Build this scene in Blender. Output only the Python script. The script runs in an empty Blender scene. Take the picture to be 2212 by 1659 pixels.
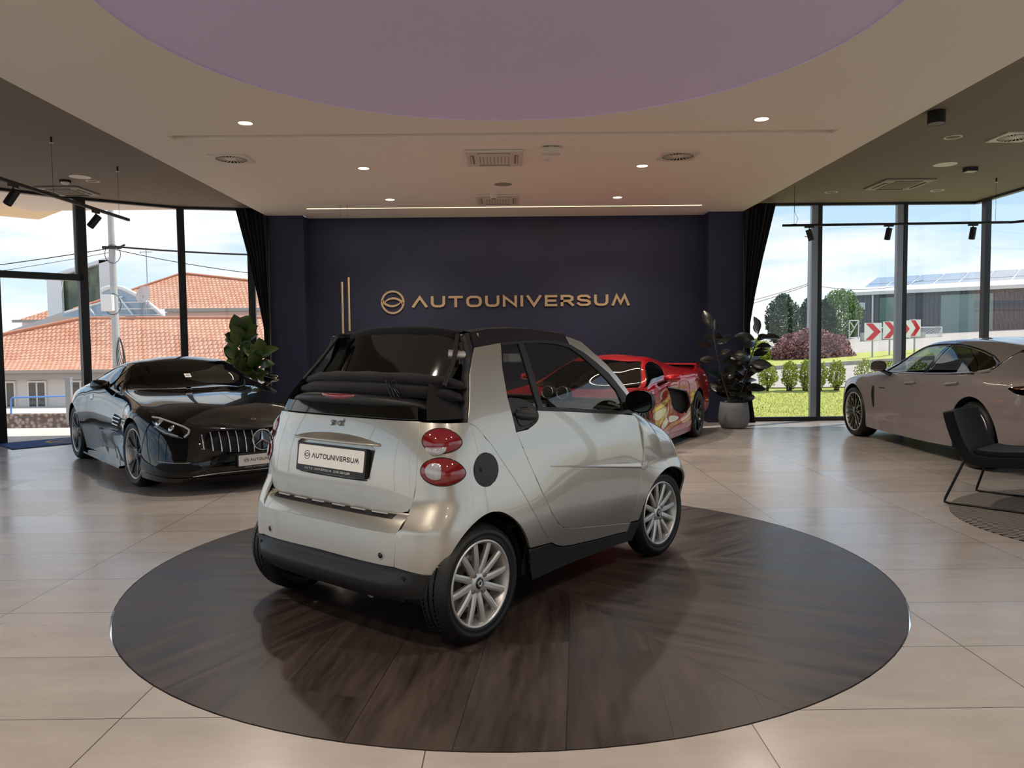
import bpy, bmesh, math, random
import numpy as np
from mathutils import Vector, Matrix
from mathutils.geometry import delaunay_2d_cdt

random.seed(7)
COL = bpy.context.scene.collection
PI = math.pi

# ------------------------------------------------------------------ materials
def lin(c):
    if isinstance(c, str):
        c = [int(c[i:i+2], 16)/255 for i in (0, 2, 4)]
    return tuple((x/12.92 if x <= .04045 else ((x+.055)/1.055)**2.4) for x in c)+(1,)

def mat(name, color, rough=.5, metal=0., coat=0., spec=.5, emit=None, estr=0., coat_rough=.03, noise=None, bump=None, trans=0., ior=1.45, sheen=0.):
    m = bpy.data.materials.new(name); m.use_nodes = True
    nt = m.node_tree; b = nt.nodes['Principled BSDF']
    b.inputs['Base Color'].default_value = lin(color)
    b.inputs['Roughness'].default_value = rough
    b.inputs['Metallic'].default_value = metal
    b.inputs['Coat Weight'].default_value = coat
    b.inputs['Coat Roughness'].default_value = coat_rough
    b.inputs['Specular IOR Level'].default_value = spec
    b.inputs['Transmission Weight'].default_value = trans
    b.inputs['IOR'].default_value = ior
    if sheen: b.inputs['Sheen Weight'].default_value = sheen
    if emit:
        b.inputs['Emission Color'].default_value = lin(emit); b.inputs['Emission Strength'].default_value = estr
    if noise:      # (second colour, scale, contrast low, contrast high)
        c2, sc, lo, hi = noise
        tc = nt.nodes.new('ShaderNodeTexCoord'); n = nt.nodes.new('ShaderNodeTexNoise'); n.inputs['Scale'].default_value = sc
        n.inputs['Detail'].default_value = 6
        r = nt.nodes.new('ShaderNodeMapRange'); r.inputs[1].default_value = lo; r.inputs[2].default_value = hi
        mx = nt.nodes.new('ShaderNodeMix'); mx.data_type = 'RGBA'
        mx.inputs[6].default_value = lin(color); mx.inputs[7].default_value = lin(c2)
        nt.links.new(tc.outputs['Object'], n.inputs['Vector']); nt.links.new(n.outputs['Fac'], r.inputs[0])
        nt.links.new(r.outputs[0], mx.inputs[0]); nt.links.new(mx.outputs[2], b.inputs['Base Color'])
    if bump:       # (scale, strength)
        tc = nt.nodes.new('ShaderNodeTexCoord'); n = nt.nodes.new('ShaderNodeTexNoise'); n.inputs['Scale'].default_value = bump[0]; n.inputs['Detail'].default_value = 5
        bp = nt.nodes.new('ShaderNodeBump'); bp.inputs['Strength'].default_value = bump[1]; bp.inputs['Distance'].default_value = .02
        nt.links.new(tc.outputs['Object'], n.inputs['Vector']); nt.links.new(n.outputs['Fac'], bp.inputs['Height']); nt.links.new(bp.outputs[0], b.inputs['Normal'])
    return m

def glass_mat(name, tint=(1, 1, 1), refl=1., rough=0.):
    """a thin pane: lets light through, mirrors by Fresnel"""
    m = bpy.data.materials.new(name); m.use_nodes = True
    nt = m.node_tree; nt.nodes.clear()
    o = nt.nodes.new('ShaderNodeOutputMaterial'); mx = nt.nodes.new('ShaderNodeMixShader')
    t = nt.nodes.new('ShaderNodeBsdfTransparent'); g = nt.nodes.new('ShaderNodeBsdfGlossy'); f = nt.nodes.new('ShaderNodeFresnel')
    t.inputs['Color'].default_value = tuple(tint)+(1,); g.inputs['Roughness'].default_value = rough; g.inputs['Color'].default_value = (refl, refl, refl, 1)
    f.inputs['IOR'].default_value = 1.5
    geo = nt.nodes.new('ShaderNodeNewGeometry'); mul = nt.nodes.new('ShaderNodeMath'); mul.operation = 'MULTIPLY'; sub = nt.nodes.new('ShaderNodeMath'); sub.operation = 'SUBTRACT'
    # same reflectance seen from either side of the pane
    ior = nt.nodes.new('ShaderNodeMath'); ior.operation = 'MULTIPLY_ADD'; ior.inputs[1].default_value = 1/1.5-1.5; ior.inputs[2].default_value = 1.5
    nt.links.new(geo.outputs['Backfacing'], ior.inputs[0])
    nt.links.new(ior.outputs[0], f.inputs['IOR'])
    ior2 = f
    # inside Blender the Fresnel node already inverts the IOR for back faces, so feed it the reciprocal there
    nt.links.new(f.outputs[0], mx.inputs[0]); nt.links.new(t.outputs[0], mx.inputs[1]); nt.links.new(g.outputs[0], mx.inputs[2])
    nt.nodes.remove(mul); nt.nodes.remove(sub)
    nt.links.new(mx.outputs[0], o.inputs['Surface'])
    return m

# ------------------------------------------------------------------ objects
def tag(o, label=None, cat=None, group=None, kind=None):
    if label: o['label'] = label
    if cat: o['category'] = cat
    if group: o['group'] = group
    if kind: o['kind'] = kind
    return o

def empty(name, loc=(0, 0, 0), rz=0., **k):
    o = bpy.data.objects.new(name, None); COL.objects.link(o)
    o.location = loc; o.rotation_euler = (0, 0, rz); o.empty_display_size = .1
    return tag(o, **k)

def copy_tree(o, parent=None):
    c = o.copy(); COL.objects.link(c)
    if parent: c.parent = parent
    for ch in list(o.children): copy_tree(ch, c)
    return c

class MB:
    """collects shapes; build() links them as one mesh object"""
    def __init__(s): s.v, s.f, s.sm = [], [], []
    def add(s, vs, fs, smooth=False):
        b = len(s.v); s.v += [tuple(v) for v in vs]
        for f in fs: s.f.append([b+i for i in f]); s.sm.append(smooth)
        return s
    def box(s, c, d, R=None):
        x, y, z = d[0]/2, d[1]/2, d[2]/2
        vs = [Vector((i*x, j*y, k*z)) for i in (-1, 1) for j in (-1, 1) for k in (-1, 1)]
        if R is not None: vs = [R @ v for v in vs]
        vs = [v+Vector(c) for v in vs]
        return s.add(vs, [(0, 1, 3, 2), (4, 6, 7, 5), (0, 4, 5, 1), (2, 3, 7, 6), (0, 2, 6, 4), (1, 5, 7, 3)])
    def bar(s, a, b, w, h, up=(0, 0, 1)):
        a, b = Vector(a), Vector(b); d = (b-a); L = d.length; d.normalize(); u = Vector(up)
        x = d.cross(u)
        if x.length < 1e-4: x = d.cross(Vector((0, 1, 0)))
        x.normalize(); u = x.cross(d)
        R = Matrix((x, d, u)).transposed()
        return s.box((a+b)/2, (w, L, h), R)
    def tube(s, pts, r, n=8, closed=False, caps=True):
        P = [Vector(p) for p in pts]; N = len(P)
        rs = r if isinstance(r, (list, tuple)) else [r]*N
        rings = []; prev = None
        for i, p in enumerate(P):
            if closed: t = P[(i+1) % N]-P[i-1]
            else: t = P[min(i+1, N-1)]-P[max(i-1, 0)]
            t.normalize()
            if prev is None:
                a = t.cross(Vector((0, 0, 1)))
                if a.length < .01: a = t.cross(Vector((0, 1, 0)))
            else: a = prev-t*prev.dot(t)
            a.normalize(); prev = a; b = t.cross(a)
            rings.append([p+(a*math.cos(q*2*PI/n)+b*math.sin(q*2*PI/n))*rs[i] for q in range(n)])
        vs = [v for rg in rings for v in rg]; fs = []
        for i in range(N if closed else N-1):
            j = (i+1) % N
            for q in range(n): fs.append((i*n+q, i*n+(q+1) % n, j*n+(q+1) % n, j*n+q))
        s.add(vs, fs, True)
        if caps and not closed:
            s.add(rings[0], [list(range(n))[::-1]]); s.add(rings[-1], [list(range(n))])
        return s
    def lathe(s, prof, c=(0, 0, 0), n=32, axis='Z', R=None, smooth=True, close=False):
        """prof: (r, h) pairs turned around an axis through c"""
        vs = []; fs = []
        for (r, h) in prof:
            for q in range(n):
                a = q*2*PI/n
                v = Vector((r*math.cos(a), r*math.sin(a), h))
                if axis == 'Y': v = Vector((v.x, v.z, v.y))
                if axis == 'X': v = Vector((v.z, v.x, v.y))
                if R is not None: v = R @ v
                vs.append(v+Vector(c))
        m = len(prof)
        for i in range(m if close else m-1):
            k = (i+1) % m
            for q in range(n): fs.append((i*n+q, i*n+(q+1) % n, k*n+(q+1) % n, k*n+q))
        return s.add(vs, fs, smooth)
    def prism(s, poly, z0, z1, T=None, caps=True):
        """2-D outline raised from z0 to z1, T maps (x, y, z)"""
        n = len(poly); T = T or (lambda x, y, z: (x, y, z))
        a = [T(x, y, z0) for x, y in poly]; b = [T(x, y, z1) for x, y in poly]
        fs = [(i, (i+1) % n, n+(i+1) % n, n+i) for i in range(n)]
        s.add(a+b, fs)
        if caps:
            tri = tess(poly)
            s.add(a, [t[::-1] for t in tri]); s.add(b, tri)
        return s
    def grid(s, F, us, vs, smooth=True, flip=False):
        n, m = len(us), len(vs)
        P = [F(u, v) for u in us for v in vs]
        fs = [(i*m+j, (i+1)*m+j, (i+1)*m+j+1, i*m+j+1) for i in range(n-1) for j in range(m-1)]
        if flip: fs = [f[::-1] for f in fs]
        return s.add(P, fs, smooth)
    def build(s, name, m, parent=None, bevel=0., seg=2, weld=False, recalc=True, auto=None):
        me = bpy.data.meshes.new(name); me.from_pydata(s.v, [], s.f)
        for p, k in zip(me.polygons, s.sm): p.use_smooth = k
        if weld or recalc:
            bm = bmesh.new(); bm.from_mesh(me)
            if weld: bmesh.ops.remove_doubles(bm, verts=bm.verts, dist=1e-5)
            if recalc: bmesh.ops.recalc_face_normals(bm, faces=bm.faces)
            bm.to_mesh(me); bm.free()
        for mm in (m if isinstance(m, (list, tuple)) else [m]): me.materials.append(mm)
        o = bpy.data.objects.new(name, me); COL.objects.link(o)
        if parent: o.parent = parent
        if bevel:
            b = o.modifiers.new('bevel', 'BEVEL'); b.width = bevel; b.segments = seg; b.limit_method = 'ANGLE'; b.angle_limit = .6
        return o

def tess(poly):
    vs = [Vector(p) for p in poly]
    n = len(vs)
    r = delaunay_2d_cdt(vs, [(i, (i+1) % n) for i in range(n)], [], 1, 1e-6)
    mp = {i: (o[0] if o else None) for i, o in enumerate(r[3])}
    out = []
    for f in r[2]:
        g = [mp[i] for i in f]
        if None in g: continue
        a, b, c = (vs[g[0]], vs[g[1]], vs[g[2]])
        if (b-a).cross(c-a) < 0: g = g[::-1]
        out.append(tuple(g))
    return out

def tessh(loops):
    """triangles of an outline with holes -> (points, triangles)"""
    vs, es, k = [], [], 0
    for lp in loops:
        n = len(lp); vs += [Vector(p) for p in lp]; es += [(k+i, k+(i+1) % n) for i in range(n)]; k += n
    r = delaunay_2d_cdt(vs, es, [], 0, 1e-7)
    P = [tuple(v) for v in r[0]]; T = []
    for f in r[2]:
        c = (sum(P[i][0] for i in f)/3, sum(P[i][1] for i in f)/3)
        if sum(inpoly(c, lp) for lp in loops) % 2:
            a, b, d = [P[i] for i in f]
            T.append(tuple(f) if (b[0]-a[0])*(d[1]-a[1])-(b[1]-a[1])*(d[0]-a[0]) > 0 else tuple(f)[::-1])
    return P, T

def inpoly(p, poly):
    x, y = p; r = False; j = len(poly)-1
    for i in range(len(poly)):
        xi, yi = poly[i]; xj, yj = poly[j]
        if (yi > y) != (yj > y) and x < (xj-xi)*(y-yi)/(yj-yi)+xi: r = not r
        j = i
    return r

def dens(poly, step, closed=True):
    out = []; n = len(poly)
    for i in range(n if closed else n-1):
        a, b = np.array(poly[i]), np.array(poly[(i+1) % n]); L = np.hypot(*(b-a)); k = max(1, int(math.ceil(L/step)))
        for q in range(k): out.append(tuple(a+(b-a)*q/k))
    if not closed: out.append(tuple(poly[-1]))
    return out

def smooth_poly(poly, corners=(), it=2):
    """Chaikin rounding that keeps the listed corner indices sharp"""
    P = [(tuple(p), i in corners) for i, p in enumerate(poly)]
    for _ in range(it):
        Q = []; n = len(P)
        for i in range(n):
            (p, s), (a, _s), (b, _t) = P[i], P[i-1], P[(i+1) % n]
            if s: Q.append((p, True))
            else:
                Q.append(((p[0]*.75+a[0]*.25, p[1]*.75+a[1]*.25), False)); Q.append(((p[0]*.75+b[0]*.25, p[1]*.75+b[1]*.25), False))
        P = Q
    return [p for p, s in P]

def smooth_open(poly, it=2):
    P = [tuple(p) for p in poly]
    for _ in range(it):
        Q = [P[0]]
        for a, b in zip(P[:-1], P[1:]):
            Q.append((a[0]*.75+b[0]*.25, a[1]*.75+b[1]*.25)); Q.append((a[0]*.25+b[0]*.75, a[1]*.25+b[1]*.75))
        P = Q+[P[-1]]
    return P

def area2(poly): return sum(poly[i-1][0]*poly[i][1]-poly[i][0]*poly[i-1][1] for i in range(len(poly)))
def inset(poly, d):
    n = len(poly); sg = 1 if area2(poly) > 0 else -1; out = []
    for i in range(n):
        p = np.array(poly[i]); a = np.array(poly[i-1]); b = np.array(poly[(i+1) % n])
        e1 = p-a; e2 = b-p; l1 = np.hypot(*e1) or 1; l2 = np.hypot(*e2) or 1; e1 = e1/l1; e2 = e2/l2
        n1 = np.array((-e1[1], e1[0]))*sg; n2 = np.array((-e2[1], e2[0]))*sg; m = n1+n2; q = m@m
        m = m*2/q if q > .3 else n1
        out.append(tuple(p+m*d))
    return out

def panel(name, S, outer, m, parent, holes=(), step=.045, gap=.0022, depth=.014, lift=0., both=True, rim=.0022, flipn=False, label=None):
    """a sheet cut out of the surface S(a, b) along an outline given in (a, b), with turned-in edges and the surface's own normals.
    both: also its mirror image on the other flank (y -> -y).  Returns the objects."""
    loops = [dens(inset(list(outer), gap), step)]+[dens(inset(list(h), -gap), step) for h in holes]
    A = np.array(loops[0]); lo, hi = A.min(0), A.max(0)
    pts = []
    allb = np.array([p for lp in loops for p in lp])
    k = 0; y = lo[1]+step*.5
    while y < hi[1]:
        x = lo[0]+step*(.25 if k % 2 else .75)
        while x < hi[0]:
            if inpoly((x, y), loops[0]) and not any(inpoly((x, y), h) for h in loops[1:]) and np.min(np.hypot(allb[:, 0]-x, allb[:, 1]-y)) > step*.45:
                pts.append((x, y))
            x += step
        y += step*.866; k += 1
    vs, es = [], []
    for lp in loops:
        b = len(vs); n = len(lp); vs += lp; es += [(b+i, b+(i+1) % n) for i in range(n)]
    nb = len(vs); vs += pts
    r = delaunay_2d_cdt([Vector(v) for v in vs], es, [], 0, 1e-7)
    V2 = np.array([tuple(v) for v in r[0]]); F = []
    for f in r[2]:
        c = V2[list(f)].mean(0)
        if inpoly(c, loops[0]) and not any(inpoly(c, h) for h in loops[1:]): F.append(list(f))
    e = 2e-4
    def ev(a, b):
        P = S(a, b); du = S(a+e, b)-S(a-e, b); dv = S(a, b+e)-S(a, b-e)
        N = np.cross(du, dv); L = np.linalg.norm(N, axis=-1, keepdims=True); N = N/np.where(L < 1e-12, 1, L)
        return P, (-N if flipn else N)
    P, N = ev(V2[:, 0], V2[:, 1]); P = P+N*lift
    V = list(P); NN = list(N)
    # orient
    out = []
    for f in F:
        a, b, c = f; g = np.cross(P[b]-P[a], P[c]-P[a])
        out.append([a, b, c] if g@(N[a]+N[b]+N[c]) >= 0 else [a, c, b])
    # turned edges: walk the border edges
    ed = {}
    for f in out:
        for i in range(3): ed[(f[i], f[(i+1) % 3])] = 1
    bord = [k2 for k2 in ed if (k2[1], k2[0]) not in ed]
    nxt = {a: b for a, b in bord}; prv = {b: a for a, b in bord}
    r1, r2 = {}, {}
    if depth > 0:
        for v in nxt:
            if v not in prv: continue
            t = P[nxt[v]]-P[prv[v]]; t = t/(np.linalg.norm(t) or 1)
            o = np.cross(t, N[v]); o = o/(np.linalg.norm(o) or 1)
            r1[v] = len(V); V.append(P[v]+o*rim-N[v]*rim); n1 = N[v]*.3+o; NN.append(n1/np.linalg.norm(n1))
            r2[v] = len(V); V.append(P[v]+o*rim-N[v]*depth); NN.append(o)
        for a, b in bord:
            if a in r1 and b in r1:
                out += [[a, r1[a], r1[b], b], [r1[a], r2[a], r2[b], r1[b]]]
    objs = []
    for sgn in ((1, -1) if both else (1,)):
        me = bpy.data.meshes.new(name)
        vv = [(float(p[0]), float(p[1])*sgn, float(p[2])) for p in V]; nn = [(float(p[0]), float(p[1])*sgn, float(p[2])) for p in NN]
        ff = out if sgn == 1 else [f[::-1] for f in out]
        me.from_pydata(vv, [], ff); me.update()
        me.polygons.foreach_set('use_smooth', [True]*len(me.polygons))
        me.normals_split_custom_set_from_vertices(nn)
        me.materials.append(m)
        o = bpy.data.objects.new(name, me); COL.objects.link(o); o.parent = parent
        if label: o['label'] = label
        objs.append(o)
    return objs

def mirror_y(o):
    """the same part on the other flank"""
    c = o.copy(); c.data = o.data.copy(); COL.objects.link(c); c.parent = o.parent
    me = c.data
    for v in me.vertices: v.co.y *= -1
    me.flip_normals(); c.location.y *= -1
    return c

# the showroom lettering, drawn as strokes on a 0..1 high grid (wide grotesque capitals, the A without a bar)
def stroke_letters(text, size, T, thick=.16, z0=0., z1=.02, track=.26, wide=1.0):
    G = {
     'A': (1.05, [[(0, 0), (.525, 1), (1.05, 0)]]),
     'B': (.8, [[(0, 0), (0, 1), (.55, 1), (.72, .88), (.72, .66), (.55, .53), (0, .53)], [(.55, .53), (.8, .4), (.8, .14), (.62, 0), (0, 0)]]),
     'C': (.9, [[(.9, .82), (.75, 1), (.22, 1), (0, .78), (0, .22), (.22, 0), (.75, 0), (.9, .18)]]),
     'D': (.95, [[(0, 0), (0, 1), (.65, 1), (.95, .72), (.95, .28), (.65, 0), (0, 0)]]),
     'E': (.8, [[(.8, 1), (0, 1), (0, 0), (.8, 0)], [(0, .5), (.72, .5)]]),
     'I': (.0, [[(0, 0), (0, 1)]]),
     'L': (.7, [[(0, 1), (0, 0), (.7, 0)]]),
     'M': (1.25, [[(0, 0), (.3, 1), (.62, .15), (.95, 1), (1.25, 0)]]),
     'N': (.95, [[(0, 0), (0, 1), (.95, 0), (.95, 1)]]),
     'O': (1.05, [[(.28, 0), (.77, 0), (.97, .12), (1.05, .35), (1.05, .65), (.97, .88), (.77, 1), (.28, 1), (.08, .88), (0, .65), (0, .35), (.08, .12), (.28, 0)]]),
     'R': (.85, [[(0, 0), (0, 1), (.62, 1), (.83, .86), (.83, .6), (.62, .45), (0, .45)], [(.5, .45), (.87, 0)]]),
     'S': (.9, [[(.88, .84), (.72, 1), (.2, 1), (.02, .88), (.02, .66), (.18, .54), (.72, .47), (.9, .34), (.9, .13), (.72, 0), (.18, 0), (0, .16)]]),
     'T': (.95, [[(0, 1), (.95, 1)], [(.475, 1), (.475, 0)]]),
     'U': (.95, [[(0, 1), (0, .3), (.09, .09), (.28, 0), (.67, 0), (.86, .09), (.95, .3), (.95, 1)]]),
     'V': (1.0, [[(0, 1), (.5, 0), (1.0, 1)]]),
     ' ': (.4, [])}
    mb = MB(); x = 0; h = thick/2; res = []
    for ch in text:
        w, st = G[ch]
        res.append((x, w, st)); x += (w+track+thick)*wide
    tot = x-(track+thick)*wide
    cnt = 0
    for (x0, w, st) in res:
        for s in st:
            cnt += 1; z1_ = z1+(cnt % 4)*min(.0004, (z1-z0)*.08)
            P = [((x0+p[0]*wide), h+p[1]*(1-2*h)) for p in s]
            closed = P[0] == P[-1]
            if closed: P = P[:-1]
            n = len(P); L, Rr = [], []
            for i in range(n):
                a = P[i-1] if (i or closed) else None; b = P[(i+1) % n] if (i < n-1 or closed) else None
                d1 = np.array(P[i])-np.array(a) if a is not None else np.array(b)-np.array(P[i])
                d2 = np.array(b)-np.array(P[i]) if b is not None else d1
                d1 = d1/np.hypot(*d1); d2 = d2/np.hypot(*d2)
                m = d1+d2; q = np.hypot(*m)
                m = m/q if q > .1 else d1
                nn = np.array((-m[1], m[0])); c = max(.45, abs(nn@np.array((-d1[1], d1[0]))))
                p = np.array(P[i]); 
                if a is None: p = p-d1*(h if abs(d1[0]) > abs(d1[1]) else h)
                if b is None: p = p+d1*h
                L.append(tuple(p+nn*h/c)); Rr.append(tuple(p-nn*h/c))
            m2 = n if closed else n-1
            for i in range(m2):
                j = (i+1) % n
                q = [L[i], Rr[i], Rr[j], L[j]]
                q = [((px-tot/2)*size, (py-.5)*size) for px, py in q]
                mb.add([T(px, py, z1_) for px, py in q], [(0, 1, 2, 3)])
                if z1-z0 > .004:
                    mb.add([T(px, py, z) for z in (z0, z1_) for px, py in q], [(0, 3, 7, 4), (1, 5, 6, 2), (0, 4, 5, 1), (2, 6, 7, 3)])
    return mb, tot*size

def emblem(mb, r, T, z0, z1, th=.16):
    """ring with two lens arcs across it"""
    n = 48
    def band(pts_o, pts_i, closed):
        m = len(pts_o)
        for i in range(m if closed else m-1):
            j = (i+1) % m; q = [pts_o[i], pts_i[i], pts_i[j], pts_o[j]]
            mb.add([T(x, y, z1) for x, y in q], [(0, 1, 2, 3)])
            if z1-z0 > .004: mb.add([T(x, y, z) for z in (z0, z1) for x, y in q], [(0, 3, 7, 4), (1, 5, 6, 2)])
    ang = [i*2*PI/n for i in range(n)]
    band([(r*math.cos(a), r*math.sin(a)) for a in ang], [(r*(1-th)*math.cos(a), r*(1-th)*math.sin(a)) for a in ang], True)
    up = [(-.70, -.02), (-.60, .14), (-.45, .27), (-.25, .37), (0, .42), (.25, .40), (.48, .33), (.68, .22), (.84, .08), (.93, -.10)]
    dn = [(-.66, -.05), (-.52, .08), (-.38, .16), (-.2, .22), (0, .245), (.22, .23), (.42, .16), (.58, .06), (.72, -.08), (.80, -.24)]
    for sg in (1, -1): band([(x*r*sg, y*r*sg) for x, y in up], [(x*r*sg, y*r*sg) for x, y in dn], False)
# ---------------------------------------------------------------- city car body surface (numpy only)
def _pl(x, xs, ys):
    """monotone-ish cubic (Catmull-Rom on a table)"""
    xs = np.asarray(xs, float); ys = np.asarray(ys, float)
    x = np.clip(np.asarray(x, float), xs[0], xs[-1])
    i = np.clip(np.searchsorted(xs, x, side='right')-1, 0, len(xs)-2)
    d = np.diff(ys)/np.diff(xs)
    m = np.concatenate([[d[0]], (d[:-1]+d[1:])/2, [d[-1]]])
    for k in range(len(d)):
        if d[k] == 0: m[k] = m[k+1] = 0
    h = xs[i+1]-xs[i]; t = (x-xs[i])/h
    return ((2*t**3-3*t**2+1)*ys[i]+(t**3-2*t**2+t)*h*m[i]+(-2*t**3+3*t**2)*ys[i+1]+(t**3-t**2)*h*m[i+1])
def _ss(a, b, x):
    t = np.clip((x-a)/(b-a), 0, 1); return t*t*(3-2*t)
XK, AC, NC = .10, 1.05, 4.0
_ph = np.linspace(0, np.pi/2, 400)
_cx = np.cos(_ph)**(2/NC)*.42; _cy = np.sin(_ph)**(2/NC)*.75
_al = np.concatenate([[0], np.cumsum(np.hypot(np.diff(_cx), np.diff(_cy)))]); _al /= _al[-1]
def sm_w(x, z, kind):
    b = _pl(z, [.16,.3,.42,.55,.68,.82,.95,1.05,1.2,1.35,1.5,1.6], [.70,.722,.735,.742,.744,.734,.708,.680,.630,.578,.520,.48])
    rear = .038*(1-_ss(.25, .95, x))*(1-_ss(.50, .86, z))
    tuck = -.030*_ss(.05,.5,x)*(1-_ss(1.35,1.75,x))*(1-_ss(.2,.5,z))
    front = .022*_ss(1.3, 1.8, x)*(1-_ss(.55,.85,z))
    return b+rear+tuck+front
def sm_xr(z, kind):
    up = _pl(z, [.2,.62,.80,.907,1.06,1.2,1.5], [-.29,-.29,-.281,-.266,-.222,-.16,.06])
    lo = _pl(z, [.1,.2,.3,.45,.56,.62,1.5], [-.33,-.352,-.365,-.368,-.358,-.35,-.35])
    if kind == 'gate': return up
    if kind == 'bump': return lo
    k = _ss(.56, .72, z)
    return lo*(1-k)+up*k
def sm_surf(s, z, kind='side'):
    """s: metres along the plan outline from the rear centre, z height -> right-hand side (y<0)"""
    s = np.asarray(s, float); z = np.asarray(z, float)
    t = np.clip(s/AC, 0, 1)
    ph = np.interp(t, _al, _ph)
    xr = sm_xr(z, kind); w0 = sm_w(np.full_like(z, XK), z, kind)
    c = np.clip(np.cos(ph), 0, 1)**(2/NC); sn = np.clip(np.sin(ph), 0, 1)**(2/NC)
    x = XK-(XK-xr)*c; y = w0*sn
    xs = XK+(s-AC)
    side = s > AC
    x = np.where(side, xs, x); y = np.where(side, sm_w(xs, z, kind), y)
    return np.stack([x, -y, z], -1)
# nose: x stations, t from the sill (t=z up to ZB) over the wing to the bonnet centre
ZB, XN, XF = .66, 1.78, 2.36
def sm_zt(x):
    return _pl(x, [1.4,1.6,1.75,1.9,2.05,2.15,2.24,2.31,2.36], [1.07,1.05,1.03,.985,.92,.86,.79,.70,.60])
def sm_nose(x, t):
    x = np.asarray(x, float); t = np.asarray(t, float)
    a = np.clip((t-ZB)/.60, 0, 1)*np.pi/2
    n = _pl(x, [1.5, 1.8], [4.5, 2.6])
    w = sm_w(np.minimum(x, 2.0), np.minimum(t, ZB), 'side')
    w = w+.055*np.exp(-((x-2.0)/.26)**2)*(1-_ss(.48,.70,t))-.035*_ss(1.6,2.0,x)*_ss(.55,.75,t)
    k = np.clip((x-XN)/(XF-XN), 0, 1)
    w = w*(1-k**2.9)**(1/2.9)
    zt = sm_zt(x)
    hi = t > ZB
    y = np.where(hi, w*np.clip(np.cos(a), 0, 1)**(2/n), w)
    z = np.where(hi, ZB+(zt-ZB)*np.sin(a)**(2/n), t*np.minimum(1, zt/ZB))
    return np.stack([x, -y, z], -1)
# ---------------------------------------------------------------- body grids of the other cars: rows from the sill to the centre line, columns tail -> nose
def grid_surface(rows):
    G = np.array(rows, float)          # [row, col, 3]
    nr, nc = G.shape[:2]
    E = np.concatenate([2*G[:1]-G[1:2], G, 2*G[-1:]-G[-2:-1]], 0); E = np.concatenate([2*E[:, :1]-E[:, 1:2], E, 2*E[:, -1:]-E[:, -2:-1]], 1)
    # mirror rule across the centre line keeps the crown and the ends smooth
    E[-1] = E[-3]*np.array((1, -1, 1)); E[:, 0] = E[:, 2]*np.array((1, -1, 1)); E[:, -1] = E[:, -3]*np.array((1, -1, 1))
    def w(t): return [(-t+2*t*t-t**3)/2, (2-5*t*t+3*t**3)/2, (t+4*t*t-3*t**3)/2, (-t*t+t**3)/2]
    def S(u, v):
        u = np.asarray(u, float); v = np.asarray(v, float)
        iu = np.clip(np.floor(u).astype(int), 0, nc-2); iv = np.clip(np.floor(v).astype(int), 0, nr-2)
        wu, wv = w(u-iu), w(v-iv); P = 0
        for a in range(4):
            for b in range(4): P = P+(wv[a]*wu[b])[..., None]*E[iv+a, iu+b]
        P = P.copy(); P[..., 1] *= -1
        return P
    return S
GT_ROWS = [
 [(-.80,0,.28),(-.72,.60,.26),(-.42,.86,.22),(0,.94,.20),(.45,.87,.17),(.9,.84,.16),(1.3,.835,.16),(1.75,.84,.16),(2.2,.87,.16),(2.63,.95,.16),(3.1,.93,.14),(3.38,.78,.12),(3.54,.42,.12),(3.60,0,.12)],
 [(-.88,0,.38),(-.80,.62,.38),(-.45,.90,.36),(0,.975,.36),(.45,.905,.32),(.9,.865,.31),(1.3,.86,.31),(1.75,.865,.31),(2.2,.90,.31),(2.63,.97,.32),(3.1,.945,.28),(3.42,.80,.24),(3.60,.44,.22),(3.66,0,.22)],
 [(-.92,0,.52),(-.84,.63,.54),(-.45,.90,.55),(0,.985,.56),(.45,.945,.52),(.9,.905,.50),(1.3,.90,.5),(1.75,.905,.5),(2.2,.925,.5),(2.63,.975,.54),(3.1,.92,.46),(3.42,.76,.38),(3.60,.42,.35),(3.66,0,.35)],
 [(-.93,0,.68),(-.84,.62,.70),(-.45,.86,.74),(0,.955,.75),(.45,.945,.72),(.9,.92,.70),(1.3,.91,.70),(1.75,.91,.69),(2.2,.92,.68),(2.63,.95,.72),(3.1,.87,.62),(3.40,.70,.53),(3.57,.40,.49),(3.63,0,.48)],
 [(-.93,0,.84),(-.80,.58,.85),(-.45,.78,.86),(0,.85,.90),(.45,.86,.915),(.9,.855,.915),(1.25,.85,.91),(1.6,.845,.895),(2.05,.85,.855),(2.63,.865,.80),(3.1,.78,.71),(3.37,.63,.64),(3.52,.36,.60),(3.59,0,.585)],
 [(-.90,0,.88),(-.76,.50,.90),(-.45,.54,.935),(0,.58,1.03),(.45,.595,1.13),(.9,.60,1.19),(1.25,.59,1.19),(1.5,.645,1.075),(1.75,.745,.945),(2.55,.70,.845),(3.1,.60,.755),(3.35,.48,.68),(3.50,.28,.63),(3.56,0,.61)],
 [(-.89,0,.885),(-.74,.30,.92),(-.45,.33,1.0),(0,.34,1.12),(.45,.34,1.22),(.9,.34,1.255),(1.25,.34,1.255),(1.6,.37,1.125),(1.93,.41,.952),(2.6,.37,.88),(3.1,.32,.80),(3.35,.26,.70),(3.48,.15,.64),(3.54,0,.62)],
 [(-.88,0,.89),(-.73,0,.93),(-.45,0,1.01),(0,0,1.14),(.45,0,1.245),(.9,0,1.285),(1.25,0,1.28),(1.65,0,1.14),(2.02,0,.965),(2.6,0,.895),(3.1,0,.80),(3.35,0,.71),(3.47,0,.65),(3.53,0,.625)]]

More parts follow.
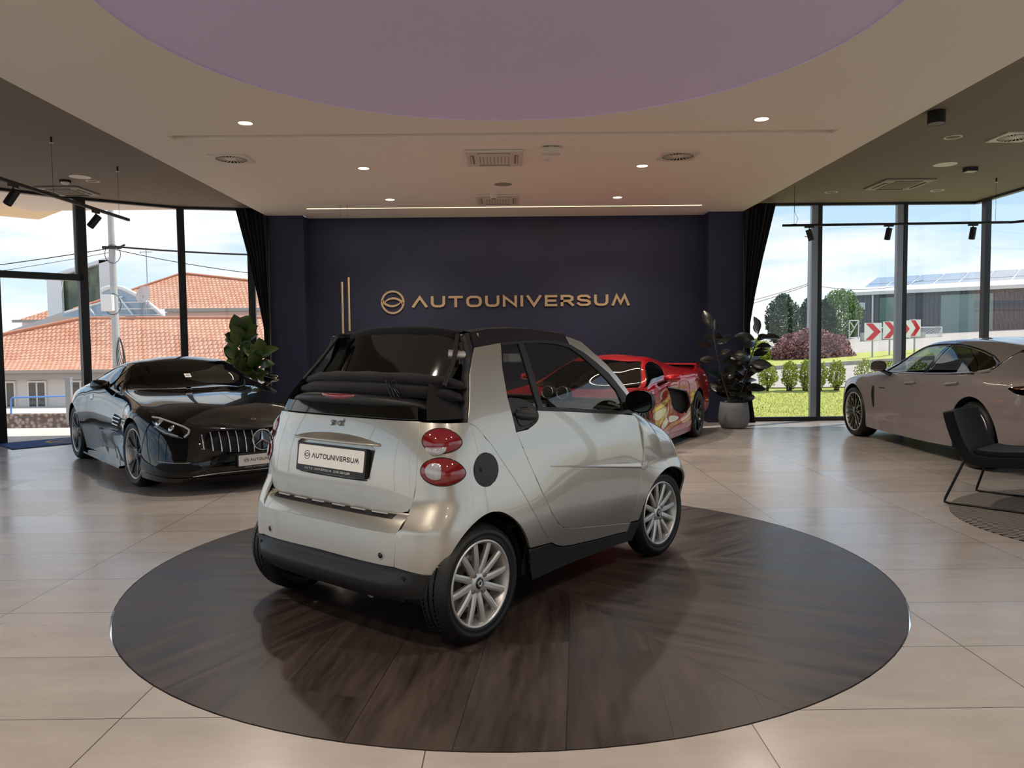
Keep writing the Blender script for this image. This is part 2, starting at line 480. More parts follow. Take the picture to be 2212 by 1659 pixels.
C8_ROWS = [
 [(-.76,0,.25),(-.70,.72,.25),(-.45,.86,.2),(0,.92,.17),(.4,.92,.13),(.8,.91,.12),(1.2,.90,.12),(1.6,.90,.12),(2.05,.91,.12),(2.5,.93,.13),(2.9,.91,.12),(3.35,.78,.1),(3.68,.43,.1),(3.76,0,.1)],
 [(-.82,0,.4),(-.78,.84,.4),(-.45,.93,.36),(0,.95,.34),(.4,.94,.28),(.8,.92,.27),(1.2,.91,.27),(1.6,.91,.27),(2.05,.92,.27),(2.5,.95,.3),(2.9,.93,.27),(3.35,.80,.2),(3.7,.45,.19),(3.8,0,.19)],
 [(-.84,0,.6),(-.80,.85,.6),(-.45,.94,.58),(0,.967,.55),(.4,.92,.5),(.8,.88,.48),(1.2,.87,.48),(1.6,.88,.48),(2.05,.90,.48),(2.5,.955,.5),(2.9,.94,.46),(3.35,.80,.36),(3.7,.45,.33),(3.8,0,.33)],
 [(-.84,0,.8),(-.80,.84,.8),(-.45,.93,.79),(0,.965,.76),(.4,.93,.72),(.8,.86,.70),(1.2,.84,.69),(1.6,.86,.67),(2.05,.88,.66),(2.5,.94,.66),(2.9,.93,.62),(3.35,.78,.5),(3.68,.42,.45),(3.79,0,.44)],
 [(-.84,0,.98),(-.79,.76,.97),(-.45,.85,.96),(0,.90,.95),(.4,.87,.92),(.8,.82,.90),(1.2,.80,.885),(1.6,.80,.87),(2.05,.81,.84),(2.5,.85,.815),(2.9,.84,.77),(3.35,.70,.66),(3.65,.38,.57),(3.76,0,.55)],
 [(-.84,0,1.0),(-.75,.62,1.01),(-.45,.60,1.01),(0,.55,1.04),(.4,.53,1.10),(.8,.53,1.155),(1.15,.54,1.165),(1.55,.60,1.06),(2.0,.70,.88),(2.5,.70,.80),(2.9,.65,.755),(3.35,.50,.655),(3.63,.25,.58),(3.74,0,.56)],
 [(-.84,0,1.005),(-.75,.3,1.01),(-.45,.3,1.03),(0,.3,1.10),(.4,.3,1.165),(.8,.3,1.205),(1.2,.3,1.20),(1.7,.33,1.06),(2.25,.38,.86),(2.6,.35,.79),(2.95,.33,.745),(3.35,.25,.655),(3.6,.12,.585),(3.72,0,.565)],
 [(-.84,0,1.005),(-.75,0,1.01),(-.45,0,1.035),(0,0,1.115),(.4,0,1.19),(.8,0,1.23),(1.2,0,1.225),(1.75,0,1.08),(2.35,0,.865),(2.7,0,.785),(3.0,0,.735),(3.35,0,.65),(3.6,0,.59),(3.7,0,.57)]]
PAN_ROWS = [
 [(-1.08,0,.28),(-1.0,.68,.28),(-.7,.83,.25),(-.3,.89,.22),(.1,.92,.2),(.6,.93,.18),(1.1,.93,.17),(1.6,.93,.17),(2.1,.93,.17),(2.6,.93,.18),(2.95,.93,.18),(3.4,.82,.16),(3.72,.46,.14),(3.80,0,.14)],
 [(-1.16,0,.44),(-1.06,.72,.44),(-.7,.88,.42),(-.3,.93,.38),(.1,.95,.36),(.6,.93,.33),(1.1,.92,.32),(1.6,.92,.32),(2.1,.925,.32),(2.6,.95,.34),(2.95,.955,.34),(3.46,.875,.28),(3.82,.48,.24),(3.92,0,.24)],
 [(-1.18,0,.66),(-1.08,.74,.66),(-.7,.90,.64),(-.3,.955,.62),(.1,.968,.6),(.6,.94,.56),(1.1,.93,.55),(1.6,.93,.55),(2.1,.935,.55),(2.6,.96,.56),(2.95,.965,.56),(3.46,.875,.47),(3.82,.48,.40),(3.92,0,.39)],
 [(-1.18,0,.86),(-1.07,.72,.86),(-.7,.88,.85),(-.3,.94,.83),(.1,.955,.81),(.6,.935,.78),(1.1,.925,.77),(1.6,.92,.76),(2.1,.92,.75),(2.6,.95,.74),(2.95,.96,.74),(3.45,.86,.66),(3.80,.45,.56),(3.90,0,.54)],
 [(-1.17,0,1.02),(-1.05,.66,1.02),(-.7,.80,1.02),(-.3,.86,1.0),(.1,.89,.99),(.6,.88,.975),(1.1,.875,.965),(1.6,.87,.955),(2.1,.865,.95),(2.6,.88,.92),(2.95,.885,.885),(3.45,.80,.80),(3.76,.42,.71),(3.86,0,.68)],
 [(-1.15,0,1.06),(-1.0,.52,1.08),(-.7,.52,1.15),(-.3,.54,1.245),(.1,.56,1.31),(.6,.575,1.345),(1.1,.585,1.35),(1.55,.63,1.31),(2.0,.71,1.115),(2.38,.78,.95),(2.95,.70,.88),(3.4,.60,.80),(3.66,.3,.72),(3.77,0,.69)],
 [(-1.15,0,1.06),(-1.0,.28,1.10),(-.7,.3,1.19),(-.3,.3,1.30),(.1,.31,1.365),(.6,.32,1.40),(1.1,.32,1.405),(1.65,.33,1.335),(2.15,.36,1.10),(2.6,.40,.945),(2.98,.36,.90),(3.4,.3,.82),(3.64,.15,.74),(3.74,0,.71)],
 [(-1.15,0,1.06),(-1.0,0,1.11),(-.7,0,1.205),(-.3,0,1.315),(.1,0,1.38),(.6,0,1.418),(1.1,0,1.42),(1.7,0,1.345),(2.25,0,1.105),(2.65,0,.95),(3.0,0,.905),(3.4,0,.83),(3.62,0,.75),(3.72,0,.72)]]
# ------------------------------------------------------------------ camera
def add_camera():
    H, PITCH, ROLL, YAW, F = 1.4333, .0547, -.0103, .0051, 1681.5139
    fw = Vector((math.sin(YAW)*math.cos(PITCH), math.cos(YAW)*math.cos(PITCH), -math.sin(PITCH)))
    rt = Vector((math.cos(YAW), -math.sin(YAW), 0)); up = rt.cross(fw)
    r2 = rt*math.cos(ROLL)+up*math.sin(ROLL); u2 = up*math.cos(ROLL)-rt*math.sin(ROLL)
    cd = bpy.data.cameras.new('camera'); cd.sensor_width = 36; cd.lens = F/2212*36; cd.clip_start = .05; cd.clip_end = 500
    c = bpy.data.objects.new('camera', cd); COL.objects.link(c)
    M = Matrix((r2, u2, -fw)).transposed().to_4x4(); M.translation = (0, 0, H); c.matrix_world = M
    bpy.context.scene.camera = c
add_camera()
sc = bpy.context.scene
sc.view_settings.view_transform = 'Standard'; sc.view_settings.look = 'None'; sc.view_settings.gamma = 1; sc.view_settings.exposure = 0
sc.view_settings.use_curve_mapping = False
sc.cycles.max_bounces = 9; sc.cycles.diffuse_bounces = 4; sc.cycles.glossy_bounces = 4; sc.cycles.transparent_max_bounces = 16; sc.cycles.transmission_bounces = 4
sc.cycles.sample_clamp_indirect = 6; sc.cycles.caustics_reflective = False; sc.cycles.caustics_refractive = False
sc.cycles.use_adaptive_sampling = True; sc.cycles.adaptive_threshold = .02
sc.cycles.use_denoising = True

# ------------------------------------------------------------------ sky and sun
def world():
    w = bpy.data.worlds.new('sky'); sc.world = w; w.use_nodes = True; nt = w.node_tree; nt.nodes.clear()
    out = nt.nodes.new('ShaderNodeOutputWorld'); bg = nt.nodes.new('ShaderNodeBackground'); tc = nt.nodes.new('ShaderNodeTexCoord')
    sx = nt.nodes.new('ShaderNodeSeparateXYZ'); nt.links.new(tc.outputs['Generated'], sx.inputs[0])
    ramp = nt.nodes.new('ShaderNodeValToRGB'); e = ramp.color_ramp.elements
    e[0].position = .0; e[0].color = lin('dcebf7'); e[1].position = 1.; e[1].color = lin('6aa6e4')
    a = e.new(.12); a.color = lin('bddaf2'); a = e.new(.35); a.color = lin('8fbfec')
    nt.links.new(sx.outputs[2], ramp.inputs[0])
    mp = nt.nodes.new('ShaderNodeMapping'); mp.inputs['Scale'].default_value = (1.4, 1.4, 6.5); mp.inputs['Location'].default_value = (.3, .2, .1)
    nt.links.new(tc.outputs['Generated'], mp.inputs[0])
    n = nt.nodes.new('ShaderNodeTexNoise'); n.inputs['Scale'].default_value = 2.3; n.inputs['Detail'].default_value = 7; n.inputs['Roughness'].default_value = .52
    nt.links.new(mp.outputs[0], n.inputs['Vector'])
    mr = nt.nodes.new('ShaderNodeMapRange'); mr.inputs[1].default_value = .44; mr.inputs[2].default_value = .60
    nt.links.new(n.outputs['Fac'], mr.inputs[0])
    mx = nt.nodes.new('ShaderNodeMix'); mx.data_type = 'RGBA'; mx.inputs[7].default_value = lin('f6f6f6')
    nt.links.new(mr.outputs[0], mx.inputs[0]); nt.links.new(ramp.outputs[0], mx.inputs[6])
    nt.links.new(mx.outputs[2], bg.inputs[0]); bg.inputs[1].default_value = 1.25
    nt.links.new(bg.outputs[0], out.inputs[0])
world()
def sun():
    l = bpy.data.lights.new('sun', 'SUN'); l.energy = 5.0; l.angle = .01; l.color = (1, .95, .86)
    o = bpy.data.objects.new('sun', l); COL.objects.link(o)
    d = Vector((.62, .34, 1.15)).normalized()      # direction towards the sun
    o.rotation_euler = d.to_track_quat('Z', 'Y').to_euler()
sun()

# ------------------------------------------------------------------ surfaces of the room
def floor_mat():
    m = bpy.data.materials.new('stone_tile'); m.use_nodes = True; nt = m.node_tree; b = nt.nodes['Principled BSDF']; L = nt.links.new
    N = nt.nodes.new
    g = N('ShaderNodeNewGeometry'); s = N('ShaderNodeSeparateXYZ'); L(g.outputs['Position'], s.inputs[0])
    def mth(op, a, b_=None, c=None):
        n = N('ShaderNodeMath'); n.operation = op
        for i, v in enumerate((a, b_, c)):
            if v is None: continue
            if hasattr(v, 'is_output') or hasattr(v, 'links'): L(v, n.inputs[i])
            else: n.inputs[i].default_value = v
        return n.outputs[0]
    u = mth('DIVIDE', mth('SUBTRACT', s.outputs[0], 2.0957-12), 1.2); v = mth('DIVIDE', mth('SUBTRACT', s.outputs[1], 2.9278-12), .6)
    fu = mth('FRACT', u); fv = mth('FRACT', v)
    du = mth('MULTIPLY', mth('MINIMUM', fu, mth('SUBTRACT', 1., fu)), 1.2); dv = mth('MULTIPLY', mth('MINIMUM', fv, mth('SUBTRACT', 1., fv)), .6)
    d = mth('MINIMUM', du, dv)
    joint = mth('LESS_THAN', d, .0024)
    cb = N('ShaderNodeCombineXYZ'); L(mth('FLOOR', u), cb.inputs[0]); L(mth('FLOOR', v), cb.inputs[1])
    wn = N('ShaderNodeTexWhiteNoise'); L(cb.outputs[0], wn.inputs['Vector'])
    # stone clouding, shifted per tile
    ad = N('ShaderNodeVectorMath'); ad.operation = 'MULTIPLY_ADD'; L(wn.outputs['Color'], ad.inputs[0]); ad.inputs[1].default_value = (9, 9, 9); L(g.outputs['Position'], ad.inputs[2])
    mp = N('ShaderNodeMapping'); mp.inputs['Scale'].default_value = (.9, 2.6, 1); L(ad.outputs[0], mp.inputs[0])
    n1 = N('ShaderNodeTexNoise'); n1.inputs['Scale'].default_value = 2.2; n1.inputs['Detail'].default_value = 8; n1.inputs['Roughness'].default_value = .62; L(mp.outputs[0], n1.inputs['Vector'])
    r = N('ShaderNodeValToRGB'); e = r.color_ramp.elements; e[0].position = .3; e[0].color = lin('a59c95'); e[1].position = .72; e[1].color = lin('b6ada6'); L(n1.outputs['Fac'], r.inputs[0])
    hs = N('ShaderNodeHueSaturation'); L(r.outputs[0], hs.inputs['Color']); L(mth('MULTIPLY_ADD', wn.outputs['Value'], .10, .95), hs.inputs['Value'])
    mx = N('ShaderNodeMix'); mx.data_type = 'RGBA'; L(joint, mx.inputs[0]); L(hs.outputs[0], mx.inputs[6]); mx.inputs[7].default_value = lin('4a443d')
    L(mx.outputs[2], b.inputs['Base Color'])
    ro = mth('ADD', mth('MULTIPLY_ADD', wn.outputs['Value'], .08, .20), mth('MULTIPLY', mth('SUBTRACT', n1.outputs['Fac'], .5), .04))
    L(ro, b.inputs['Roughness']); b.inputs['Specular IOR Level'].default_value = .75
    return m

def plank_mat():
    m = bpy.data.materials.new('dark_plank'); m.use_nodes = True; nt = m.node_tree; b = nt.nodes['Principled BSDF']; L = nt.links.new; N = nt.nodes.new
    tc = N('ShaderNodeTexCoord'); s = N('ShaderNodeSeparateXYZ'); L(tc.outputs['Object'], s.inputs[0])
    def mth(op, a, b_=None, c=None):
        n = N('ShaderNodeMath'); n.operation = op
        for i, v in enumerate((a, b_, c)):
            if v is None: continue
            if hasattr(v, 'links'): L(v, n.inputs[i])
            else: n.inputs[i].default_value = v
        return n.outputs[0]
    ang = mth('ARCTAN2', s.outputs[1], s.outputs[0])                       # -pi..pi
    # seams of the sheet sectors at about -129, -62, 28, 118 degrees
    a0 = mth('ADD', ang, math.radians(129+360)); sec = mth('DIVIDE', mth('MODULO', a0, 2*PI), math.radians(67.2))
    k = mth('FLOOR', sec)
    # every sector has its boards laid along its own middle direction, fanning a little
    mid = mth('MULTIPLY_ADD', k, math.radians(67.2), math.radians(-129+33.6))
    rel = mth('SUBTRACT', mth('MODULO', a0, 2*PI), mth('MULTIPLY_ADD', k, math.radians(67.2), math.radians(33.6)))
    th = mth('MULTIPLY_ADD', rel, .55, mid)
    c, sn = mth('COSINE', th), mth('SINE', th)
    al = mth('ADD', mth('MULTIPLY', s.outputs[0], c), mth('MULTIPLY', s.outputs[1], sn))
    ac = mth('SUBTRACT', mth('MULTIPLY', s.outputs[1], c), mth('MULTIPLY', s.outputs[0], sn))
    acs = mth('DIVIDE', ac, .18); row = mth('ADD', mth('FLOOR', acs), mth('MULTIPLY', k, 40))
    wr = N('ShaderNodeTexWhiteNoise'); wr.noise_dimensions = '1D'; L(row, wr.inputs['W'])
    als = mth('ADD', mth('DIVIDE', al, 1.2), mth('MULTIPLY', wr.outputs['Value'], 5)); 
    cb = N('ShaderNodeCombineXYZ'); L(row, cb.inputs[0]); L(mth('FLOOR', als), cb.inputs[1])
    wn = N('ShaderNodeTexWhiteNoise'); L(cb.outputs[0], wn.inputs['Vector'])
    fx, fy = mth('FRACT', acs), mth('FRACT', als)
    e1 = mth('MULTIPLY', mth('MINIMUM', fx, mth('SUBTRACT', 1., fx)), .18); e2 = mth('MULTIPLY', mth('MINIMUM', fy, mth('SUBTRACT', 1., fy)), 1.2)
    line = mth('LESS_THAN', mth('MINIMUM', e1, e2), .0007)
    fs = mth('FRACT', sec); big = mth('LESS_THAN', mth('MULTIPLY', mth('MINIMUM', fs, mth('SUBTRACT', 1., fs)), 2.6), .0035)
    gv = N('ShaderNodeCombineXYZ'); L(mth('MULTIPLY_ADD', al, .9, mth('MULTIPLY', wn.outputs['Value'], 13)), gv.inputs[0]); L(mth('MULTIPLY', ac, 14), gv.inputs[1])
    n1 = N('ShaderNodeTexNoise'); n1.inputs['Scale'].default_value = 1.5; n1.inputs['Detail'].default_value = 8; n1.inputs['Roughness'].default_value = .7; L(gv.outputs[0], n1.inputs['Vector'])
    r = N('ShaderNodeValToRGB'); e = r.color_ramp.elements; e[0].position = .28; e[0].color = lin('1d1716'); e[1].position = .75; e[1].color = lin('54473f'); L(n1.outputs['Fac'], r.inputs[0])
    hs = N('ShaderNodeHueSaturation'); L(r.outputs[0], hs.inputs['Color']); L(mth('MULTIPLY_ADD', wn.outputs['Value'], .25, .85), hs.inputs['Value'])
    mx = N('ShaderNodeMix'); mx.data_type = 'RGBA'; L(mth('MAXIMUM', line, big), mx.inputs[0]); L(hs.outputs[0], mx.inputs[6]); mx.inputs[7].default_value = lin('120e0d')
    L(mx.outputs[2], b.inputs['Base Color'])
    L(mth('MULTIPLY_ADD', n1.outputs['Fac'], .45, .14), b.inputs['Roughness']); b.inputs['Specular IOR Level'].default_value = .5
    bp = N('ShaderNodeBump'); bp.inputs['Strength'].default_value = .12; bp.inputs['Distance'].default_value = .002; L(n1.outputs['Fac'], bp.inputs['Height']); L(bp.outputs[0], b.inputs['Normal'])
    return m

M_FLOOR, M_PLANK = floor_mat(), plank_mat()
M_WHITE = mat('white_paint', 'e6ddd0', .85)
M_DARKC = mat('taupe_paint', '7a7063', .9)
M_LAV = mat('lavender_paint', 'dccff2', .8)
M_BLUE = mat('navy_paint', '20223a', .62, noise=('1b1d33', 1.3, .35, .65))
M_FRAME = mat('black_aluminium', '17191a', .42, spec=.5)
M_FRAMEL = mat('grey_aluminium', '8d9299', .35, metal=.4)
M_GLASS = glass_mat('window_glass', (.97, .985, .98))
M_GOLD = mat('champagne_brass', 'b59b78', .45, metal=.25)
M_CURT = mat('curtain_velvet', '0b1016', .9, sheen=.15)
M_LED = mat('led_glow', 'fff4dd', .5, emit='ffe2b0', estr=14)
M_LEDS = mat('led_strip_glow', 'fff0d0', .5, emit='ffe6b4', estr=2.2)
M_PLASTW = mat('white_plastic', 'cfc6b8', .5)
M_PLASTB = mat('black_plastic', '121212', .45)
M_DARKHOLE = mat('black_inside', '0a0a0a', .8)
M_CONC = mat('concrete_grey', '77736f', .8)

def struct(name, mb, m, parent=None, **k):
    o = mb.build(name, m, parent, **k)
    if not parent: o['kind'] = 'structure'
    return o

ZC, ZD = 3.6, 3.75
XL, XR = -4.065, 4.03
YB = -7.0
FAC = [(-8.6, 9.6), (-8.1, 10.55), (-7.5, 11.5), (-6.68, 12.37), (-5.49, 13.27), (-4.39, 13.5), (-4.0, 13.5)]
CR, CC = 2.58, (0.0, 5.2)
PR, PC = 2.283, (0.004, 4.933)

def circle(c, r, n=96): return [(c[0]+r*math.cos(i*2*PI/n), c[1]+r*math.sin(i*2*PI/n)) for i in range(n)]
def flat(loops, z, up=True):
    P, T = tessh(loops); mb = MB(); mb.add([(x, y, z) for x, y in P], [t if up else t[::-1] for t in T]); return mb

room_out = [(-8.6, YB), (8.09, YB), (8.09, 13.6), (4.0, 13.6), (4.0, 13.75), (-4.0, 13.75)]+FAC[::-1][1:]
mb = flat([room_out, circle(PC, PR+.009)], 0.0)
ci = circle(PC, PR+.009)
mb.add([(x, y, z) for z in (0, -.05) for x, y in ci], [(i, (i+1) % 96, 96+(i+1) % 96, 96+i) for i in range(96)])
fl = struct('floor', mb, M_FLOOR, recalc=False)

pf = MB().lathe([(0.0, 0), (PR*.5, 0), (PR, 0), (PR, -.05)], n=128, smooth=False).build('turntable', M_PLANK)
pf.location = (PC[0], PC[1], 0.0)
tag(pf, 'round dark plank turntable let into the tiled floor under the silver convertible', 'turntable')

# white ceiling with the lavender round recess and the screen slot
slot = [(-3.52, 8.22), (3.47, 8.22), (3.47, 8.40), (-3.52, 8.40)]
rect = [(XL, YB), (XR, YB), (XR, 13.36), (3.46, 13.36), (3.46, 13.7), (-3.44, 13.7), (-3.44, 13.36), (XL, 13.36)]
mb = flat([rect, circle(CC, CR), slot], ZC, False)
sides = [(XL, YB), (XL, 13.36), (XR, 13.36), (XR, YB)]
for (a, b) in ((sides[0], sides[1]), (sides[2], sides[3])):
    mb.add([(a[0], a[1], ZC), (b[0], b[1], ZC), (b[0], b[1], ZD), (a[0], a[1], ZD)], [(0, 1, 2, 3)])
for i in range(4):
    a, b = slot[i], slot[(i+1) % 4]; mb.add([(a[0], a[1], ZC), (b[0], b[1], ZC), (b[0], b[1], ZC+.09), (a[0], a[1], ZC+.09)], [(0, 1, 2, 3)])
mb.add([(x, y, ZC+.09) for x, y in slot], [(0, 3, 2, 1)])
struct('ceiling', mb, M_WHITE, recalc=False)
cc = circle(CC, CR)
mb = flat([cc], ZC+.008, False)
mb.add([(x, y, z) for z in (ZC, ZC+.008) for x, y in cc], [(i, (i+1) % 96, 96+(i+1) % 96, 96+i) for i in range(96)])
struct('trim_1', mb, M_LAV, recalc=False)
outl = [(x*1.0, y) for x, y in FAC[:-1]]
mb = flat([[(XL, YB), (XL, 13.5)]+outl[::-1]+[(-8.6, YB)]], ZD, False)
P, T = tessh([[(XR, YB), (8.09, YB), (8.09, 13.5), (XR, 13.5)]]); mb.add([(x, y, ZD) for x, y in P], [t[::-1] for t in T])
struct('ceiling', mb, M_DARKC, recalc=False)
# roof slab above, keeps the sky out
mb = MB().box((-.2, 3.2, 4.2), (18.2, 21.6, .5))
for x, w_ in ((-6.4, 4.7), (6.06, 4.1)): mb.box((x, 3.3, 3.86), (w_, 20.4, .18))
struct('trim_2', MB().box((0, 3.2, 4.1), (16.4, 20.9, .66)), M_PLASTW)

# navy feature wall with its two piers
mb = MB(); mb.box((0, 13.76, 1.88), (6.95, .16, 3.76)); struct('wall_back', mb, M_BLUE)
for nm, x in (('wall_left', -3.752), ('wall_right', 3.748)):
    struct(nm, MB().box((x, 13.6, 1.8), (.616, .5, 3.6)), M_BLUE, bevel=.004)
for nm, x in (('wall_left', -4.03), ('wall_right', 4.03)):
    struct(nm, MB().box((x, 13.68, 1.9), (.06, .34, 3.8)), M_BLUE)
# rear of the showroom (behind the viewer)
mb = MB(); mb.box((-.2, YB-.1, .3), (17, .2, .6)); mb.box((-.2, YB-.1, 3.5), (17, .2, .7)); mb.box((5.4, YB-.1, 1.9), (5.6, .2, 3.8))
struct('wall_front', mb, M_WHITE)

# glazing
def window(name, pts, z0=0., z1=ZD, face=.0, w=.12, dp=.10, ends=(True, True)):
    mb = MB(); gl = MB(); li = MB()
    n = len(pts)
    for i in range(n):
        if (i == 0 and not ends[0]) or (i == n-1 and not ends[1]): continue
        x, y = pts[i]; a = pts[max(i-1, 0)]; b = pts[min(i+1, n-1)]; th = math.atan2(b[1]-a[1], b[0]-a[0])
        R = Matrix.Rotation(th, 3, 'Z')
        c, s = math.cos(th), math.sin(th)
        mb.box((x, y, (z0+z1)/2), (w*(.55 if face else .95), dp, z1-z0), R)
        if face: li.box((x-c*(w*.275+face/2), y-s*(w*.275+face/2), (z0+z1)/2), (face, dp*.8, z1-z0), R)
    for i in range(n-1):
        a, b = pts[i], pts[i+1]
        mb.bar((a[0], a[1], z0+.035), (b[0], b[1], z0+.035), .09, .07)
        mb.bar((a[0], a[1], z1-.02), (b[0], b[1], z1-.02), .09, .04)
        gl.add([(a[0], a[1], z0), (b[0], b[1], z0), (b[0], b[1], z1), (a[0], a[1], z1)], [(0, 1, 2, 3)])
    o = struct(name, mb, M_FRAME)
    if face: li.build('mullion_face', M_FRAMEL, o)
    gl.build('pane', M_GLASS, o, recalc=False)
    return o
window('window_1', [(4.06, 13.5), (5.39, 13.5), (6.86, 13.5), (8.09, 13.5)], face=.11, ends=(True, False))
window('window_2', [(8.09, 13.5), (8.09, 13.2), (8.09, 11.7), (8.09, 10.2), (8.09, 8.7), (8.09, 6.7), (8.09, 4.7), (8.09, 2.7), (8.09, .7), (8.09, -1.5), (8.09, -4), (8.09, YB)], ends=(False, True))
window('window_3', [(-6.68, 12.37), (-5.49, 13.27), (-4.39, 13.5), (-4.06, 13.5)], ends=(False, True))
window('window_4', [(-8.6, YB), (-8.6, -4), (-8.6, -1.5), (-8.6, 1), (-8.6, 3.4), (-8.6, 5.6), (-8.6, 7.6), (-8.6, 9.6), (-8.1, 10.55), (-7.5, 11.5)], ends=(True, False))
window('window_5', [(-8.6, YB), (-6, YB), (-3.4, YB), (-.4, YB), (2.6, YB)], .6, 3.15)
# entrance door under its transom
d0, d1 = Vector((-7.5, 11.5, 0)), Vector((-6.68, 12.37, 0)); dd = (d1-d0).normalized()
mb = MB()
for p in (d0, d1): mb.bar(p+Vector((0, 0, 0)), p+Vector((0, 0, ZD)), .12, .12, up=(dd.x, dd.y, 0))
mb.bar(d0+Vector((0, 0, 2.5)), d1+Vector((0, 0, 2.5)), .12, .10)
mb.bar(d0+Vector((0, 0, ZD-.02)), d1+Vector((0, 0, ZD-.02)), .1, .04)
dr = struct('door_1', mb, M_FRAME)
nx = Vector((-dd.y, dd.x, 0))
MB().bar(d1-dd*.075+Vector((0, 0, 2.55)), d1-dd*.075+Vector((0, 0, ZD)), .03, .06, up=(dd.x, dd.y, 0)).build('mullion_face', M_FRAMEL, dr)
mb = MB(); a, b = d0+Vector((0, 0, 2.55)), d1+Vector((0, 0, 2.55))
mb.add([a, b, b+Vector((0, 0, 1.2)), a+Vector((0, 0, 1.2))], [(0, 1, 2, 3)]); mb.build('transom_pane', M_GLASS, dr, recalc=False)
# the leaf stands open, swung outwards against the left jamb
h = d0+nx*.06; e = h+(nx*.96-dd*.28)*1.0
mb = MB()
for p in (h, e): mb.bar(p+Vector((0, 0, .02)), p+Vector((0, 0, 2.42)), .07, .05, up=(dd.x, dd.y, 0))
for z in (.06, 2.38): mb.bar(h+Vector((0, 0, z)), e+Vector((0, 0, z)), .05, .08)
lf = mb.build('door_leaf', M_FRAME, dr)
mb = MB(); mb.add([h+Vector((0, 0, .1)), e+Vector((0, 0, .1)), e+Vector((0, 0, 2.36)), h+Vector((0, 0, 2.36))], [(0, 1, 2, 3)]); mb.build('leaf_pane', M_GLASS, dr, recalc=False)

# ------------------------------------------------------------------ lettering, pendants, lamps
def wallT(cx, cz, y): return lambda x, z, d: (cx+x, y-d, cz+z)
mb = MB(); emblem(mb, .205, wallT(-1.997, 2.136, 13.68), 0, .03)
lt, tw = stroke_letters('AUTOUNIVERSUM', .195, wallT(.24, 2.137, 13.68), .20, 0, .03, .30, 3.755/(.195*1.0)/21.6)
S_ = 3.755/tw
for i, v in enumerate(lt.v): lt.v[i] = (.24+(v[0]-.24)*S_, v[1], v[2])
sg = lt.build('wall_lettering', M_GOLD, recalc=True)
tag(sg, 'champagne metal lettering AUTOUNIVERSUM with round emblem on the navy wall', 'sign')
mb.build('emblem', M_GOLD, sg)

for i, (x, z0, z1) in enumerate(((-2.61, 1.552, 2.40), (-2.506, 1.624, 2.472))):
    p = empty('pendant_light', (x, 12.4, z0))
    tag(p, ('slim brass tube pendant hanging lower, left of its twin beside the wall lettering', 'slim brass tube pendant hanging higher, right one of the pair near the wall lettering')[i], 'pendant lamp', 'tube pendants before the navy wall')
    MB().lathe([(0, 0), (.016, 0), (.016, z1-z0), (0, z1-z0)], n=14, smooth=False).build('tube', M_GOLD, p)
    MB().tube([(0, 0, z1-z0), (0, 0, ZC-z0)], .0025, 6).build('cable', M_PLASTB, p)
    MB().lathe([(0, 0), (.03, 0), (.03, -.006), (0, -.006)], c=(0, 0, ZC-z0), n=16, smooth=False).build('ceiling_cap', M_PLASTW, p)

def spot(loc, power, angle=2.4, blend=.8, col=(1, .89, .76), r=.05, d=(0, 0, -1)):
    l = bpy.data.lights.new('lamp', 'SPOT'); l.energy = power; l.spot_size = angle; l.spot_blend = blend; l.color = col; l.shadow_soft_size = r
    o = bpy.data.objects.new('lamp', l); COL.objects.link(o); o.location = loc
    o.rotation_euler = Vector(d).to_track_quat('-Z', 'Y').to_euler()
    return o
DL = [(-2.55, 7.78), (2.53, 7.8), (-1.765, 9.81), (1.70, 9.82), (-1.76, 11.95), (1.69, 11.94)]
DLH = [(-2.55, 2.6), (2.53, 2.6), (-1.76, .4), (1.7, .4), (-1.76, -2.2), (1.7, -2.2), (-1.76, -4.8), (1.7, -4.8)]
words = ['left end of the screen slot', 'right end of the screen slot', 'between the left swirl vent and near cassette', 'beside the right swirl vent', 'left, near the pendant wires', 'right, just before the light strip']
def downlight(x, y, z, r, lit, label, group, hid=False):
    e = empty('downlight', (x, y, z), label=label, cat='ceiling lamp', group=group)
    MB().lathe([(r, 0), (r, -.005), (r*.82, -.005), (r*.80, 0)], n=32, smooth=False).build('bezel', M_PLASTW, e)
    if lit:
        MB().lathe([(0, -.002), (r*.81, -.002)], n=32, smooth=False).build('diffuser', M_LED, e)
    else:
        MB().lathe([(r*.81, -.001), (r*.5, .05), (0, .05)], n=32, smooth=False).build('reflector', M_DARKHOLE, e)
    return e
for (x, y), w_ in zip(DL, words):
    downlight(x, y, ZC, .083, True, 'lit round downlight in the white ceiling, '+w_, 'lit downlights in the white ceiling')
for (x, y) in DL: spot((x, y, ZC-.02), 210)
for (x, y) in DLH: spot((x, y, ZC-.02), 200)
# ------------------------------------------------------------------ car materials and shared parts
def paint(name, col, metal=0., rough=.3, flake=0.):
    m = mat(name, col, rough, metal, coat=1.0, coat_rough=.015, spec=.5 if metal > .5 else .05)
    return m
M_SILVER = paint('silver_paint', 'b9b4aa', .78, .32)
M_TYRE = mat('tyre_rubber', '0c0c0c', .5)
M_RIM = mat('silver_alloy', 'c9c7c3', .36, metal=.75)
M_RIMB = mat('black_alloy', '111112', .22, spec=.6, coat=.6)
M_CHROME = mat('chrome', 'd8d8d8', .08, metal=1.)
M_BPL = mat('black_trim_plastic', '1d1c1c', .48)
M_GLOSSB = mat('gloss_black', '060606', .08, coat=.5)
M_CANVAS = mat('black_canvas', '0d0b0c', .92, sheen=.1, bump=(220, .25))
M_CARGL = glass_mat('car_glass', (.62, .65, .63))
M_DARKGL = glass_mat('tinted_glass', (.10, .10, .10))
M_REDL = mat('red_lens', '7a0710', .06, coat=1., spec=.6)
M_CLEARL = mat('clear_lens', 'c9c4c2', .10, metal=.55, coat=1., bump=(160, .5))
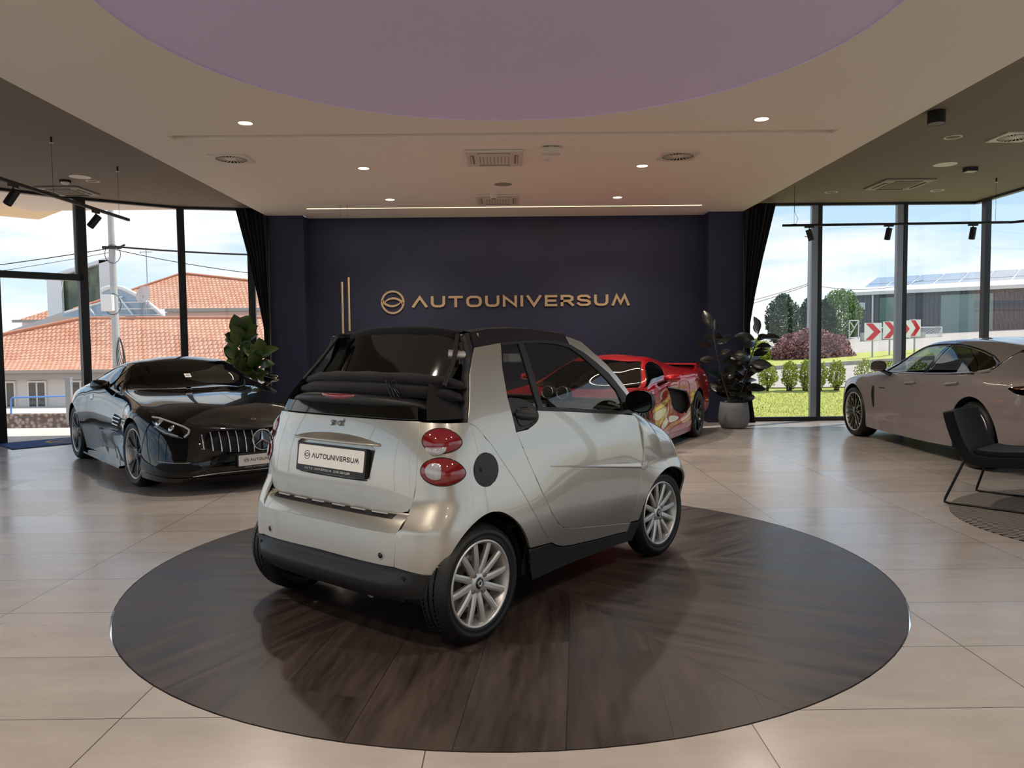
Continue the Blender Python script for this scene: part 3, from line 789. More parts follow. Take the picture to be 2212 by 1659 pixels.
M_DARKMIR = mat('mirror_glass', '4a5350', .05, metal=1.)
M_RIBL = mat('ribbed_clear_lens', 'b9b2b0', .12, metal=.5, coat=1.)
def _rib():
    nt = M_RIBL.node_tree; tc = nt.nodes.new('ShaderNodeTexCoord'); w = nt.nodes.new('ShaderNodeTexWave'); w.bands_direction = 'Y'; w.inputs['Scale'].default_value = 50
    b = nt.nodes.new('ShaderNodeBump'); b.inputs['Strength'].default_value = .7; b.inputs['Distance'].default_value = .004
    nt.links.new(tc.outputs['Object'], w.inputs['Vector']); nt.links.new(w.outputs['Fac'], b.inputs['Height']); nt.links.new(b.outputs[0], nt.nodes['Principled BSDF'].inputs['Normal'])
_rib()
M_DISC = mat('brake_disc', '8d8a86', .35, metal=.9)
M_INT = mat('interior_black', '171717', .7)
M_INTG = mat('interior_grey', '3b3d3d', .6)
M_PLATE = mat('plate_white', 'e9e4de', .35)
M_PRINT = mat('print_black', '17140f', .5)
M_PRINTW = mat('print_white', 'ddd9d2', .5)

def tyre_rim(root, name, c, R, wd, rr, side, spokes, mt_rim, steer=0., style='multi', lip=None, nhub=4, logo=True, disc=True, caliper=None):
    """wheel standing at c (centre of its outer face plane), axis across the car; side -1 right, +1 left. Returns the wheel empty."""
    w = bpy.data.objects.new(name, None); COL.objects.link(w); w.parent = root; w.location = c; w.rotation_euler = (0, 0, steer); w.empty_display_size = .1
    s = side
    def L(prof, m, nm, n=64, par=w, close=False):
        # profile points (radius, depth inwards from the outer face)
        return MB().lathe([(r, -s*d) for r, d in prof], n=n, axis='Y', close=close).build(nm, m, par, recalc=True)
    sw = R-rr
    out_ = [(rr-.004, .012), (rr+sw*.12, .002), (rr+sw*.16, .005), (rr+sw*.35, -.003), (rr+sw*.6, -.004), (rr+sw*.62, -.001), (rr+sw*.85, .010), (R-.010, .020), (R-.004, .030)]
    tr = [(R-.004, .030)]
    for k in (.30, .50, .70): tr += [(R, wd*k-.005), (R-.008, wd*k-.004), (R-.008, wd*k+.004), (R, wd*k+.005)]
    tr += [(R-.004, wd-.030)]
    inn = [(R-.004, wd-.030), (R-.012, wd-.020), (rr+sw*.6, wd), (rr, wd-.012), (rr-.02, wd-.02), (rr-.02, .03), (rr-.004, .012)]
    tm = MB()
    for prof, smo in ((out_, True), (tr, False), (inn, True)): tm.lathe([(r, -s*d) for r, d in prof], n=96, axis='Y', smooth=smo)
    t = tm.build('tyre', M_TYRE, w, recalc=True)
    # tread cuts near the shoulder and raised sidewall ring
    mb = MB()
    for q in range(72):
        a = q*2*PI/72
        for d in (.052, wd-.052):
            mb.bar((R*.999*math.cos(a), -s*(d-.014), R*.999*math.sin(a)), (R*.999*math.cos(a+.03), -s*(d+.014), R*.999*math.sin(a+.03)), .003, .0032, up=(math.cos(a), 0, math.sin(a)))
    mb.build('tread_block', M_DARKHOLE, t)
    # rim barrel with lip
    rim = L([(rr-.028, wd*.75), (rr-.03, .05), (rr-.020, .030), (rr-.016, .012), (rr-.010, .004), (rr-.002, .006), (rr+.001, .014), (rr-.004, .03)], lip or mt_rim, 'rim')
    L([(.05, wd*.55), (rr-.03, wd*.55)], M_DARKHOLE, 'rim_back', 48)
    if disc:
        L([(.06, .085), (rr*.70, .085), (rr*.70, .10), (.06, .10)], M_DISC, 'brake_disc', 48, close=True)
    if caliper:
        mb = MB(); mb.box((rr*.55*.7, -s*.075, rr*.55*.7), (.09, .05, .16), Matrix.Rotation(-.8, 3, 'Y')); mb.build('brake_caliper', caliper, w)
    ri = rr-.016
    def spoke(a0, a1, w0, w1, nm='spoke', r0=None, d0=.028, d1=.014):
        mb = MB(); r0_ = r0 or rr*.20
        n = 7; vs = []
        for i in range(n):
            k = i/(n-1); r = r0_+(ri+.004-r0_)*k; a = a0+(a1-a0)*k; ww = w0+(w1-w0)*k; d = d0+(d1-d0)*k-.004*math.sin(k*PI)
            ca, sa = math.cos(a), math.sin(a); tx, tz = -sa, ca
            for (q, dd) in ((-.5, .022), (-.5, .006), (-.22, 0), (.22, 0), (.5, .006), (.5, .022)):
                vs.append((r*ca+tx*ww*q, -s*(d+dd), r*sa+tz*ww*q))
        fs = []
        for i in range(n-1):
            for j in range(5): fs.append((i*6+j, i*6+j+1, (i+1)*6+j+1, (i+1)*6+j))
        mb.add(vs, fs, False); return mb
    if style == 'multi':      # straight spokes, evenly set
        for q in range(spokes):
            a = (q+.25)*2*PI/spokes; spoke(a, a, .036, .030).build('spoke', mt_rim, w, recalc=True)
    elif style == 'twin':     # pairs of spokes opening to the lip
        for q in range(spokes):
            a = (q+.15)*2*PI/spokes
            for e in (-1, 1): spoke(a+e*.10, a+e*.235, .026, .019, d0=.030).build('spoke', mt_rim, w)
    elif style == 'vee':
        for q in range(spokes):
            a = q*2*PI/spokes
            spoke(a, a+.17, .02, .016).build('spoke', mt_rim, w); spoke(a, a-.17, .02, .016).build('spoke', mt_rim, w)
    elif style == 'star':
        for q in range(spokes):
            a = (q+.3)*2*PI/spokes
            for e in (-1, 1): spoke(a+e*.14, a+e*.20, .022, .03, d0=.034).build('spoke', mt_rim, w)
    hb = L([(0, .020), (.03, .020), (rr*.19, .022), (rr*.27, .034), (rr*.27, .06)], mt_rim, 'hub', 32)
    for q in range(nhub):
        a = (q+.4)*2*PI/nhub; rb = rr*.165+.012
        MB().lathe([(0, -s*.017), (.009, -s*.017), (.011, -s*.022), (.011, -s*.03)], c=(rb*1.12*math.cos(a), 0, rb*1.12*math.sin(a)), n=12, axis='Y', smooth=False).build('wheel_bolt', M_DISC, w)
    if logo:
        L([(0, .0165), (.026, .0165), (.029, .022)], M_GLOSSB, 'hub_cap', 24)
        MB().lathe([(.008, -s*.0158), (.016, -s*.0158), (.016, -s*.0166), (.008, -s*.0166)], n=20, axis='Y', close=True).build('cap_mark', M_CHROME, w)
    return w

def fan(S, poly, bulge, m, name, parent, lift=.002, rings=6, sgn=1, flipn=False, inner=1.0):
    """a domed lens laid on S: rings from its middle to its outline"""
    A = np.array(dens(poly, .012)); c = A.mean(0); e = 2e-4
    mb = MB(); n = len(A); V = []
    for k in range(rings+1):
        q = k/rings*inner
        pts = c+(A-c)*q
        P = S(pts[:, 0], pts[:, 1]); N = np.cross(S(pts[:, 0]+e, pts[:, 1])-S(pts[:, 0]-e, pts[:, 1]), S(pts[:, 0], pts[:, 1]+e)-S(pts[:, 0], pts[:, 1]-e))
        N = N/np.linalg.norm(N, axis=1, keepdims=True)*(-1 if flipn else 1)
        h = lift+bulge*(1-(q/inner)**2.2)
        V += [tuple(x) for x in (P+N*h)]
    if sgn < 0: V = [(x, -y, z) for x, y, z in V]
    F = [(k*n+i, k*n+(i+1) % n, (k+1)*n+(i+1) % n, (k+1)*n+i) for k in range(rings) for i in range(n)]
    mb.add(V, F, True)
    o = mb.build(name, m, parent, weld=True)
    # make sure the dome faces outwards
    return o

def ell(c, a, b, n=40, rot=0.):
    return [(c[0]+a*math.cos(t)*math.cos(rot)-b*math.sin(t)*math.sin(rot), c[1]+a*math.cos(t)*math.sin(rot)+b*math.sin(t)*math.cos(rot)) for t in [i*2*PI/n for i in range(n)]]

def number_plate(parent, cx, cy, cz, w, h, R, frame=True, strip='AUTO UNIVERSUM'):
    """white plate with the showroom's name; R maps (right, out, up) of the plate into the car"""
    T = lambda x, z, d: tuple(Vector((cx, cy, cz))+R @ Vector((x, d, z)))
    p = bpy.data.objects.new('number_plate', None); COL.objects.link(p); p.parent = parent; p.empty_display_size = .05
    rr = lambda w_, h_, r: [(sx*(w_/2-r)+r*math.cos(a), sz*(h_/2-r)+r*math.sin(a)) for sx, sz, a0 in ((1, 1, 0), (-1, 1, PI/2), (-1, -1, PI), (1, -1, 1.5*PI)) for a in [a0+k*PI/12 for k in range(7)]]
    if frame:
        MB().prism([(x, z-.011) for x, z in rr(w+.024, h+.042, .012)], -.012, .012, T).build('plate_frame', M_BPL, p)
    MB().prism(rr(w, h, .008), .0, .0135, T).build('plate', M_PLATE, p)
    lt, tw = stroke_letters('AUTOUNIVERSUM', h*.24, lambda x, z, d: T(x+w*.055, z+h*.01, d), .20, .0137, .0145, .22)
    k = w*.70/tw
    lt2, tw = stroke_letters('AUTOUNIVERSUM', h*.24, lambda x, z, d: T(x*k+w*.075, z+h*.01, d), .20, .0137, .0145, .22)
    lt2.build('plate_lettering', M_PRINT, p, recalc=False)
    mb = MB(); emblem(mb, h*.22, lambda x, z, d: T(x-w*.355, z+h*.01, d), .0137, .0145, .13); mb.build('plate_emblem', M_PRINT, p, recalc=False)
    if frame:
        zb = -h/2-.0145
        l1, t1 = stroke_letters(strip, .0105, lambda x, z, d: T(x, z+zb, d), .16, .0122, .0128, .5)
        c1 = -w*.20 if 'CAR' not in strip else 0
        l1, t1 = stroke_letters('AUTO UNIVERSUM', .0105, lambda x, z, d: T(x-.09, z+zb, d), .16, .0122, .0128, .5)
        l1.build('frame_lettering', M_PRINTW, p, recalc=False)
        l2, t2 = stroke_letters('CAR DEALER', .0105, lambda x, z, d: T(x+.10, z+zb, d), .18, .0122, .0128, .2)
        l2.build('frame_lettering', M_PRINTW, p, recalc=False)
    return p

# ------------------------------------------------------------------ the silver two-seat convertible on the turntable
def build_smart():
    root = empty('convertible_car', (-.7158, 4.1201, 0), .8848,
                 label='small silver two-seat convertible with folded black top parked on the round dark turntable', cat='car')
    side = lambda s, z: sm_surf(s, z, 'side')
    def signed(kind, grow=0.):
        def f(s, z):
            s = np.asarray(s, float); P = sm_surf(np.abs(s), z, kind).copy()
            P[..., 1] = np.where(s < 0, -P[..., 1], P[..., 1])
            return P
        return f
    gate, bump = signed('gate'), signed('bump')
    DOORR = [(1.285, .973), (1.337, .829), (1.412, .662), (1.501, .527), (1.577, .454), (1.642, .417)]
    DOORB = [(1.777, .387), (2.132, .332), (2.409, .293)]
    DOORF = [(2.42, .307), (2.434, .40), (2.449, .498), (2.465, .609), (2.486, .680), (2.506, .751), (2.511, .86), (2.492, .937), (2.462, .964)]
    BELT = [(2.332, .981), (1.99, 1.017), (1.734, 1.044), (1.52, 1.064)]
    HAND = [(1.383, .978), (1.473, 1.006), (1.507, 1.04), (1.498, 1.069)]
    SEAM = [(.918, 1.05), (.977, 1.03), (1.03, .988), (1.079, .932), (1.138, .847), (1.214, .739), (1.305, .598), (1.40, .475), (1.475, .402)]
    SILL = [(1.538, .357), (1.601, .327), (1.677, .303), (1.772, .287), (2.046, .262), (2.389, .241), (2.409, .293)]
    ARCH = [(.736, .374), (.762, .452), (.82, .542), (.9, .601), (.981, .623), (1.059, .617), (1.136, .583), (1.206, .53), (1.264, .464), (1.317, .382)]
    ARCH = smooth_open(ARCH, 3)
    # door skin
    cr = smooth_poly(DOORR+DOORB+DOORF+BELT+HAND[::-1], corners=(0, 8, 17, 18, 21, 22, 25), it=2)
    panel('door', side, cr, M_SILVER, root)
    # crease that runs down the door to the side indicator
    # roof cell: pillar, rear door frame and sill in one silver band
    cell = [(1.136, 1.405), (1.355, 1.428), (1.308, 1.301), (1.285, 1.15)]+DOORR+DOORB+SILL[::-1][1:]+SEAM[::-1]+[(1.001, 1.201), (1.095, 1.348)]
    panel('roof_cell', side, cell, M_SILVER, root)
    quarter = [(.613, 1.06), (.605, .921), (.585, .778), (.576, .734), (.557, .685), (.551, .628), (.538, .582), (.51, .559), (.512, .402), (.649, .379)]+ARCH+[(1.325, .376), (1.475, .362), (1.538, .357)]+SEAM[::-1]+[(.735, 1.056)]
    panel('quarter_panel', side, quarter, M_SILVER, root, step=.03)
    # rear bumper and its ledge
    panel('rear_bumper', bump, [(-.512, .402), (0, .408), (.512, .402), (.512, .556), (-.512, .556)], M_SILVER, root, step=.035, both=False)
    def ledge(s, t):
        a = bump(s, np.full_like(s, .556)); b = gate(s*1.0, np.full_like(s, .632)); b[..., 0] -= .004
        k = np.clip(t, -.1, 1.1)[..., None]
        k2 = k+.0
        P = a*(1-k2)+b*k2
        P[..., 2] += .012*np.sin(np.clip(t, 0, 1)*PI)
        return P
    panel('bumper_ledge', ledge, [(-.512, .0), (.512, .0), (.53, .55), (-.53, .55)], M_SILVER, root, step=.06, both=False, gap=.0)
    lo = lambda s, t: ledge(s, t)
    panel('vent_strip', ledge, [(-.53, .551), (.53, .551), (.545, 1.1), (-.545, 1.1)], M_SILVER, root, step=.06, both=False, lift=.0, gap=.0)
    panel('vent_plate', ledge, [(-.46, .60), (.46, .60), (.47, .98), (-.47, .98)], M_BPL, root, step=.06, both=False, lift=.001, gap=0, depth=.002)
    for k in range(6):
        s0 = -.375+k*.15
        panel('vent_slot', ledge, [(s0-.055, .66), (s0+.055, .66), (s0+.055, .80), (s0-.055, .80)], M_DARKHOLE, root, step=.05, both=False, lift=.0015, gap=0, depth=0)
        P = [tuple(ledge(np.array(s), np.array(.84))+np.array((-.002, 0, .006))) for s in np.linspace(s0-.052, s0+.052, 6)]
        MB().tube(P, .0045, 6).build('vent_bar', M_RIM, root)
    for s0 in (-.432, .432):
        c = side(np.array(abs(s0)), np.array(.447)); P = bump(np.array(s0), np.array(.447))
        nrm = Vector((-1, -.12 if s0 > 0 else .12, 0)).normalized(); R = nrm.to_track_quat('Z', 'Y').to_matrix()
        mb = MB().lathe([(.0135, .0005), (.0175, .0025), (.0205, .0005)], c=P, n=24, R=R); mb.build('sensor_ring', M_SILVER, root)
        MB().lathe([(0, .0015), (.014, .0015), (.014, -.004)], c=P, n=20, R=R).build('parking_sensor', M_BPL, root)
    # black lower bumper with a stepped channel
    def blk(s, z):
        P = bump(s, z).copy(); th = np.clip(np.abs(s)/AC, 0, 1); sw = _ss(.46, .66, th)      # sw: 0 across the back, 1 on the flank
        g = .004+(1-sw)*(-.022*_ss(.345, .372, z)+.014*_ss(.36, .33, z))
        P[..., 0] -= g*(1-sw); P[..., 1] += np.where(s > 0, -1, 1)*.004*sw
        cut = np.clip((.30-z)/.10, 0, 1); P[..., 0] += .09*cut**2*(1-sw); P[..., 1] += np.where(s > 0, 1, -1)*.03*cut**2*sw
        return P
    panel('lower_bumper', blk, [(-.735, .372), (-.649, .379), (-.494, .396), (-.12, .405), (.12, .405), (.494, .396), (.649, .379), (.735, .372), (.726, .336), (.699, .287), (.651, .261), (.566, .25), (.478, .232), (.15, .22), (-.15, .22), (-.478, .232), (-.566, .25), (-.651, .261), (-.699, .287), (-.726, .336)], M_BPL, root, step=.03, both=False)
    for s0 in (-.56, .56): 
        P = blk(np.array(s0), np.array(.352)); R = Vector((-1, 0, 0)).to_track_quat('Z', 'Y').to_matrix()
        MB().lathe([(0, .001), (.012, .001), (.012, -.004)], c=P, n=16, R=R).build('tow_cover', M_DARKHOLE, root)
    # tailgate with the plate well
    G = [(.613, 1.062), (.605, .921), (.585, .778), (.571, .732), (.560, .69), (.535, .652), (.49, .637), (.3, .634)]
    well = smooth_poly([(-.335, .955), (.335, .955), (.315, .86), (.285, .775), (.262, .762), (-.262, .762), (-.285, .775), (-.315, .86)], it=2)
    gp = smooth_poly([(-s, z) for s, z in G]+[(s, z) for s, z in G[::-1]], corners=(0, 15), it=1)
    tg = panel('tailgate', gate, gp, M_SILVER, root, holes=[well], step=.04, both=False, depth=.026, rim=.005)[0]
    def wellS(s, z):
        P = gate(s, z).copy(); return P
    panel('plate_well', gate, inset(well, .001), M_SILVER, root, step=.04, both=False, lift=-.024, depth=0, gap=-.008)
    # grab ledge above the plate
    mb = MB(); us = np.linspace(-1, 1, 41); pr = []
    for u in us:
        s = u*.365; hgt = .036*(1-u*u)**.8+.003; pro = .046*(1-u*u)**.45+.004
        z0 = .942-.010*u*u*0
        prof = [(z0+hgt, 0.0), (z0+hgt*.72, pro*.45), (z0+hgt*.35, pro*.86), (z0+.010, pro), (z0, pro*.97), (z0-.003, pro*.85), (z0-.004, 0)]
        pr.append([tuple(gate(np.array(s), np.array(z))-np.array((d, 0, 0))) for z, d in prof])
    n, m_ = len(pr), len(pr[0])
    mb.add([p for r in pr for p in r], [(i*m_+j, (i+1)*m_+j, (i+1)*m_+j+1, i*m_+j+1) for i in range(n-1) for j in range(m_-1)], True)
    o = mb.build('grab_ledge', M_SILVER, root)
    # the small badge word, low chrome letters
    def bT(x, z): return tuple(gate(np.array(x), np.array(1.018+z))-np.array((.004, 0, 0)))
    W = [[(.0, .0), (.012, .0), (.014, .007), (.002, .012), (.003, .019), (.014, .019)],
         [(.022, 0), (.022, .019)], [(.022, .014), (.027, .019), (.032, .016), (.032, 0)], [(.032, .014), (.037, .019), (.042, .016), (.042, 0)],
         [(.060, .019), (.060, 0)], [(.060, .014), (.055, .019), (.049, .014), (.049, .005), (.055, 0), (.060, .005)],
         [(.068, 0), (.068, .019)], [(.068, .013), (.073, .019), (.077, .019)],
         [(.083, .028), (.083, .003), (.090, 0)], [(.079, .019), (.091, .019)]]
    mb = MB()
    for st in W: mb.tube([bT((x-.045)*1.25-.005, z*1.25) for x, z in st], .0019, 6)
    mb.build('badge_word', mat('badge_metal', '5b5b5b', .3, metal=.6), root)
    number_plate(root, -.278, 0, .857, .52, .104, Matrix(((0, -.99, .14), (-1, 0, 0), (0, .14, .99))), True, 'AUTO UNIVERSUM CAR DEALER')
    # tail lights
    def egg(s0, s1, sc, z0, z1, tip):
        P = []
        for t in np.linspace(0, 2*PI, 49)[:-1]:
            c, n = math.cos(t), math.sin(t); a_ = (s1-sc) if c > 0 else (sc-s0); zc = (z0+z1)/2; h = (z1-z0)/2
            zz = h*n*(1 if c < 0 else (1-.22*c*c)); P.append((sc+a_*c, zc+zz+(tip-zc)*(max(0, c)**2)))
        return P
    LU = egg(.626, .850, .725, .919, 1.032, .965); LL = egg(.615, .852, .722, .773, .900, .826)
    for sg in (1, -1):
        for P, up in ((LU, True), (LL, False)):
            t = fan(side, P, .018, M_REDL, 'tail_light', root, sgn=sg)
            P2 = inset(P, -.0055)
            rg = MB()
            A = np.array(dens(P, .012)); e = 2e-4
            Q = side(A[:, 0], A[:, 1]); N = np.cross(side(A[:, 0]+e, A[:, 1])-side(A[:, 0]-e, A[:, 1]), side(A[:, 0], A[:, 1]+e)-side(A[:, 0], A[:, 1]-e)); N /= np.linalg.norm(N, axis=1, keepdims=True)
            rg.tube([(x, y*sg, z) for x, y, z in Q+N*.001], .0032, 6, closed=True); rg.build('lamp_seal', M_GLOSSB, t)
            cx, cz = (.70, .951) if up else (.688, .838)
            if up: pl = [(cx+.052*math.cos(a), cz-.006+.034*math.sin(a)) for a in np.linspace(PI, 2*PI, 20)]
            else: pl = ell((cx, cz), .045, .038, 28)
            f = fan(side, pl, .006, M_RIBL, 'clear_lens', t, lift=.0165, sgn=sg, rings=4)
    # fuel flap, indicator, door handle
    ff = fan(side, ell((1.003, .822), .096, .079, 64, .2), .004, M_BPL, 'fuel_flap', root, lift=.003)
    fan(side, ell((.955, .826), .010, .012, 16), .003, M_DARKHOLE, 'flap_notch', ff, lift=.006)
    hb = panel('handle_plate', side, smooth_poly([(1.287, 1.147), (1.287, .975), (1.383, .981), (1.473, 1.008), (1.507, 1.04), (1.498, 1.069), (1.467, 1.103), (1.41, 1.131), (1.349, 1.143)], corners=(0, 1), it=2), M_BPL, root, lift=-.001, step=.03, depth=.02)
    for sg, h in ((1, hb[0]), (-1, hb[1])):
        fan(side, smooth_poly([(1.308, 1.085), (1.40, 1.095), (1.468, 1.075), (1.488, 1.04), (1.455, 1.008), (1.38, .992), (1.312, .998)], it=2), -.012, M_GLOSSB, 'handle_recess', h, lift=.0015, sgn=sg)
        mb = MB(); pr = []
        for k in np.linspace(0, 1, 11):
            s_, z_ = 1.302+.182*k, 1.062-.022*k; hh = .021*(1-(2*k-1)**4)+.006; d = .012+.010*math.sin(PI*min(1, k*1.1))
            pr.append([tuple(side(np.array(s_), np.array(z_+q))*np.array((1, sg, 1))+np.array((0, -e*sg, 0))) for q, e in ((hh, .001), (hh*.6, d*.8), (0, d), (-hh*.6, d*.8), (-hh, .001))])
        mb.add([p for r in pr for p in r], [(i*5+j, (i+1)*5+j, (i+1)*5+j+1, i*5+j+1) for i in range(10) for j in range(4)], True); mb.build('door_handle', M_BPL, h)
    for sg in (1, -1):
        f = fan(side, [(2.468, .642), (2.478, .672), (2.508, .675), (2.540, .668), (2.548, .650), (2.535, .628), (2.50, .618), (2.474, .624)], .008, M_CLEARL, 'side_indicator', root, sgn=sg)
        # raised swage on the door ending at the indicator
        mb = MB(); pr = []
        for k in np.linspace(0, 1, 20):
            s, z = 1.52+k*.94, .772-.132*k; h = .026*k**1.3+.002
            P = [side(np.array(s), np.array(z+q))+np.array((0, -d, 0)) for q, d in ((h, .0003), (h*.4, .006*k+.001), (0, .010*k+.001), (-.004, .0003))]
            pr.append([(p[0], p[1]*sg, p[2]) for p in P])
        mb.add([p for r in pr for p in r], [(i*4+j, (i+1)*4+j, (i+1)*4+j+1, i*4+j+1) for i in range(19) for j in range(3)], True); mb.build('door_crease', M_SILVER, root)
    # front wing, bonnet, front bumper
    def tz(x, z):
        if z <= ZB: return z
        zt = float(sm_zt(np.array(x))); n = float(_pl(np.array(x), [1.5, 1.8], [4.5, 2.6])); q = min(1, max(0, (z-ZB)/(zt-ZB)))
        return ZB+.6*math.asin(q**(n/2))/(PI/2)
    edge = [(s-.95, tz(s-.95, z)) for s, z in DOORF]
    wx, wz, wr = 1.86, .284, .318
    arch = [(wx+wr*math.cos(a), wz+wr*math.sin(a)) for a in np.linspace(2.95, .06, 22)]
    wing = [(1.462, .30)]+edge[1:]+[(1.55, 1.10), (1.75, 1.07), (2.0, 1.03), (2.2, .98), (2.325, .90), (2.34, .66), (2.34, .34), (2.22, .28)]+arch[::-1]+[(1.535, .30)]
    panel('front_wing', sm_nose, wing, M_SILVER, root, step=.03)
    panel('bonnet', sm_nose, [(1.555, 1.10), (1.75, 1.07), (2.0, 1.03), (2.2, .98), (2.325, .90), (2.33, 1.258), (1.62, 1.258), (1.58, 1.2)], M_BPL if False else M_SILVER, root, step=.05, depth=0)
    panel('front_bumper', sm_nose, [(2.342, .20), (2.342, .88), (2.356, .88), (2.356, .20)], M_BPL, root, step=.05)
    panel('bumper_corner', sm_nose, [(2.19, .17), (2.225, .275), (2.34, .33), (2.34, .17)], M_BPL, root, step=.03)
    panel('sill_cover', side, [(1.33, .366), (1.475, .353), (1.536, .349), (1.601, .319), (1.677, .295), (1.772, .279), (2.046, .254), (2.388, .233), (2.418, .288), (2.515, .285), (2.487, .235), (2.455, .168), (1.405, .178), (1.355, .27)], M_BPL, root, step=.04)
    # pillars, roof rails, windscreen
    AO = [(1.962, 1.464), (2.108, 1.428), (2.211, 1.354), (2.309, 1.286), (2.391, 1.209), (2.457, 1.127), (2.50, 1.06)]
    AI = [(1.98, 1.413), (2.1, 1.365), (2.198, 1.305), (2.308, 1.229), (2.366, 1.164), (2.425, 1.10), (2.46, 1.05)]
    panel('windscreen_pillar', side, AO+AI[::-1], M_SILVER, root, step=.03, depth=.03)
    RB = [(1.131, 1.407), (1.356, 1.429), (1.553, 1.435), (1.737, 1.438), (1.875, 1.429), (1.98, 1.413)]
    RT = [(1.144, 1.482), (1.271, 1.497), (1.472, 1.504), (1.646, 1.499), (1.826, 1.483), (1.962, 1.464)]
    panel('roof_rail', side, RT+RB[::-1], M_CANVAS, root, step=.03, depth=.05)
    # tops of the rails and the bar over the windscreen
    for sg in (1, -1):
        mb = MB(); pr = []
        for s, z in RT+AO[1:3]:
            P = side(np.array(s), np.array(z)); pr.append([(P[0], P[1]*sg, P[2]), (P[0], (P[1]+.05)*sg, P[2]+.008), (P[0], (P[1]+.085)*sg, P[2]-.004), (P[0], (P[1]+.085)*sg, P[2]-.03)])
        mb.add([p for r in pr for p in r], [(i*4+j, (i+1)*4+j, (i+1)*4+j+1, i*4+j+1) for i in range(len(pr)-1) for j in range(3)], True); mb.build('rail_top', M_CANVAS, root)
    def wscr(u, k):      # u across -1..1, k from the roof bar (0) to the cowl (1)
        k_ = np.clip(k, 0, 1); ts = np.linspace(0, 1, len(AO))
        s = np.interp(k_, ts, [a for a, b in AO]); z = np.interp(k_, ts, [b for a, b in AO])
        P = sm_surf(s, z, 'side').copy(); w = -P[..., 1]
        P[..., 1] = -u*w; b = 1-u*u
        P[..., 0] += (.075+.09*k_)*b; P[..., 2] += .022*b*(1-k_)-.02*b*k_
        return P
    panel('windscreen', wscr, [(-.985, .04), (.985, .04), (.985, .98), (-.985, .98)], M_CARGL, root, step=.08, both=False, depth=0)
    mb = MB(); mb.tube([tuple(wscr(np.array(u), np.array(-.0))+np.array((-.02, 0, -.01))) for u in np.linspace(-.97, .97, 15)], .028, 8); mb.build('windscreen_header', M_BPL, root)
    mb = MB(); mb.tube([tuple(wscr(np.array(u), np.array(1.))+np.array((.02, 0, -.03))) for u in np.linspace(-.97, .97, 15)], .035, 8); mb.build('cowl', M_BPL, root)
    MB().box((0, 0, 0), (.012, .19, .058)).build('rear_view_mirror', M_CLEARL, root, bevel=.01).location = (1.20, 0, 1.325)
    # side glass, its frame bars, belt strip
    WIN = [(1.285, 1.15), (1.308, 1.301), (1.355, 1.426), (1.551, 1.432), (1.735, 1.434), (1.846, 1.426), (1.98, 1.405), (2.095, 1.352), (2.198, 1.289), (2.308, 1.213), (2.362, 1.136), (2.357, 1.062), (2.335, .987), (1.992, 1.021), (1.736, 1.048), (1.524, 1.070), (1.498, 1.075), (1.467, 1.108), (1.41, 1.137), (1.349, 1.150)]
    panel('side_window', side, WIN, M_CARGL, root, lift=-.006, depth=0, step=.05)
    panel('window_bar', side, [(1.497, 1.428), (1.546, 1.428), (1.556, 1.068), (1.51, 1.075)], M_BPL, root, lift=.002, depth=.015)
    panel('belt_strip', side, [(1.50, 1.066), (1.734, 1.046), (1.99, 1.019), (2.34, .982), (2.34, .998), (1.99, 1.034), (1.734, 1.062), (1.51, 1.083)], M_BPL, root, lift=.002, gap=.0, step=.03)
    fr = WIN[2:12]
    fo = [(1.355, 1.427), (1.551, 1.435), (1.735, 1.438), (1.875, 1.429), (1.985, 1.411), (2.1, 1.363), (2.198, 1.303), (2.308, 1.227), (2.368, 1.162), (2.372, 1.115)]
    fin = [(1.357, 1.416), (1.551, 1.424), (1.735, 1.426), (1.87, 1.415), (1.965, 1.395), (2.06, 1.345), (2.16, 1.275), (2.265, 1.193), (2.333, 1.123), (2.350, 1.062)]
    panel('window_frame', side, fo+fin[::-1], M_BPL, root, lift=.001, gap=0, step=.03)
    panel('mirror_triangle', side, [(2.352, 1.15), (2.372, 1.158), (2.425, 1.098), (2.462, 1.05), (2.475, .975), (2.334, .98), (2.35, 1.06)], M_BPL, root, lift=.002, step=.03)
    # door mirrors
    for sg in (1, -1):
        mr = empty('door_mirror', (1.405, -.808*sg, 1.062)); mr.parent = root
        V = []; us = np.linspace(0, 1, 9); n = 20
        for k in us:
            q = math.sqrt(max(0, 1-k**2.4)); 
            for i in range(n):
                a = i*2*PI/n; ca, sa = math.cos(a), math.sin(a)
                y = .092*abs(ca)**.75*np.sign(ca); z = .068*abs(sa)**.75*np.sign(sa)
                if ca < 0: z *= 1+.12*ca
                V.append((k*.10-.02, -sg*y*(.35+.65*q), z*(.35+.65*q)))
        mb = MB().add(V, [(i*n+j, i*n+(j+1) % n, (i+1)*n+(j+1) % n, (i+1)*n+j) for i in range(8) for j in range(n)], True)
        mb.add(V[-n:], [list(range(n))], True); mb.build('mirror_shell', M_BPL, mr)
        MB().add([(-.016, y*.9, z*.9) for _, y, z in V[:n]], [list(range(n))]).build('mirror_glass', M_DARKMIR, mr, recalc=False)
        MB().tube([(.02, .06*sg, -.02), (.03, .12*sg, -.035)], [.03, .026], 10).build('mirror_arm', M_BPL, mr)
    # folded soft top: lip, lamp bar, two rolls of cloth, rear screen behind
    panel('top_seal', gate, [(-.60, 1.068), (.60, 1.068), (.595, 1.128), (-.595, 1.128)], M_GLOSSB, root, both=False, lift=.004, step=.05)
    def bar_sec(u, sec, x0, ymax, z0, tip=.55, bow=.06):
        out = []
        for t, (dx, dz) in enumerate(sec): out.append((x0+bow*u*u+dx*tip_f(u, tip), -u*ymax, z0+dz*tip_f(u, tip)-.012*u*u))
        return out
    def tip_f(u, p): return (1-abs(u)**5)**p
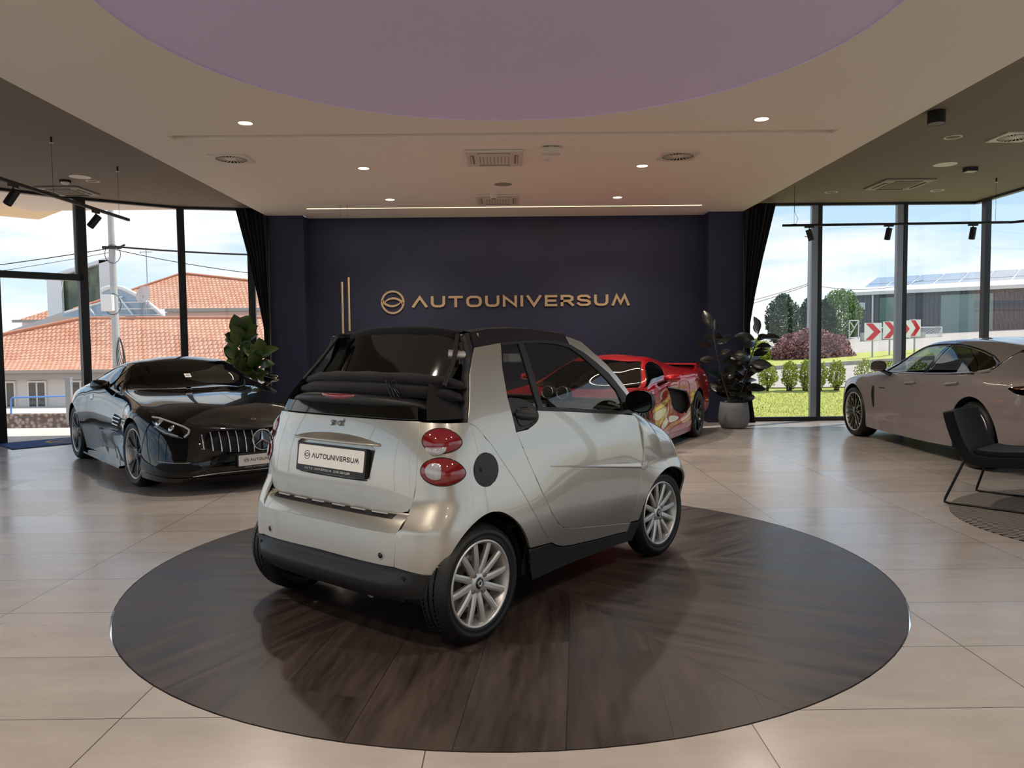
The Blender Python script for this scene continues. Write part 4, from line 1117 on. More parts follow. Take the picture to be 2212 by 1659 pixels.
    def roll(nm, x0, ymax, z0, sec, m, n=33, bow=.06, wob=0.):
        pr = []
        for u in np.linspace(-1, 1, n):
            f = tip_f(u, .5)*.9+.1
            pr.append([(x0+bow*u*u+dx*f+wob*math.sin(u*9+dz*40), -u*ymax, z0+dz*f-.02*u*u+wob*math.sin(u*14+dx*60)) for dx, dz in sec])
        k = len(sec); mb = MB(); mb.add([p for r in pr for p in r], [(i*k+j, i*k+(j+1) % k, (i+1)*k+(j+1) % k, (i+1)*k+j) for i in range(n-1) for j in range(k)], True)
        mb.add(pr[0], [list(range(k))]); mb.add(pr[-1], [list(range(k))])
        return mb.build(nm, m, root)
    cz = [( -.010, .055), (-.034, .050), (-.046, .038), (-.044, .018), (-.028, .004), (0, 0), (.10, 0), (.10, .055)]
    lb = roll('lamp_bar', -.195, .545, 1.124, cz, M_BPL, bow=.10)
    fan(lambda y, z: np.stack([np.full_like(z, -.236)+.10*(y/.545)**2, -y, z], -1), [(-.13, 1.178), (.13, 1.178), (.12, 1.160), (.07, 1.152), (-.07, 1.152), (-.12, 1.160)], .006, M_REDL, 'brake_light', root, lift=.002, flipn=False)
    rs = lambda a, b, n=14: [(a*math.cos(t), b+b*math.sin(t)) for t in [i*2*PI/n for i in range(n)]]
    roll('cloth_fold', -.10, .615, 1.168, [(x*1.0, z) for x, z in rs(.095, .034)], M_CANVAS, bow=.13, wob=.002)
    roll('cloth_fold', -.065, .610, 1.225, [(x, z) for x, z in rs(.085, .030)], M_CANVAS, bow=.13, wob=.0025)
    for sg in (1, -1):      # cloth that drapes down to the pillars
        mb = MB(); pr = []
        for k in np.linspace(0, 1, 8):
            pr.append([(-.08+.24*k, -(.50+.09*k)*sg, 1.24-.14*k), (-.14+.20*k, -(.54+.09*k)*sg, 1.15-.06*k), (-.165+.185*k, -(.565+.095*k)*sg, 1.066)])
        mb.add([p for r in pr for p in r], [(i*3+j, (i+1)*3+j, (i+1)*3+j+1, i*3+j+1) for i in range(7) for j in range(2)], True)
        mb.build('side_cloth', M_CANVAS, root)
    mb = MB()      # loose cord
    random.seed(3)
    for q in range(5):
        mb.tube([(-.178+.01*math.sin(t*3+q), -.30-.10*t-.012*math.sin(q*2+t*5), 1.222+.028*math.sin(t*PI*1.1+q*.5)-.012*q*t) for t in np.linspace(0, 1, 12)], .0028, 5)
    mb.build('tie_cord', M_GLOSSB, root)
    # rear screen standing behind the folds
    def rscr(y, z):
        k = np.clip((z-1.1)/.4, 0, 1.1)
        return np.stack([-.02+.20*k**1.15+.10*(np.abs(y)/.5)**3.2, -y, z], -1)
    wp = smooth_poly([(-.37, 1.485), (.37, 1.475), (.44, 1.42), (.475, 1.32), (.455, 1.22), (.40, 1.14), (-.40, 1.14), (-.455, 1.22), (-.475, 1.32), (-.44, 1.43)], it=3)
    M_SCREEN = mat('smoked_screen', '0c0b0a', .07, coat=.6)
    panel('rear_screen', rscr, wp, M_SCREEN, root, step=.04, both=False, depth=.01)
    pr = []
    for y in np.linspace(-.52, .52, 27):
        z = 1.492-.05*(abs(y)/.5)**3; P = rscr(np.array(y), np.array(z))
        pr.append(tuple(P+np.array((.012, 0, .008))))
    MB().tube(pr, .021, 8).build('screen_header', M_CANVAS, root)
    for sg in (1, -1):
        mb = MB(); mb.tube([(.155, -.475*sg, 1.47), (.06, -.53*sg, 1.33), (-.04, -.56*sg, 1.22)], .012, 8); mb.build('top_bow', M_BPL, root)
        if sg < 0: continue
        mb = MB(); mb.bar((.19, -.44*sg, 1.455), (.26, -.52*sg, 1.462), .05, .03); mb.build('rail_end', M_PLASTW, root)
        mb = MB(); mb.tube([(.10, -.46*sg, 1.372), (.16, -.535*sg, 1.368)], .024, 12); mb.build('latch_cylinder', M_RIM, root)
        mb = MB(); mb.tube([(.14, -.50*sg, 1.43), (.16, -.53*sg, 1.30), (.10, -.56*sg, 1.18), (.07, -.58*sg, 1.10)], [.018, .022, .02, .024], 8)
        mb.box((.10, -.55*sg, 1.17), (.05, .03, .06)); mb.build('hinge_arm', M_BPL, root)
        MB().lathe([(0, .0), (.009, .0), (.009, .008)], c=(.085, -.575*sg, 1.176), n=10, R=Vector((-1, -.4*sg, 0)).to_track_quat('Z', 'Y').to_matrix()).build('hinge_bolt', M_CHROME, root)
    panel('pillar_edge', side, [(1.128, 1.41), (1.131, 1.48), (1.10, 1.475), (1.085, 1.345), (.99, 1.199), (.905, 1.05), (.92, 1.05), (1.003, 1.199), (1.097, 1.345)], M_BPL, root, lift=-.004, gap=0, step=.03, depth=.05)
    # dark structure behind the panels
    lin_ = [(0, .25), (.74, .25), (.74, .38), (.80, .55), (.98, .64), (1.20, .55), (1.32, .38), (1.32, .22), (2.40, .20), (2.52, .35), (2.49, .93), (1.5, 1.04), (1.30, 1.08), (.95, 1.05), (.62, 1.05), (0, 1.05)]
    def lsf(s, z):
        P = sm_surf(s, z, 'gate'); P = P.copy(); P[..., 1] *= .955; P[..., 0] = np.where(s < AC, P[..., 0]*.9+.02, P[..., 0]); return P
    panel('body_liner', lsf, lin_, M_DARKHOLE, root, gap=0, depth=0, step=.09)
    def nlf(x, t):
        P = sm_nose(x, t).copy(); P[..., 1] *= .95; P[..., 2] -= .025; return P
    panel('body_liner', nlf, [(1.47, .34), (1.56, .34), (1.60, .52), (1.86, .63), (2.12, .52), (2.2, .34), (2.32, .4), (2.32, .95), (2.32, 1.257), (1.52, 1.257), (1.52, .95)], M_DARKHOLE, root, gap=0, depth=0, step=.09)
    mb = MB(); mb.box((1.0, 0, .22), (2.3, 1.05, .12)); mb.box((-.12, 0, .34), (.36, 1.10, .22)); mb.box((-.05, 0, .52), (.36, 1.16, .2)); mb.build('underbody', M_DARKHOLE, root, bevel=.02)
    for sg in (1, -1):
        for x in (0, 1.86):
            mb = MB(); pr = []
            for a in np.linspace(-.15, PI+.15, 20):
                xx = x+.315*math.cos(a); q = max(0, (XK-xx)/.46) if x == 0 else max(0, (xx-1.78)/.58)
                yo = (.745 if x == 0 else .71)*(1-min(1, q)**4)**.25-.03*(q > 0)
                pr.append([(xx, -sg*yy, .284+.315*math.sin(a)) for yy in (yo, .40)])
            mb.add([p for r in pr for p in r], [(i*2, i*2+1, i*2+3, i*2+2) for i in range(19)], True); mb.build('wheel_arch_liner', M_DARKHOLE, root)
    mb = MB(); mb.tube([(-.30, -.30, .235), (-.16, -.30, .235)], .03, 12); mb.build('exhaust_pipe', M_DISC, root)
    # cabin
    def dash(y, k): 
        P = [(1.62, 1.0), (1.50, 1.03), (1.38, 1.035), (1.30, 1.01), (1.28, .93), (1.34, .80)]
        i = np.clip(k, 0, 4.999); a = i.astype(int); f = i-a
        X = np.array([p[0] for p in P]); Z = np.array([p[1] for p in P])
        return np.stack([X[a]*(1-f)+X[a+1]*f+.05*(y/.6)**2*0, -y, Z[a]*(1-f)+Z[a+1]*f-.02*(y/.6)**2], -1)
    mb = MB(); mb.grid(lambda y, k: tuple(dash(np.array(float(y)), np.array(float(k)))), np.linspace(-.64, .64, 17), np.linspace(0, 4.99, 16)); d = mb.build('dashboard', M_INT, root)
    for (y, z) in ((-.115, 1.075), (-.235, 1.075)):
        g = MB().lathe([(0, .0), (.040, .0), (.044, .012), (.046, .05), (.035, .075), (0, .08)], c=(1.40, y, z+.02), n=24, R=Vector((-.95, -.1, .2)).to_track_quat('Z', 'Y').to_matrix() @ Matrix.Rotation(PI, 3, 'X')).build('gauge_pod', M_INTG, d)
        MB().tube([(1.43, y, z-.05), (1.425, y, z)], .016, 8).build('pod_stalk', M_INT, d)
        MB().lathe([(.036, .0), (.042, .004), (.045, .0)], c=(1.40, y, z+.02), n=24, R=Vector((-.95, -.1, .2)).to_track_quat('Z', 'Y').to_matrix()).build('pod_ring', M_CHROME, d)
    for (y, z, w_) in ((-.535, 1.0, .10), (-.16, 1.015, .09), (-.06, 1.015, .09), (.535, 1.0, .10)):
        f = MB(); f.box((1.283, y, z-.012), (.03, w_, .062)); v = f.build('air_vent', M_GLOSSB, d, bevel=.008)
        mb = MB()
        for q in range(4): mb.box((1.266, y, z-.030+q*.013), (.006, w_*.86, .003))
        mb.tube([(1.267, y+sy*w_*.46, z-.012+sz*.026) for sy, sz in ((1, 1), (-1, 1), (-1, -1), (1, -1))], .0022, 5, closed=True); mb.build('vent_bar', M_RIM, v)
    for y in (.30, -.30):
        st = empty('seat', (.62, y, .45)); st.parent = root
        def seat(u, v):
            a = v*2*PI; hw = (.22+.02*math.sin(u*PI))*(1-.35*max(0, u-.72)/.28); th = .055+.02*math.sin(u*PI)
            x = -.10-.30*u+.05*u*u; z = .05+.80*u
            return (x+th*math.cos(a)*.9, hw*abs(math.sin(a))**.6*(1 if math.sin(a) > 0 else -1), z+th*.3*math.cos(a))
        MB().grid(seat, np.linspace(0, 1, 14), np.linspace(0, 1, 21)).build('seat_back', M_INT, st)
        MB().box((.12, 0, .03), (.46, .44, .14)).build('seat_cushion', M_INT, st, bevel=.05, seg=3)
    sw = MB().tube([(1.12+.06*math.cos(a)*.4-.02*0, .30+.175*math.sin(a), .93+.165*math.cos(a)) for a in np.linspace(0, 2*PI, 33)[:-1]], .013, 8, closed=True)
    for a in (.2, 2.2, 4.1): sw.tube([(1.15, .30, .93), (1.12+.06*math.cos(a)*.4, .30+.17*math.sin(a), .93+.16*math.cos(a))], .012, 6)
    sw.tube([(1.13, .30, .93), (1.35, .30, .88)], .025, 8); sw.build('steering_wheel', M_INT, root)
    MB().box((.85, 0, .42), (1.7, 1.2, .06)).build('cabin_floor', M_DARKHOLE, root)
    # wheels
    R0, R1 = .2835, .2865
    tyre_rim(root, 'wheel', (0, -.757, R0), R0, .165, .211, -1, 12, M_RIM)
    tyre_rim(root, 'wheel', (0, .757, R0), R0, .165, .211, 1, 12, M_RIM)
    tyre_rim(root, 'wheel', (1.852, -.713, R1), R1, .150, .211, -1, 12, M_RIM, steer=-.04)
    tyre_rim(root, 'wheel', (1.852, .713, R1), R1, .150, .211, 1, 12, M_RIM, steer=-.04)
    return root
SMART = build_smart()
# ------------------------------------------------------------------ the three cars behind
M_BLACKP = paint('black_paint', '040406', 0., .25)
M_REDP = paint('red_paint', '9c0d14', .15, .3)
M_GREYP = paint('grey_paint', '8e8683', .1, .3)
M_SMOKE = mat('smoked_car_glass', '050606', .02, spec=.7)
M_PANGL = glass_mat('green_car_glass', (.48, .53, .52))
M_PRIV = glass_mat('privacy_glass', (.06, .065, .065))
M_SILVTRIM = mat('bright_trim', 'c9cbcc', .18, metal=1.)

class CarKit:
    """one body surface, its panels and fittings; (u, v) = column, row of the grid"""
    def __init__(s, root, rows, body, step=.14):
        s.root, s.S, s.body, s.step = root, grid_surface(rows), body, step
        s.rows = np.array(rows, float)
    def inv(s, x, z, v0=2.):
        u = float(np.interp(x, s.rows[2, :, 0], range(s.rows.shape[1]))); v = v0
        for _ in range(40):
            P = s.S(np.array(u), np.array(v)); e = np.array((P[0]-x, P[2]-z)); h = 1e-4
            A = (s.S(np.array(u+h), np.array(v))-P)[[0, 2]]/h; B = (s.S(np.array(u), np.array(v+h))-P)[[0, 2]]/h
            d = np.linalg.lstsq(np.stack([A, B], 1), -e, rcond=None)[0]; d = np.clip(d, -.4, .4); u += float(d[0]); v += float(d[1])
        return u, v
    def arch(s, cx, cz, r, n=30, lo=0.):
        P = [s.inv(cx-r*math.cos(a), cz+r*math.sin(a), 1.+2*math.sin(a)) for a in np.linspace(-.45, PI+.45, n)]
        Q = [p for p in P if p[1] > lo+.02]
        return [(Q[0][0], lo)]+Q+[(Q[-1][0], lo)]        # rear foot, over the top, front foot
    def panel(s, name, poly, m=None, **k):
        a = dict(step=s.step, gap=.006, depth=.012); a.update(k)
        return panel(name, s.S, poly, m or s.body, s.root, **a)
    def at(s, u, v, off=0., sg=1):
        P = s.S(np.array(u), np.array(v)); e = 1e-3
        N = np.cross(s.S(np.array(u+e), np.array(v))-P, s.S(np.array(u), np.array(v+e))-P); N = N/(np.linalg.norm(N) or 1)
        P = P+N*off
        return Vector((P[0], P[1]*sg, P[2]))
    def strip(s, name, pts, r, m, parent=None, off=.0, sides=(1, -1)):
        D = dens(pts, .12, closed=False)
        for sg in sides: MB().tube([s.at(u, v, off, sg) for u, v in D], r, 6).build(name, m, parent or s.root)
    def fan(s, name, poly, bulge, m, parent=None, lift=.003, sides=(1, -1), **k):
        out = []
        for sg in sides:
            A = poly
            o = fan(s.S, [(u, v) for u, v in A], bulge, m, name, parent or s.root, lift=lift, sgn=sg, **k); out.append(o)
        return out
    def liner(s, vmax, arches, m=None, ys=.94, dz=-.015):
        def L(u, v):
            P = s.S(u, v).copy(); P[..., 1] *= ys; P[..., 2] += dz; P[..., 0] = np.where(u < 2, P[..., 0]+.03, np.where(u > 11, P[..., 0]-.03, P[..., 0])); return P
        n = s.rows.shape[1]-1
        bottom = [(0, 0)]
        for a in arches: bottom += a
        bottom += [(n, 0)]
        panel('body_liner', L, bottom+[(n, vmax), (0, vmax)], m or M_DARKHOLE, s.root, gap=0, depth=0, step=.3)
    def wells(s, specs, y0):
        for cx, cz, r in specs:
            for sg in (1, -1):
                mb = MB(); pr = [[(cx+r*math.cos(a), sg*yy, cz+r*math.sin(a)) for yy in (y0, .45)] for a in np.linspace(-.4, PI+.4, 22)]
                mb.add([p for q in pr for p in q], [(i*2, i*2+1, i*2+3, i*2+2) for i in range(21)], True)
                mb.add([(cx+r*math.cos(a), sg*.45, cz+r*math.sin(a)) for a in np.linspace(-.4, PI+.4, 22)], [list(range(22))]); mb.build('wheel_arch_liner', M_DARKHOLE, s.root)
    def mirror(s, c, w, h, m, foot, sides=(1, -1)):
        for sg in sides:
            mr = empty('door_mirror', (c[0], -c[1]*sg, c[2])); mr.parent = s.root; V = []; n = 18
            for k in np.linspace(0, 1, 8):
                q = math.sqrt(max(0, 1-k**2.2))*.72+.28*(1-k)
                for i in range(n):
                    a = i*2*PI/n; ca, sa = math.cos(a), math.sin(a)
                    V.append((k*.15-.03, -sg*(w/2*abs(ca)**.7*np.sign(ca)*q), h/2*abs(sa)**.75*np.sign(sa)*q*(1 if sa > 0 else .85)))
            mb = MB().add(V, [(i*n+j, i*n+(j+1) % n, (i+1)*n+(j+1) % n, (i+1)*n+j) for i in range(7) for j in range(n)], True); mb.build('mirror_shell', m, mr)
            MB().add([(-.028, y*.92, z*.92) for _, y, z in V[:n]], [list(range(n))]).build('mirror_glass', M_CHROME, mr, recalc=False)
            f = Vector(foot)-Vector(c); MB().tube([(.04, w*.25*sg, -h*.3), (f.x, -f.y*sg, f.z)], [.022, .03], 8).build('mirror_foot', M_GLOSSB, mr)

# ---- black coupe by the entrance
def build_gt():
    root = empty('sports_coupe', (-4.783, 10.475, 0), -.8718, label='glossy black low coupe with chrome barred grille parked by the entrance door', cat='car')
    k = CarKit(root, GT_ROWS, M_BLACKP)
    ra, fa = k.arch(0, .343, .375), k.arch(2.63, .334, .37)
    L1 = [(6.70, .55), (6.77, 1.16), (6.79, 1.8), (6.87, 2.5), (6.99, 3.28), (6.92, 4.05)]
    L2 = [(5.25, .55), (5.0, 1.1), (4.67, 1.64), (4.53, 2.385), (4.42, 3.14), (4.34, 3.7), (4.34, 4.05)]
    HL = smooth_poly([(9.57, 3.90), (9.89, 4.04), (10.51, 4.075), (10.96, 4.0), (11.23, 3.80), (11.25, 3.41), (11.165, 3.07), (10.91, 3.03), (10.45, 2.98), (10.14, 3.07), (9.85, 3.455)], it=2)
    GR = smooth_poly([(11.60, 3.30), (11.66, 3.75), (11.95, 4.0), (12.5, 4.08), (13.0, 4.1), (13.0, 2.12), (12.48, 2.24), (12.07, 2.39), (11.70, 2.46)], corners=(4, 5), it=2)
    HOOD = [(7.95, 5.0), (8.73, 4.6), (9.3, 4.42), (9.87, 4.36), (10.5, 4.42), (11.2, 4.3), (11.8, 4.2), (12.4, 4.2), (13, 4.22)]
    k.panel('door', L2+L1[::-1])
    k.panel('side_skirt', [(ra[-1][0]+.05, 0), (fa[0][0]-.05, 0), (fa[1][0]-.1, .54), (ra[-2][0]+.12, .54)])
    k.panel('rear_quarter', [(0, 0)]+ra+[(ra[-1][0]+.06, .0), (ra[-2][0]+.14, .55)]+L2+[(0, 4.05)])
    k.panel('front_wing', L1+[(7.6, 4.1), (7.9, 4.95)]+HOOD[1:5]+[(10.5, 4.10), (9.89, 4.06), (9.55, 3.9), (9.84, 3.45)]+[p for p in fa[::-1] if p[0] < 9.75]+[(fa[1][0]-.1, .55)])
    BUMP = [(fa[-1][0], 0), (13, 0), (13, 4.2), (12.4, 4.18), (11.8, 4.18), (11.2, 4.28), (10.52, 4.40), (10.52, 4.09), (9.9, 4.05), (9.58, 3.9), (9.86, 3.45)]+[p for p in fa if p[0] >= 9.75][:-1]
    k.panel('front_bumper', BUMP, holes=[inset(HL, .03), [(x if x < 12.99 else 12.96, y) for x, y in inset(GR, .02)]])
    k.panel('bonnet', HOOD+[(13, 7), (8.76, 7), (8.63, 6.3), (8.32, 5.6)])
    WS = [(6.15, 5.06), (7.0, 5.03), (7.93, 5.03), (8.3, 5.6), (8.6, 6.3), (8.73, 7.0), (6.37, 7.0), (6.27, 6.0)]
    SW = smooth_poly([(3.7, 4.38), (4.2, 4.14), (6.9, 4.13), (7.6, 4.24), (7.05, 4.70), (6.2, 4.93), (5.2, 4.95), (4.3, 4.85)], corners=(3,), it=2)
    k.panel('windscreen', WS, M_SMOKE, gap=.0, depth=0)
    k.panel('side_window', SW, M_SMOKE, lift=-.002)
    k.panel('roof', [(0, 4.06), (7.6, 4.10), (7.94, 4.98), (7.0, 5.0), (6.12, 5.03), (6.25, 6.0), (6.35, 7), (0, 7)], holes=[SW])
    k.liner(7, [ra, fa]); k.wells([(0, .343, .37), (2.63, .334, .365)], .88)
    # bright roof edges
    k.strip('window_trim', SW[2:], .004, M_GLOSSB)
    # lamps
    for o, sg in zip(k.fan('headlight', HL, .012, M_SMOKE, lift=.002), (1, -1)):
        ins = lambda pts, off=.015: [k.at(u, v, off, sg) for u, v in pts]
        mb = MB(); mb.tube(ins([(9.75, 3.78), (9.95, 3.93), (10.5, 3.97), (10.92, 3.9), (11.15, 3.72)]), .010, 6); mb.build('light_strip', M_CLEARL, o)
        MB().tube(ins([(11.15, 3.72), (11.17, 3.42), (11.08, 3.13)]), .011, 6).build('light_strip', M_CLEARL, o)
        MB().tube(ins([(10.05, 3.2), (10.5, 3.09), (10.9, 3.13)]), .006, 6).build('light_strip', M_CLEARL, o)
        for u, v, r in ((10.12, 3.58, .042), (10.62, 3.5, .036)):
            c = k.at(u, v, .004, sg); MB().lathe([(0, .014), (r*.6, .012), (r, 0)], c=c, n=20, R=Vector((.9, -.35*sg, .2)).to_track_quat('Z', 'Y').to_matrix()).build('projector_lens', M_CHROME, o)
    gr = k.panel('grille', GR, M_DARKHOLE, lift=-.03, depth=0, gap=-.01)[0]
    def uy(y, v):
        lo, hi = 11.0, 13.0
        for _ in range(40):
            m = (lo+hi)/2
            if -k.S(np.array(m), np.array(v))[1] > y: lo = m
            else: hi = m
        return m
    for sg in (1, -1):
        for q in range(7):
            y = .085+.075*q; vt, vb = (4.0-.03*q*q*.35, 2.2+.045*q) if q < 6 else (3.5, 2.5)
            MB().tube([k.at(uy(y, v), v, .004-.014*(abs(v-3.1)/1.0)**2, sg) for v in np.linspace(vb, vt, 9)], .0065, 6).build('grille_bar', M_SILVTRIM, gr)
    c = Vector((3.648, 0, .488)); R = Vector((1, 0, .10)).to_track_quat('Z', 'X').to_matrix()
    st = MB().lathe([(.094, 0), (.098, .006), (.104, .006), (.108, 0)], c=c, n=48, R=R, close=True).build('star_badge', M_SILVTRIM, gr)
    mb = MB(); up = Vector((-.10, 0, .995)); rt = Vector((0, 1, 0))
    for q in range(3):
        a = PI/2+q*2*PI/3; d = rt*math.cos(a)+up*math.sin(a); t = rt*-math.sin(a)+up*math.cos(a)
        f = Vector((.010, 0, 0))
        mb.add([c+f*1.6, c+t*.016, c+d*.098, c-t*.016], [(0, 1, 2), (0, 2, 3)])
    mb.build('star_arm', M_CHROME, st, recalc=False)
    MB().lathe([(0, -.02), (.094, -.02)], c=c, n=32, R=R).build('badge_disc', M_GLOSSB, st)
    b = k.at(11.55, 7, .002); rr = MB(); emblem(rr, .028, lambda x, z, d: (b.x+z*.9+d*.2, x, b.z-z*.35+d), 0, .003); rr.build('bonnet_badge', M_SILVTRIM, root)
    number_plate(root, 3.672, 0, .305, .52, .104, Matrix(((0, 1, 0), (1, 0, 0), (0, 0, 1))), True)
    k.strip('splitter_trim', [(11.5, .55), (11.74, .68), (12.04, .82), (12.5, .87), (13, .86)], .006, M_SILVTRIM, off=.006)
    k.strip('intake_trim', [(10.5, 1.42), (11.4, 1.62)], .004, M_SILVTRIM, off=.003)
    k.panel('air_intake', smooth_poly([(10.35, .9), (10.6, 1.45), (11.5, 1.6), (11.75, 1.25), (11.4, .8)], it=2), M_DARKHOLE, lift=.001, depth=0)
    k.panel('front_lip', [(fa[-1][0]+.1, .02), (13, .02), (13, .45), (12, .42), (11, .38), (fa[-1][0]+.15, .5)], M_GLOSSB, lift=.012, depth=.02)
    v = k.panel('side_vent', smooth_poly([(7.06, 3.05), (7.8, 3.0), (8.0, 2.85), (7.8, 2.45), (7.45, 2.17), (7.04, 2.24)], it=1), M_DARKHOLE, lift=.001, depth=0)
    for o, sg in zip(v, (1, -1)):
        for q in range(3):
            vv = 2.42+.22*q; MB().tube([k.at(u, vv+.02*(u-7), .006, sg) for u in np.linspace(7.08, 7.62+.13*q, 6)], .009, 6).build('vent_fin', M_SILVTRIM, o)
    for sg in (1, -1):
        mb = MB(); pr = [[(x, y*sg, z) for y, z in ((.82, .165), (.955+.0*x, .150), (.955, .128), (.82, .128))] for x in np.linspace(.50, 2.14, 8)]
        mb.add([p for q in pr for p in q], [(i*4+j, i*4+(j+1) % 4, (i+1)*4+(j+1) % 4, (i+1)*4+j) for i in range(7) for j in range(4)], False); mb.build('sill_blade', M_BLACKP, root)
    k.strip('wiper', [(8.35, 6.2), (8.1, 5.75), (7.75, 5.5)], .006, M_PLASTB, off=.012, sides=(-1,))
    k.fan('door_handle', ell((4.74, 3.585), .12, .17, 20), .012, M_SILVTRIM, lift=.002)
    k.mirror((1.62, .985, 1.00), .20, .13, M_GLOSSB, (1.60, .86, .90))
    # sticker behind the windscreen
    c = k.at(7.35, 6.75, .003); R = (k.at(7.36, 6.75)-k.at(7.26, 6.75)).normalized(); y = Vector((0, 1, 0)); n = R.cross(y)
    stk = MB(); stk.add([c+y*a+R*b for a, b in ((-.035, -.04), (.035, -.04), (.035, .04), (-.035, .04))], [(0, 1, 2, 3)]); o = stk.build('windscreen_sticker', M_PLATE, root, recalc=False)
    mb = MB(); emblem(mb, .022, lambda x, z, d: tuple(c+y*x-R*z*1.0+Vector((.001, 0, .001))), 0, .001); mb.build('sticker_emblem', M_PRINT, o, recalc=False)
    M_GTW = mat('dark_machined_alloy', '55565a', .25, metal=.85)
    for x, R_, st_ in ((0, .343, 0), (2.63, .334, .05)):
        for sg in (-1, 1): tyre_rim(root, 'wheel', (x, sg*.935, R_), R_, .26, .258, sg, 5, M_GTW, steer=st_, style='twin', lip=M_RIM, nhub=5, logo=False)
    MB().box((1.4, 0, .2), (3.6, 1.3, .1)).build('underbody', M_DARKHOLE, root)
    MB().box((3.1, 0, .22), (.5, 1.2, .16)).build('underbody', M_DARKHOLE, root)
build_gt()

# ---- red mid-engined coupe with a painted flank
def build_c8():
    root = empty('sports_coupe', (1.9598, 11.8504, 0), -2.049, label='low red coupe with coloured swooshes on its flank parked before the navy wall', cat='car')
    k = CarKit(root, C8_ROWS, M_REDP)
    ra, fa = k.arch(0, .345, .385), k.arch(2.72, .335, .37)
    INT = smooth_poly([(6.17, 3.60), (5.09, 3.26), (4.42, 3.01), (4.18, 2.41), (4.02, 1.97), (4.5, 1.64), (5.08, 1.685), (5.82, 2.18), (5.76, 2.88)], corners=(0,), it=1)
    D1 = [(8.55, .5), (8.5, 1.5), (8.55, 2.6), (8.5, 3.6), (8.45, 4.05)]
    D2 = [(6.5, .5), (6.55, 1.2), (6.45, 1.8), (5.95, 2.2), (5.86, 2.88), (6.22, 3.62), (5.9, 4.05)]
    k.panel('door', D2+D1[::-1])
    k.panel('side_skirt', [(ra[-1][0]+.05, 0), (fa[0][0]-.05, 0), (fa[1][0]-.1, .48), (ra[-2][0]+.12, .48)])
    k.panel('rear_quarter', [(0, 0)]+ra+[(ra[-1][0]+.06, 0), (ra[-2][0]+.14, .5)]+D2+[(0, 4.05)], holes=[INT])
    k.panel('front_wing', D1+[(8.3, 4.9), (9.5, 4.6), (10.4, 4.5), (11.2, 4.3), (12.2, 4.2), (13, 4.2), (13, 0)]+fa[::-1]+[(fa[1][0]-.1, .5)])
    k.panel('bonnet', [(8.32, 4.95), (9.5, 4.62), (10.4, 4.52), (11.2, 4.32), (12.2, 4.22), (13, 4.22), (13, 7), (8.25, 7), (8.25, 6)])
    WS = [(6.5, 5.28), (7.4, 5.1), (8.22, 5.03), (8.2, 6), (8.22, 7), (6.45, 7), (6.45, 6)]
    SW = smooth_poly([(5.35, 4.55), (5.9, 4.16), (7.9, 4.10), (8.4, 4.25), (7.5, 4.80), (6.7, 4.98), (6.1, 4.93), (5.55, 4.75)], corners=(3,), it=2)
    k.panel('windscreen', WS, M_SMOKE, gap=0, depth=0)
    k.panel('side_window', SW, M_SMOKE, lift=-.002)
    k.panel('roof', [(4.2, 4.06), (8.45, 4.08), (8.28, 4.95), (7.4, 5.05), (6.46, 5.22), (6.42, 6), (6.42, 7), (4.2, 7)], holes=[SW])
    k.panel('engine_cover', [(0, 4.06), (4.18, 4.06), (4.18, 7), (0, 7)])
    k.liner(7, [ra, fa]); k.wells([(0, .345, .38), (2.72, .335, .365)], .88)
    k.strip('intake_trim', [(6.17, 3.62), (5.09, 3.29), (4.42, 3.03), (4.16, 2.41), (3.99, 1.97), (4.45, 1.66)], .014, M_GLOSSB, off=.004)
    def inner(u, v): P = k.S(u, v).copy(); P[..., 1] += .10*np.clip((6.3-u)/1.6, 0, 1); return P
    panel('intake_lining', inner, [(6.25, 3.6), (5.2, 3.0), (5.0, 2.0), (4.6, 1.6), (5.5, 1.55), (6.2, 1.9)], M_REDP, root, step=.14, depth=0, gap=0)
    # flank artwork: plain sweeping shapes
    cols = dict(y=mat('yellow_film', 'd8b12c', .25, coat=1), w=mat('white_film', 'e6dfdc', .25, coat=1), o=mat('orange_film', 'c9803a', .25, coat=1), p=mat('pink_film', 'b9545e', .25, coat=1), l=mat('lilac_film', 'cdbfc9', .25, coat=1))
    for key, pl in (('y', [(8.3, 2.45), (7.3, 2.62), (6.55, 2.86), (5.92, 2.93), (6.0, 2.7), (6.6, 2.5), (7.3, 2.4), (8.2, 2.2)]),
                    ('l', [(8.3, 2.15), (7.3, 2.36), (6.7, 2.36), (6.5, 2.05), (7.2, 1.75), (8.1, 1.75)]),
                    ('o', [(7.6, 1.55), (7.0, 1.95), (6.6, 2.1), (6.55, 1.95), (7.1, 1.6), (7.6, 1.35)]),
                    ('w', [(7.4, 1.35), (6.9, 1.62), (6.62, 1.74), (6.6, 1.4), (7.0, 1.15), (7.4, 1.1)]),
                    ('w', [(6.48, 1.72), (5.9, 1.72), (5.15, 1.52), (5.6, 1.36), (6.46, 1.32)]),
                    ('o', [(7.3, 1.02), (6.4, 1.25), (5.0, 1.36), (4.2, 1.52), (3.97, 1.72), (4.0, 1.45), (5.0, 1.18), (6.4, .98), (7.3, .8)]),
                    ('p', [(6.4, .92), (5.0, 1.10), (3.95, 1.38), (ra[-4][0]+.12, 1.0), (ra[-2][0]+.2, .55), (6.4, .55)]),
                    ('p', [(7.8, .9), (7.2, .95), (6.6, .85), (6.6, .55), (7.8, .55)]),
                    ('y', [(4.0, 2.75), (3.75, 2.8), (3.62, 2.45), (3.78, 2.05), (3.95, 2.1)])):
        k.panel('flank_artwork', smooth_poly(pl, it=2), cols[key], lift=.0018, depth=.001, gap=0)
    # rear wing
    mb = MB(); pr = []
